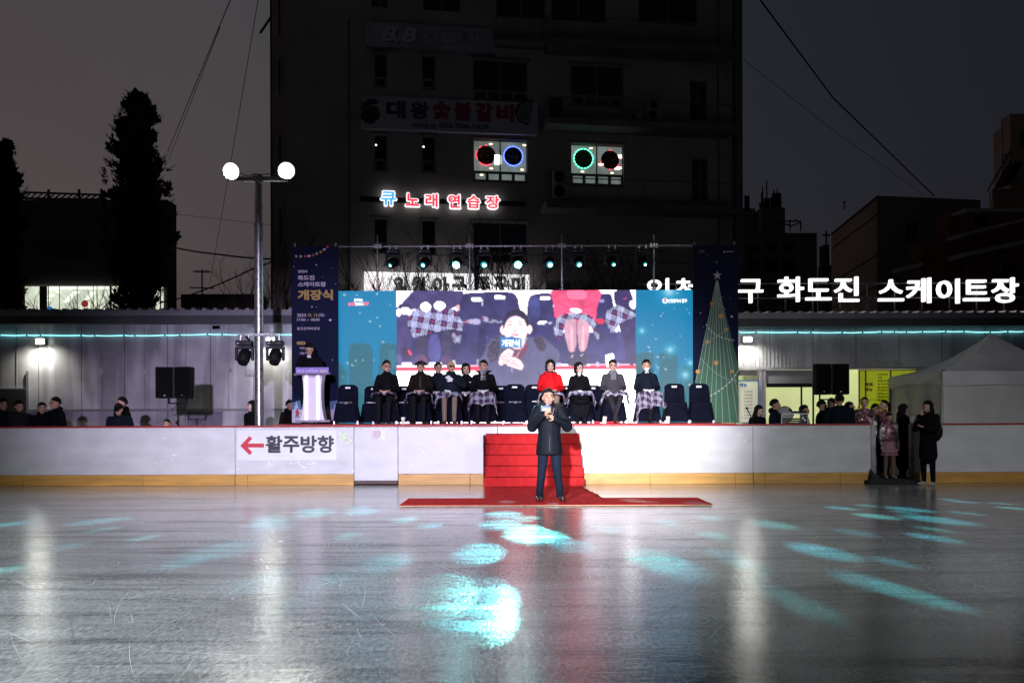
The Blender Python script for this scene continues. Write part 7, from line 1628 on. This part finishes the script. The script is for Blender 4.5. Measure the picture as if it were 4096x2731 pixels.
for q in (-1, 1): b.add([(q*.07, .0, 1.10), (q*.20, .03, 1.205), (q*.085, .02, 1.20), (q*.07, .012, 1.10), (q*.20, .042, 1.205), (q*.085, .032, 1.20)], [(0, 1, 2), (5, 4, 3), (0, 3, 4, 1), (1, 4, 5, 2), (2, 5, 3, 0)])
b.build('coat_collar', BCOAT, o)
lap_blanket('large tartan blanket covering the knees of the man with the turned up collar', x, FR, SZ, 1.0, .24, .33, seed=6, skew=.15)
o, H, x = seated('seated woman in a bright red hooded padded coat', 2203, FR, RCOAT, TRB, hs='bob', yaw=.0, pitch=.08, seed=7, skin=SKINP, closed=True, broad=1.05, lipc=(.35, .06, .07))
c = Fig()
for k in range(9): a_ = -.2+k*.45; c.ell((.115*math.sin(a_-math.pi*.45), .13-.07*math.cos(a_-math.pi*.45)+.0, 1.13+.01*math.sin(k)), (.05, .045, .042), 'c')
c.build('hood', {'c': RCOAT}, .012, o, 3)
b = MB(); b.lathe([(.06, 0), (.085, -.03), (.09, -.05)], c=H+Vector((0, -.005, -.09)), n=18); b.build('scarf', mat('maroon_scarf', (.04, .006, .01), .8), o)
lap_blanket('tartan blanket over the lap of the woman in the red coat', x, FR, SZ, .95, .05, .26, seed=7)
o, H, x = seated('seated woman with short black hair, black coat and skirt, looking aside', 2318, FR, BCOAT, TRD, hs='bob', gl=1, yaw=.50, seed=8, hand_tag='glove', skin=SKINP, broad=.92, h=.93, lipc=(.35, .05, .05), knee=.09)
b = MB(); b.ell(H+Vector((0, -.07, -.125)), (.04, .03, .05), 10, 8); b.build('white_collar', GLV, o)
b = MB(); b.ell((.0, -.31, .70), (.085, .04, .075), 16, 10, fn=lambda d: 1+.18*math.sin(d.x*9+1)*math.cos(d.z*8)); b.build('held_gloves', GLV, o)
c = Fig(); c.cap((0, -.05, .56), (0, -.40, .52), .20, .21, 'c', .45); c.cap((0, -.40, .54), (0, -.45, .33), .20, .22, 'c', .35, (1, 0, 0)); c.build('skirt', {'c': BCOAT}, .014, o, 3)
lap_blanket('tartan blanket across the knees of the woman in the black coat', x, FR, SZ, 1.05, .08, .30, seed=8, lift=.01)
o, H, x = seated('seated man in a grey coat, grey scarf and glasses with crossed ankles', 2454, FR, GCOAT, mat('grey_trousers', (.022, .02, .024), .85, spec=.07, var=.15), hs='short', gl=1, yaw=.03, seed=9, hands='knees', hand_tag='glove', shoes=SHR, cross=True)
scarf(o, H, mat('grey_scarf', (.12, .12, .14), .9, var=.15, scale=30), -.03)
lap_blanket('tartan blanket over the thighs of the man in the grey coat', x, FR, SZ, 1.0, .06, .25, seed=9, skew=-.2)
o, H, x = seated('seated man wearing a white face mask, dark coat and tie', 2589, FR, NCOAT, hs='short', yaw=-.05, seed=10, hands='clasp', hand_tag='glove', cross=True)
b = MB(); b.ell(H+Vector((0, -.038, -.050)), (.066, .072, .056), 20, 12, fn=lambda d: 1+.03*math.sin(d.z*16)); b.build('face_mask', mat('mask_white', (.78, .78, .80), .8, var=.03), o)
b = MB(); b.ell(H+Vector((0, -.062, -.135)), (.045, .03, .035), 12, 8); b.build('shirt_collar', GLV, o); b = MB(); b.ell(H+Vector((0, -.092, -.150)), (.014, .012, .022), 8, 6); b.build('tie', BCOAT, o)
lap_blanket('large tartan blanket slanting over both knees of the masked man', x, FR, SZ, .95, .34, .33, seed=11, skew=-.55)
# folded blankets and gloves left on empty chairs
def seat_item(px, Y, kind, label, dx=0):
    x = P(px, YH, Y).x+dx; b = MB()
    if kind == 'blanket':
        uvs = []
        def f(u, v): uvs.append((u*.3, v*.3)); return (x-.13+.26*u, Y-.20+.30*v+.01*math.sin(u*9), SZ+.470+.028*math.sin(math.pi*min(1, v*1.1))*(.6+.4*math.sin(u*7+v*5)**2)-.03*(v < .05))
        b.grid(f, 14, 8); o = b.build('folded_blanket', PLD); ul = o.data.uv_layers.new(name='UVMap')
        for lp in o.data.loops: ul.data[lp.index].uv = uvs[lp.vertex_index]
        tag(o, label, 'blanket', 'folded tartan blankets on empty chairs')
    else:
        b.ell((x, Y-.18, SZ+.485), (.075, .05, .016), 14, 8, fn=lambda d: 1+.15*math.sin(d.x*9)*math.cos(d.y*7))
        for k in range(4): b.ell((x+.07+.012*k, Y-.19+.018*k, SZ+.482), (.035, .010, .009), 8, 5)
        tag(b.build('glove_pair', GLV if kind == 'gloves' else mat('kit_beige', (.22, .20, .17), .8)), label, 'gloves')
seat_item(1388, FR, 'blanket', 'folded tartan blanket on the empty chair beside the podium'); seat_item(2060, FR, 'blanket', 'folded tartan blanket on the chair left of centre'); seat_item(1492, BK, 'gloves', 'white gloves on the chair behind the leftmost seated man', -.05); seat_item(1612, BK, 'gloves', 'white gloves on the chair left of the man in the fur hat'); seat_item(2140, FR+.25, 'gloves', 'white gloves on the chair left of the woman in red'); seat_item(2003, BK, 'kit', 'rolled beige kit on the chair beside the man with scarf')
# ------------------------------------------------------------------ standing figures
def standing(label, px, Y, top=None, h=None, coat=None, tr=None, hs='short', yaw=0, pitch=0, tilt=0, rz=0, gl=0, arms='down', seed=1, skin=None, z0=0.0, long=.72, voxel=.015, shoes=None, broad=1.0, hood=False, group=None, sleeves=None, shirt=None):
    coat = coat or BCOAT; tr = tr or TRD; skin = skin or SKIN; shoes = shoes or SHB
    if h is None: h = (P(px, top, Y).z-z0)/1.755
    x = P(px, YH, Y).x; H = Vector((0, -.01-.03*(pitch > .3), 1.625)); Rm = HR(yaw, pitch, tilt); f = Fig(); c = Fig()
    S = {q: Vector((q*.185*broad, 0, 1.42)) for q in (-1, 1)}
    if arms == 'down': E_ = {q: Vector((q*.245*broad, .03, 1.12)) for q in (-1, 1)}; Wp = {q: Vector((q*.25*broad, -.05, .88)) for q in (-1, 1)}; Hd = {q: (0, -.25, -1) for q in (-1, 1)}; Pn = {q: (-q, 0, 0) for q in (-1, 1)}
    elif arms == 'front': E_ = {q: Vector((q*.25*broad, -.02, 1.13)) for q in (-1, 1)}; Wp = {q: Vector((q*.08, -.25, 1.12)) for q in (-1, 1)}; Hd = {q: (-q*.5, -.8, .1) for q in (-1, 1)}; Pn = {q: (0, 0, 1) for q in (-1, 1)}
    elif arms == 'face': E_ = {q: Vector((q*.24, -.08, 1.16)) for q in (-1, 1)}; Wp = {-1: Vector((-.05, -.18, 1.44)), 1: Vector((.10, -.27, 1.22))}; Hd = {-1: (.2, -.1, 1), 1: (-.5, -.8, .1)}; Pn = {-1: (0, 1, 0), 1: (0, 0, 1)}
    elif arms == 'lectern': E_ = {q: Vector((q*.27, -.06, 1.15)) for q in (-1, 1)}; Wp = {q: Vector((q*.20, -.30, 1.10)) for q in (-1, 1)}; Hd = {q: (0, -1, -.1) for q in (-1, 1)}; Pn = {q: (0, 0, -1) for q in (-1, 1)}
    f.cap((0, 0, .95), (0, 0, 1.33), .13, .14, 'inner', .6); f.cap((0, .01, 1.40), H+Vector((0, .02, -.06)), .055, .050, 'skin'); f.cap(S[-1], S[1], .05, .05, 'inner'); head_prims(f, H, Rm)
    for q in (-1, 1):
        f.cap((q*.09, 0, .92), (q*.10, -.01, .50), .092, .066, 'trousers'); f.cap((q*.10, -.01, .50), (q*.105, .01, .10), .066, .048, 'trousers'); f.cap((q*.105, .03, .04), (q*.125, -.14, .034), .042, .034, 'shoe', .85)
        f.cap(S[q], E_[q], .045, .04, 'inner'); f.cap(E_[q], Wp[q], .04, .028, 'inner'); hand(f, Wp[q], Hd[q], Pn[q], q, 'skin', .5, 1.0)
    o = f.build('person', {'skin': skin, 'inner': coat, 'trousers': tr, 'shoe': shoes}, voxel if voxel < .013 else .0125, None, 2)
    dress_root(o, label, (x, Y, z0), rz, h, group); o.scale = (h, h, h)
    c.cap((0, 0, .98), (0, 0, 1.31), .175*broad, .195*broad, 'c', .64); c.cap(S[-1]*.9+Vector((0, 0, .14)), S[1]*.9+Vector((0, 0, .14)), .078, .078, 'c'); c.cap((0, 0, long+.08), (0, 0, 1.0), .20*broad, .175*broad, 'c', .70); c.cap((0, .01, 1.42), (0, .0, 1.49), .09, .075, 'c', .9)
    for q in (-1, 1): c.cap(S[q], E_[q], .075, .064, 'c' if sleeves is None else 's'); c.cap(E_[q], Wp[q], .062, .046, 'c' if sleeves is None else 's')
    if hood: c.ell(H+Vector((0, .085, -.11)), (.11, .07, .07), 'c')
    mm_ = {'c': coat}
    if sleeves is not None: mm_['s'] = sleeves
    c.build('coat', mm_, voxel, o, 3)
    if abs(rz) < 1.9: face(o, H, Rm)
    if hood == 'up':
        b = MB(); b.ell(H+Vector((0, .03, .02)), (.115, .13, .14), 20, 14, M=Rm, fn=lambda d: .75 if d.y < -.5 and d.z < .5 else 1); b.build('hood', coat, o)
    elif hs == 'cap':
        b = MB(); b.ell(H+Rm @ Vector((0, .012, .05)), (.090, .108, .085), 20, 12, M=Rm, fn=lambda d: .8 if d.z < -.2 else 1); b.ell(H+Rm @ Vector((0, -.11, .045)), (.07, .06, .010), 14, 6, M=Rm); b.build('cap', BCOAT, o)
        hair(o, H, Rm, 'short', seed=seed)
    else:
        hair(o, H, Rm, 'tied' if hs == 'pony' else hs, seed=seed)
        if hs == 'pony': b = MB(); b.ell(H+Rm @ Vector((0, .115, .05)), (.035, .045, .035), 10, 8, M=Rm); b.ell(H+Rm @ Vector((0, .150, -.05)), (.030, .036, .145), 12, 12, M=Rm, fn=lambda d: 1+.1*math.sin(d.x*14)); b.build('ponytail', HAIRB, o)
    if gl: glasses(o, H, Rm)
    return o, H
# podium host
o, H = standing('host in glasses and long black coat reading behind the podium', 1240, 20.55, 1376, coat=BCOAT, yaw=.15, pitch=.42, gl=1, arms='lectern', z0=SZ, long=.45, voxel=.012, seed=21)
b = MB(); b.ell((0, -.075, 1.475), (.045, .03, .04), 12, 8); b.build('shirt_collar', GLV, o); b = MB(); b.ell((.0, -.11, 1.44), (.015, .012, .03), 8, 6); b.build('tie', BCOAT, o)
# spectators on the left
CL_ = 'spectators standing behind the left boards'
standing('spectator at the far left edge in a dark blue jacket, facing right', 12, 19.7, 1596, coat=NCOAT, rz=.9, seed=31, group=CL_, hood=True)
standing('spectator with grey collar between the left edge and the tall black haired one', 76, 19.9, 1603, coat=mat('dark_grey_jacket', (.02, .02, .021), .85, spec=.07, var=.2), rz=.9, pitch=.2, seed=32, group=CL_)
standing('shorter spectator in black just left of the one with glasses', 168, 19.8, 1611, coat=BCOAT, rz=.5, seed=33, group=CL_, hood=True)
standing('taller spectator with glasses and hooded black jacket, fourth from the left edge', 222, 19.7, 1590, coat=BCOAT, rz=-.6, gl=1, seed=34, group=CL_, hood=True, broad=1.12)
standing('bearded spectator standing behind the person in a black cap', 488, 20.0, 1590, coat=BCOAT, rz=-.7, seed=35, group=CL_, hood=True, broad=1.1)
standing('spectator in a black cap with head bowed', 478, 19.5, 1616, coat=NCOAT, hs='cap', pitch=.45, seed=36, group=CL_, broad=1.15)
standing('child whose hair just shows over the boards below the loudspeakers', 668, 19.6, 1678, coat=BRCOAT, seed=37, group=CL_)
standing('long haired woman in a dark jacket standing behind the floodlight pole', 1008, 20.3, 1603, coat=BCOAT, hs='long', rz=-.8, skin=SKINP, seed=38, broad=1.15)
standing('young person in a dark hooded jacket half hidden by the event banner', 1160, 22.9, 1601, coat=BRCOAT, hs='short', rz=.9, seed=39, hood=True)
# crew and spectators on the right
CR_ = 'crew and spectators by the sound equipment'
standing('dark haired woman with head bowed right of the tree banner', 3030, 19.7, 1622, coat=BCOAT, hs='long', rz=.6, pitch=.35, skin=SKINP, seed=41, group=CR_)
standing('man with glasses in a dark hooded jacket left of the sound case', 3100, 20.1, 1598, coat=NCOAT, rz=1.2, gl=1, seed=42, group=CR_, hood=True, broad=1.1)
standing('man bending low behind the console of the sound case', 3218, 20.6, 1621, coat=BCOAT, rz=1.1, seed=43, group=CR_)
standing('man in black leaning right, in front of the left loudspeaker', 3288, 20.2, 1602, coat=BCOAT, rz=1.2, seed=44, group=CR_, broad=1.15)
standing('man with glasses half hidden behind the speaker stand pole', 3325, 20.9, 1594, coat=BRCOAT, rz=-.8, gl=1, seed=45, group=CR_)
standing('broad man seen from behind, tallest of the group by the loudspeakers', 3358, 19.6, 1577, coat=NCOAT, rz=3.0, seed=46, group=CR_, broad=1.22)
standing('person whose dark haired head shows right of the broad man', 3398, 20.3, 1608, coat=BCOAT, hs='long', rz=.7, seed=47, group=CR_)
QG = 'young skaters in sequined jackets'
standing('girl in pink and silver sequin jacket facing left before the yellow menu board', 3458, 19.45, 1589, coat=PINKQ, sleeves=SILQ, hs='tied', rz=-.4, seed=51, group=QG, broad=.88, long=.9, skin=SKINP, z0=.12)
standing('dark haired person between the two taller sequined girls', 3502, 19.9, 1616, coat=BCOAT, rz=.3, seed=52, broad=.9)
standing('girl with a ponytail and sequin jacket turned to the left', 3536, 19.75, 1600, coat=PINKQ, sleeves=SILQ, hs='pony', rz=-1.3, seed=53, group=QG, broad=.85, long=.9, skin=SKINP, z0=.12)
o, H = standing('small girl in sequin jacket and pink skirt standing in the board opening', 3556, 19.32, 1652, coat=PINKQ, sleeves=SILQ, tr=mat('tan_tights', (.13, .075, .055), .8, var=.05), hs='tied', pitch=.3, seed=54, group=QG, broad=.92, long=.98, skin=SKIN, shoes=mat('pale_shoes', (.3, .28, .28), .6), voxel=.012, z0=.075)
b = MB(); b.grid(lambda u, v: ((.165+.075*v+.006*math.sin(u*50))*math.sin(2*math.pi*u), -(.125+.06*v+.006*math.sin(u*50))*math.cos(2*math.pi*u), .98-.36*v), 48, 8); b.build('skirt', PINKS, o)
b = MB()
for zz_ in (.665, .685): b.grid(lambda u, v: ((.235+.004)*math.sin(2*math.pi*u), -(.185)*math.cos(2*math.pi*u), zz_+.008*v), 40, 1)
b.build('skirt_stripe', BCOAT, o)
standing('adult in a hooded black coat holding the small girl by the hand', 3612, 19.6, 1617, coat=BCOAT, hs='long', rz=1.5, pitch=.3, long=.35, seed=55, z0=.03, broad=1.2, hood=True)
o, H = standing('dark haired woman with backpack and grey hood on the ice side of the right boards', 3712, 18.35, 1604, coat=BCOAT, hs='long', rz=-1.0, pitch=.2, arms='face', long=.55, seed=56, skin=SKIN, tr=BCOAT, z0=.0, voxel=.012, shoes=mat('pale_sneakers', (.35, .33, .30), .6), broad=1.0)
b = MB(); b.ell((0, .10, 1.44), (.12, .07, .06), 16, 10); b.build('hood', mat('grey_hood', (.10, .10, .12), .9), o)
t = thing('backpack', 'black round backpack worn by the woman on the ice side of the right boards', 'backpack', (o.location.x+.21, o.location.y+.14, 0), -1.0)
b = MB(); b.ell((0, 0, 1.06), (.15, .10, .20), 18, 14, fn=lambda d: 1+.03*math.sin(d.z*12)); b.build('bag_body', BLACK, t); b = MB(); b.path([(-.05, 0, 1.24), (-.03, 0, 1.29), (.03, 0, 1.29), (.05, 0, 1.24)], .010, 6); b.build('handle', BLACK, t)
b = MB()
q0 = P(3648, 1668, 18.45); b.add([(q0.x-.03, 18.45, q0.z), (q0.x+.17, 18.40, q0.z-.02), (q0.x+.25, 18.5, q0.z-.14), (q0.x+.07, 18.55, q0.z-.16), (q0.x-.03, 18.453, q0.z+.002), (q0.x+.17, 18.403, q0.z-.018), (q0.x+.25, 18.503, q0.z-.138), (q0.x+.07, 18.553, q0.z-.158)], [(0, 1, 2, 3), (7, 6, 5, 4), (0, 4, 5, 1), (1, 5, 6, 2), (2, 6, 7, 3), (3, 7, 4, 0)])
tag(b.build('paper_sheet', mat('paper_white', (.5, .5, .5), .8, var=.03)), 'white sheet of paper held out by the woman with the backpack', 'paper')
# ------------------------------------------------------------------ the speaker on the carpet
hx, hy, hz0 = (2197-2048)/F*14.62, 14.62, .062
H = Vector((-.015, -.03, 1.60)); Rm = HR(.10, -.08, .03); f = Fig(); c = Fig(); S = {q: Vector((q*.185, .01, 1.40)) for q in (-1, 1)}
E_ = {-1: Vector((-.275, -.06, 1.165)), 1: Vector((.285, -.06, 1.165))}; Wp = {-1: Vector((-.10, -.235, 1.325)), 1: Vector((.085, -.235, 1.270))}
f.cap((0, 0, .95), (0, 0, 1.33), .14, .14, 'inner', .6); f.cap((0, .01, 1.40), H+Vector((0, .02, -.06)), .058, .054, 'skin'); f.cap(S[-1], S[1], .05, .05, 'inner'); head_prims(f, H, Rm, 1.08)
for q, fx in ((-1, -.155), (1, .165)):
    f.cap((q*.085, 0, .93), (q*.115, -.015, .50), .098, .074, 'trousers'); f.cap((q*.115, -.015, .50), (fx, .01, .12), .072, .058, 'trousers'); f.cap((fx, .02, .10), (fx, .02, .06), .058, .062, 'trousers')
    f.cap((fx, .04, .040), (fx+q*.035, -.15, .036), .044, .038, 'shoe', .9); f.cap((fx, .03, .015), (fx+q*.035, -.15, .012), .046, .042, 'shoe', .4)
    f.cap(S[q], E_[q], .045, .04, 'inner'); f.cap(E_[q], Wp[q], .04, .030, 'inner')
hand(f, Wp[-1], (.62, -.25, .62), (.55, .45, -.45), -1, 'skin', 1.0, 1.02); hand(f, Wp[1], (-.72, -.22, .42), (-.35, .55, -.3), 1, 'skin', 1.0, 1.02)
o = f.build('person', {'skin': mat('skin_hero', (.36, .20, .14), .6, var=.06, scale=20, spec=.2), 'inner': NCOAT, 'trousers': TRN, 'shoe': SHB}, .0072, None, 2); dress_root(o, 'man in a black fur collared parka speaking into a microphone on the red carpet', (hx, hy, hz0), .0, 1); HERO = o
c.cap((0, 0, 1.0), (0, 0, 1.31), .175, .20, 'c', .66); c.cap(S[-1]*.88+Vector((0, 0, .165)), S[1]*.88+Vector((0, 0, .165)), .085, .085, 'c'); c.cap((0, 0, .80), (0, 0, 1.05), .205, .178, 'c', .74); c.cap((0, .0, .735), (0, 0, .86), .215, .205, 'c', .72); c.cap((0, .01, 1.42), (0, .0, 1.48), .10, .088, 'c', .9)
for q in (-1, 1):
    c.cap(S[q], E_[q], .088, .078, 'c'); c.cap(E_[q], Wp[q], .078, .048, 'c'); c.ell(E_[q]*.985+Vector((0, .01, -.01)), (.084, .08, .075), 'c')
PARKA = mat('black_parka', (.0045, .0062, .0095), .62, spec=.07, var=.25, scale=9, bump=.5, bscale=10); co = c.build('parka', {'c': PARKA}, .010, o, 4)
# trim the hem flat
for v in co.data.vertices:
    if v.co.z < .715: v.co.z = .715+(v.co.z-.715)*.12
b = MB(); FUR = mat('black_fur_trim', (.008, .0075, .0085), .95, var=.5, scale=50); rs = random.Random(77)
for i in range(2600):
    a_ = rs.uniform(-2.75, 2.75); rr_ = rs.gauss(0, .018); cx = .125*math.sin(a_)*1.25; cy = .03+.09*math.cos(a_+math.pi)*-1*(-1); cz = 1.475-.055*abs(math.sin(a_/2))*(1 if abs(a_) < 1.4 else 1)+.02
    base = Vector((.175*math.sin(a_)*(1-.12*abs(a_)/2.7), .045-(-.10)*math.cos(a_)*1.0, 1.475+.03*math.cos(a_)-.02)); base.y = .02+.085*math.cos(a_)
    d = Vector((math.sin(a_)+rs.gauss(0, .5), math.cos(a_)*.9+rs.gauss(0, .5), rs.gauss(.25, .6))).normalized(); base += Vector((rs.gauss(0, .02), rs.gauss(0, .02), rs.gauss(0, .022))); l = rs.uniform(.03, .065); s_ = d.cross(Vector((rs.gauss(0, 1), rs.gauss(0, 1), rs.gauss(0, 1)))).normalized()*.0028
    b.add([base-s_, base+s_, base+d*l], [(0, 1, 2)])
fc = Fig()
for k in range(15): a_ = -2.6+k*.371; fc.ell((.168*math.sin(a_), .02+.08*math.cos(a_), 1.465+.03*math.cos(a_)), (.042, .042, .036), 'c')
fm_ = fc.build('fur_collar', {'c': FUR}, .012, o, 2); b.build('fur_tufts', FUR, fm_)
b = MB(); b.box(-.004, -.150, .76, .004, -.147, 1.0); b.build('zip', mat('zip_dark', (.008, .008, .009), .6), o)
b = MB(); b.ell((.015, -.085, 1.405), (.05, .04, .07), 14, 10); b.build('shirt', mat('maroon_shirt', (.05, .008, .014), .8, var=.2, scale=30), o)
b = MB(); b.path([(.075, -.125, 1.44), (.055, -.15, 1.37), (.02, -.165, 1.31)], .0035, 5); b.ell((.10, -.125, 1.40), (.005, .004, .005), 6, 4); b.build('coat_piping', mat('piping_grey', (.30, .30, .31), .5), o)
hair(o, H, Rm, 'short', seed=5, s=1.06); face(o, H, Rm, 1.08, open_mouth=True, lips=(.28, .08, .07))
t = thing('microphone', 'handheld microphone with blue sign cube held by the standing speaker', 'microphone', (hx, hy, hz0))
m0 = Vector((-.005, -.275, 1.27)); m1 = Vector((-.030, -.20, 1.470)); b = MB(); b.tube(m0, m1, .016, .020, 12); b.build('mic_body', BLACK, t); b = MB(); b.ell(m1+Vector((-.002, .0, .018)), (.030, .030, .034), 16, 12); b.build('mic_grille', mat('mic_mesh', (.30, .30, .34), .35, metal=.7, var=.3, scale=160), t)
qa = (2160-2197)/F*14.35, (1679-1647)/F*14.35+CH-hz0; qc = (2203-2197)/F*14.35, (1679-1623)/F*14.35+CH-hz0
b = MB(); b.bbox(qa[0], -.262, qa[1], qc[0], -.195, qc[1], .012); b.bbox(qa[0]+.055, -.260, qc[1]-.005, qc[0]-.055, -.197, qc[1]+.012, .005); sg = b.build('sign_cube', mat('mic_sign_blue', (.005, .03, .085), .5, var=.05), t)
YEL = mat('mic_sign_yellow', (.50, .38, .05), .5, var=0); text('lettering', '개장식', qa[0]+.018, qa[1]+.014, qc[0]-.018, qa[1]+.056, -.266, YEL, sg, bold=.025); text('lettering', '화도진 스케이트장', qa[0]+.018, qa[1]+.066, qc[0]-.018, qa[1]+.080, -.266, mat('mic_sign_white', (.3, .3, .32), .6, var=0), sg, bold=.0)
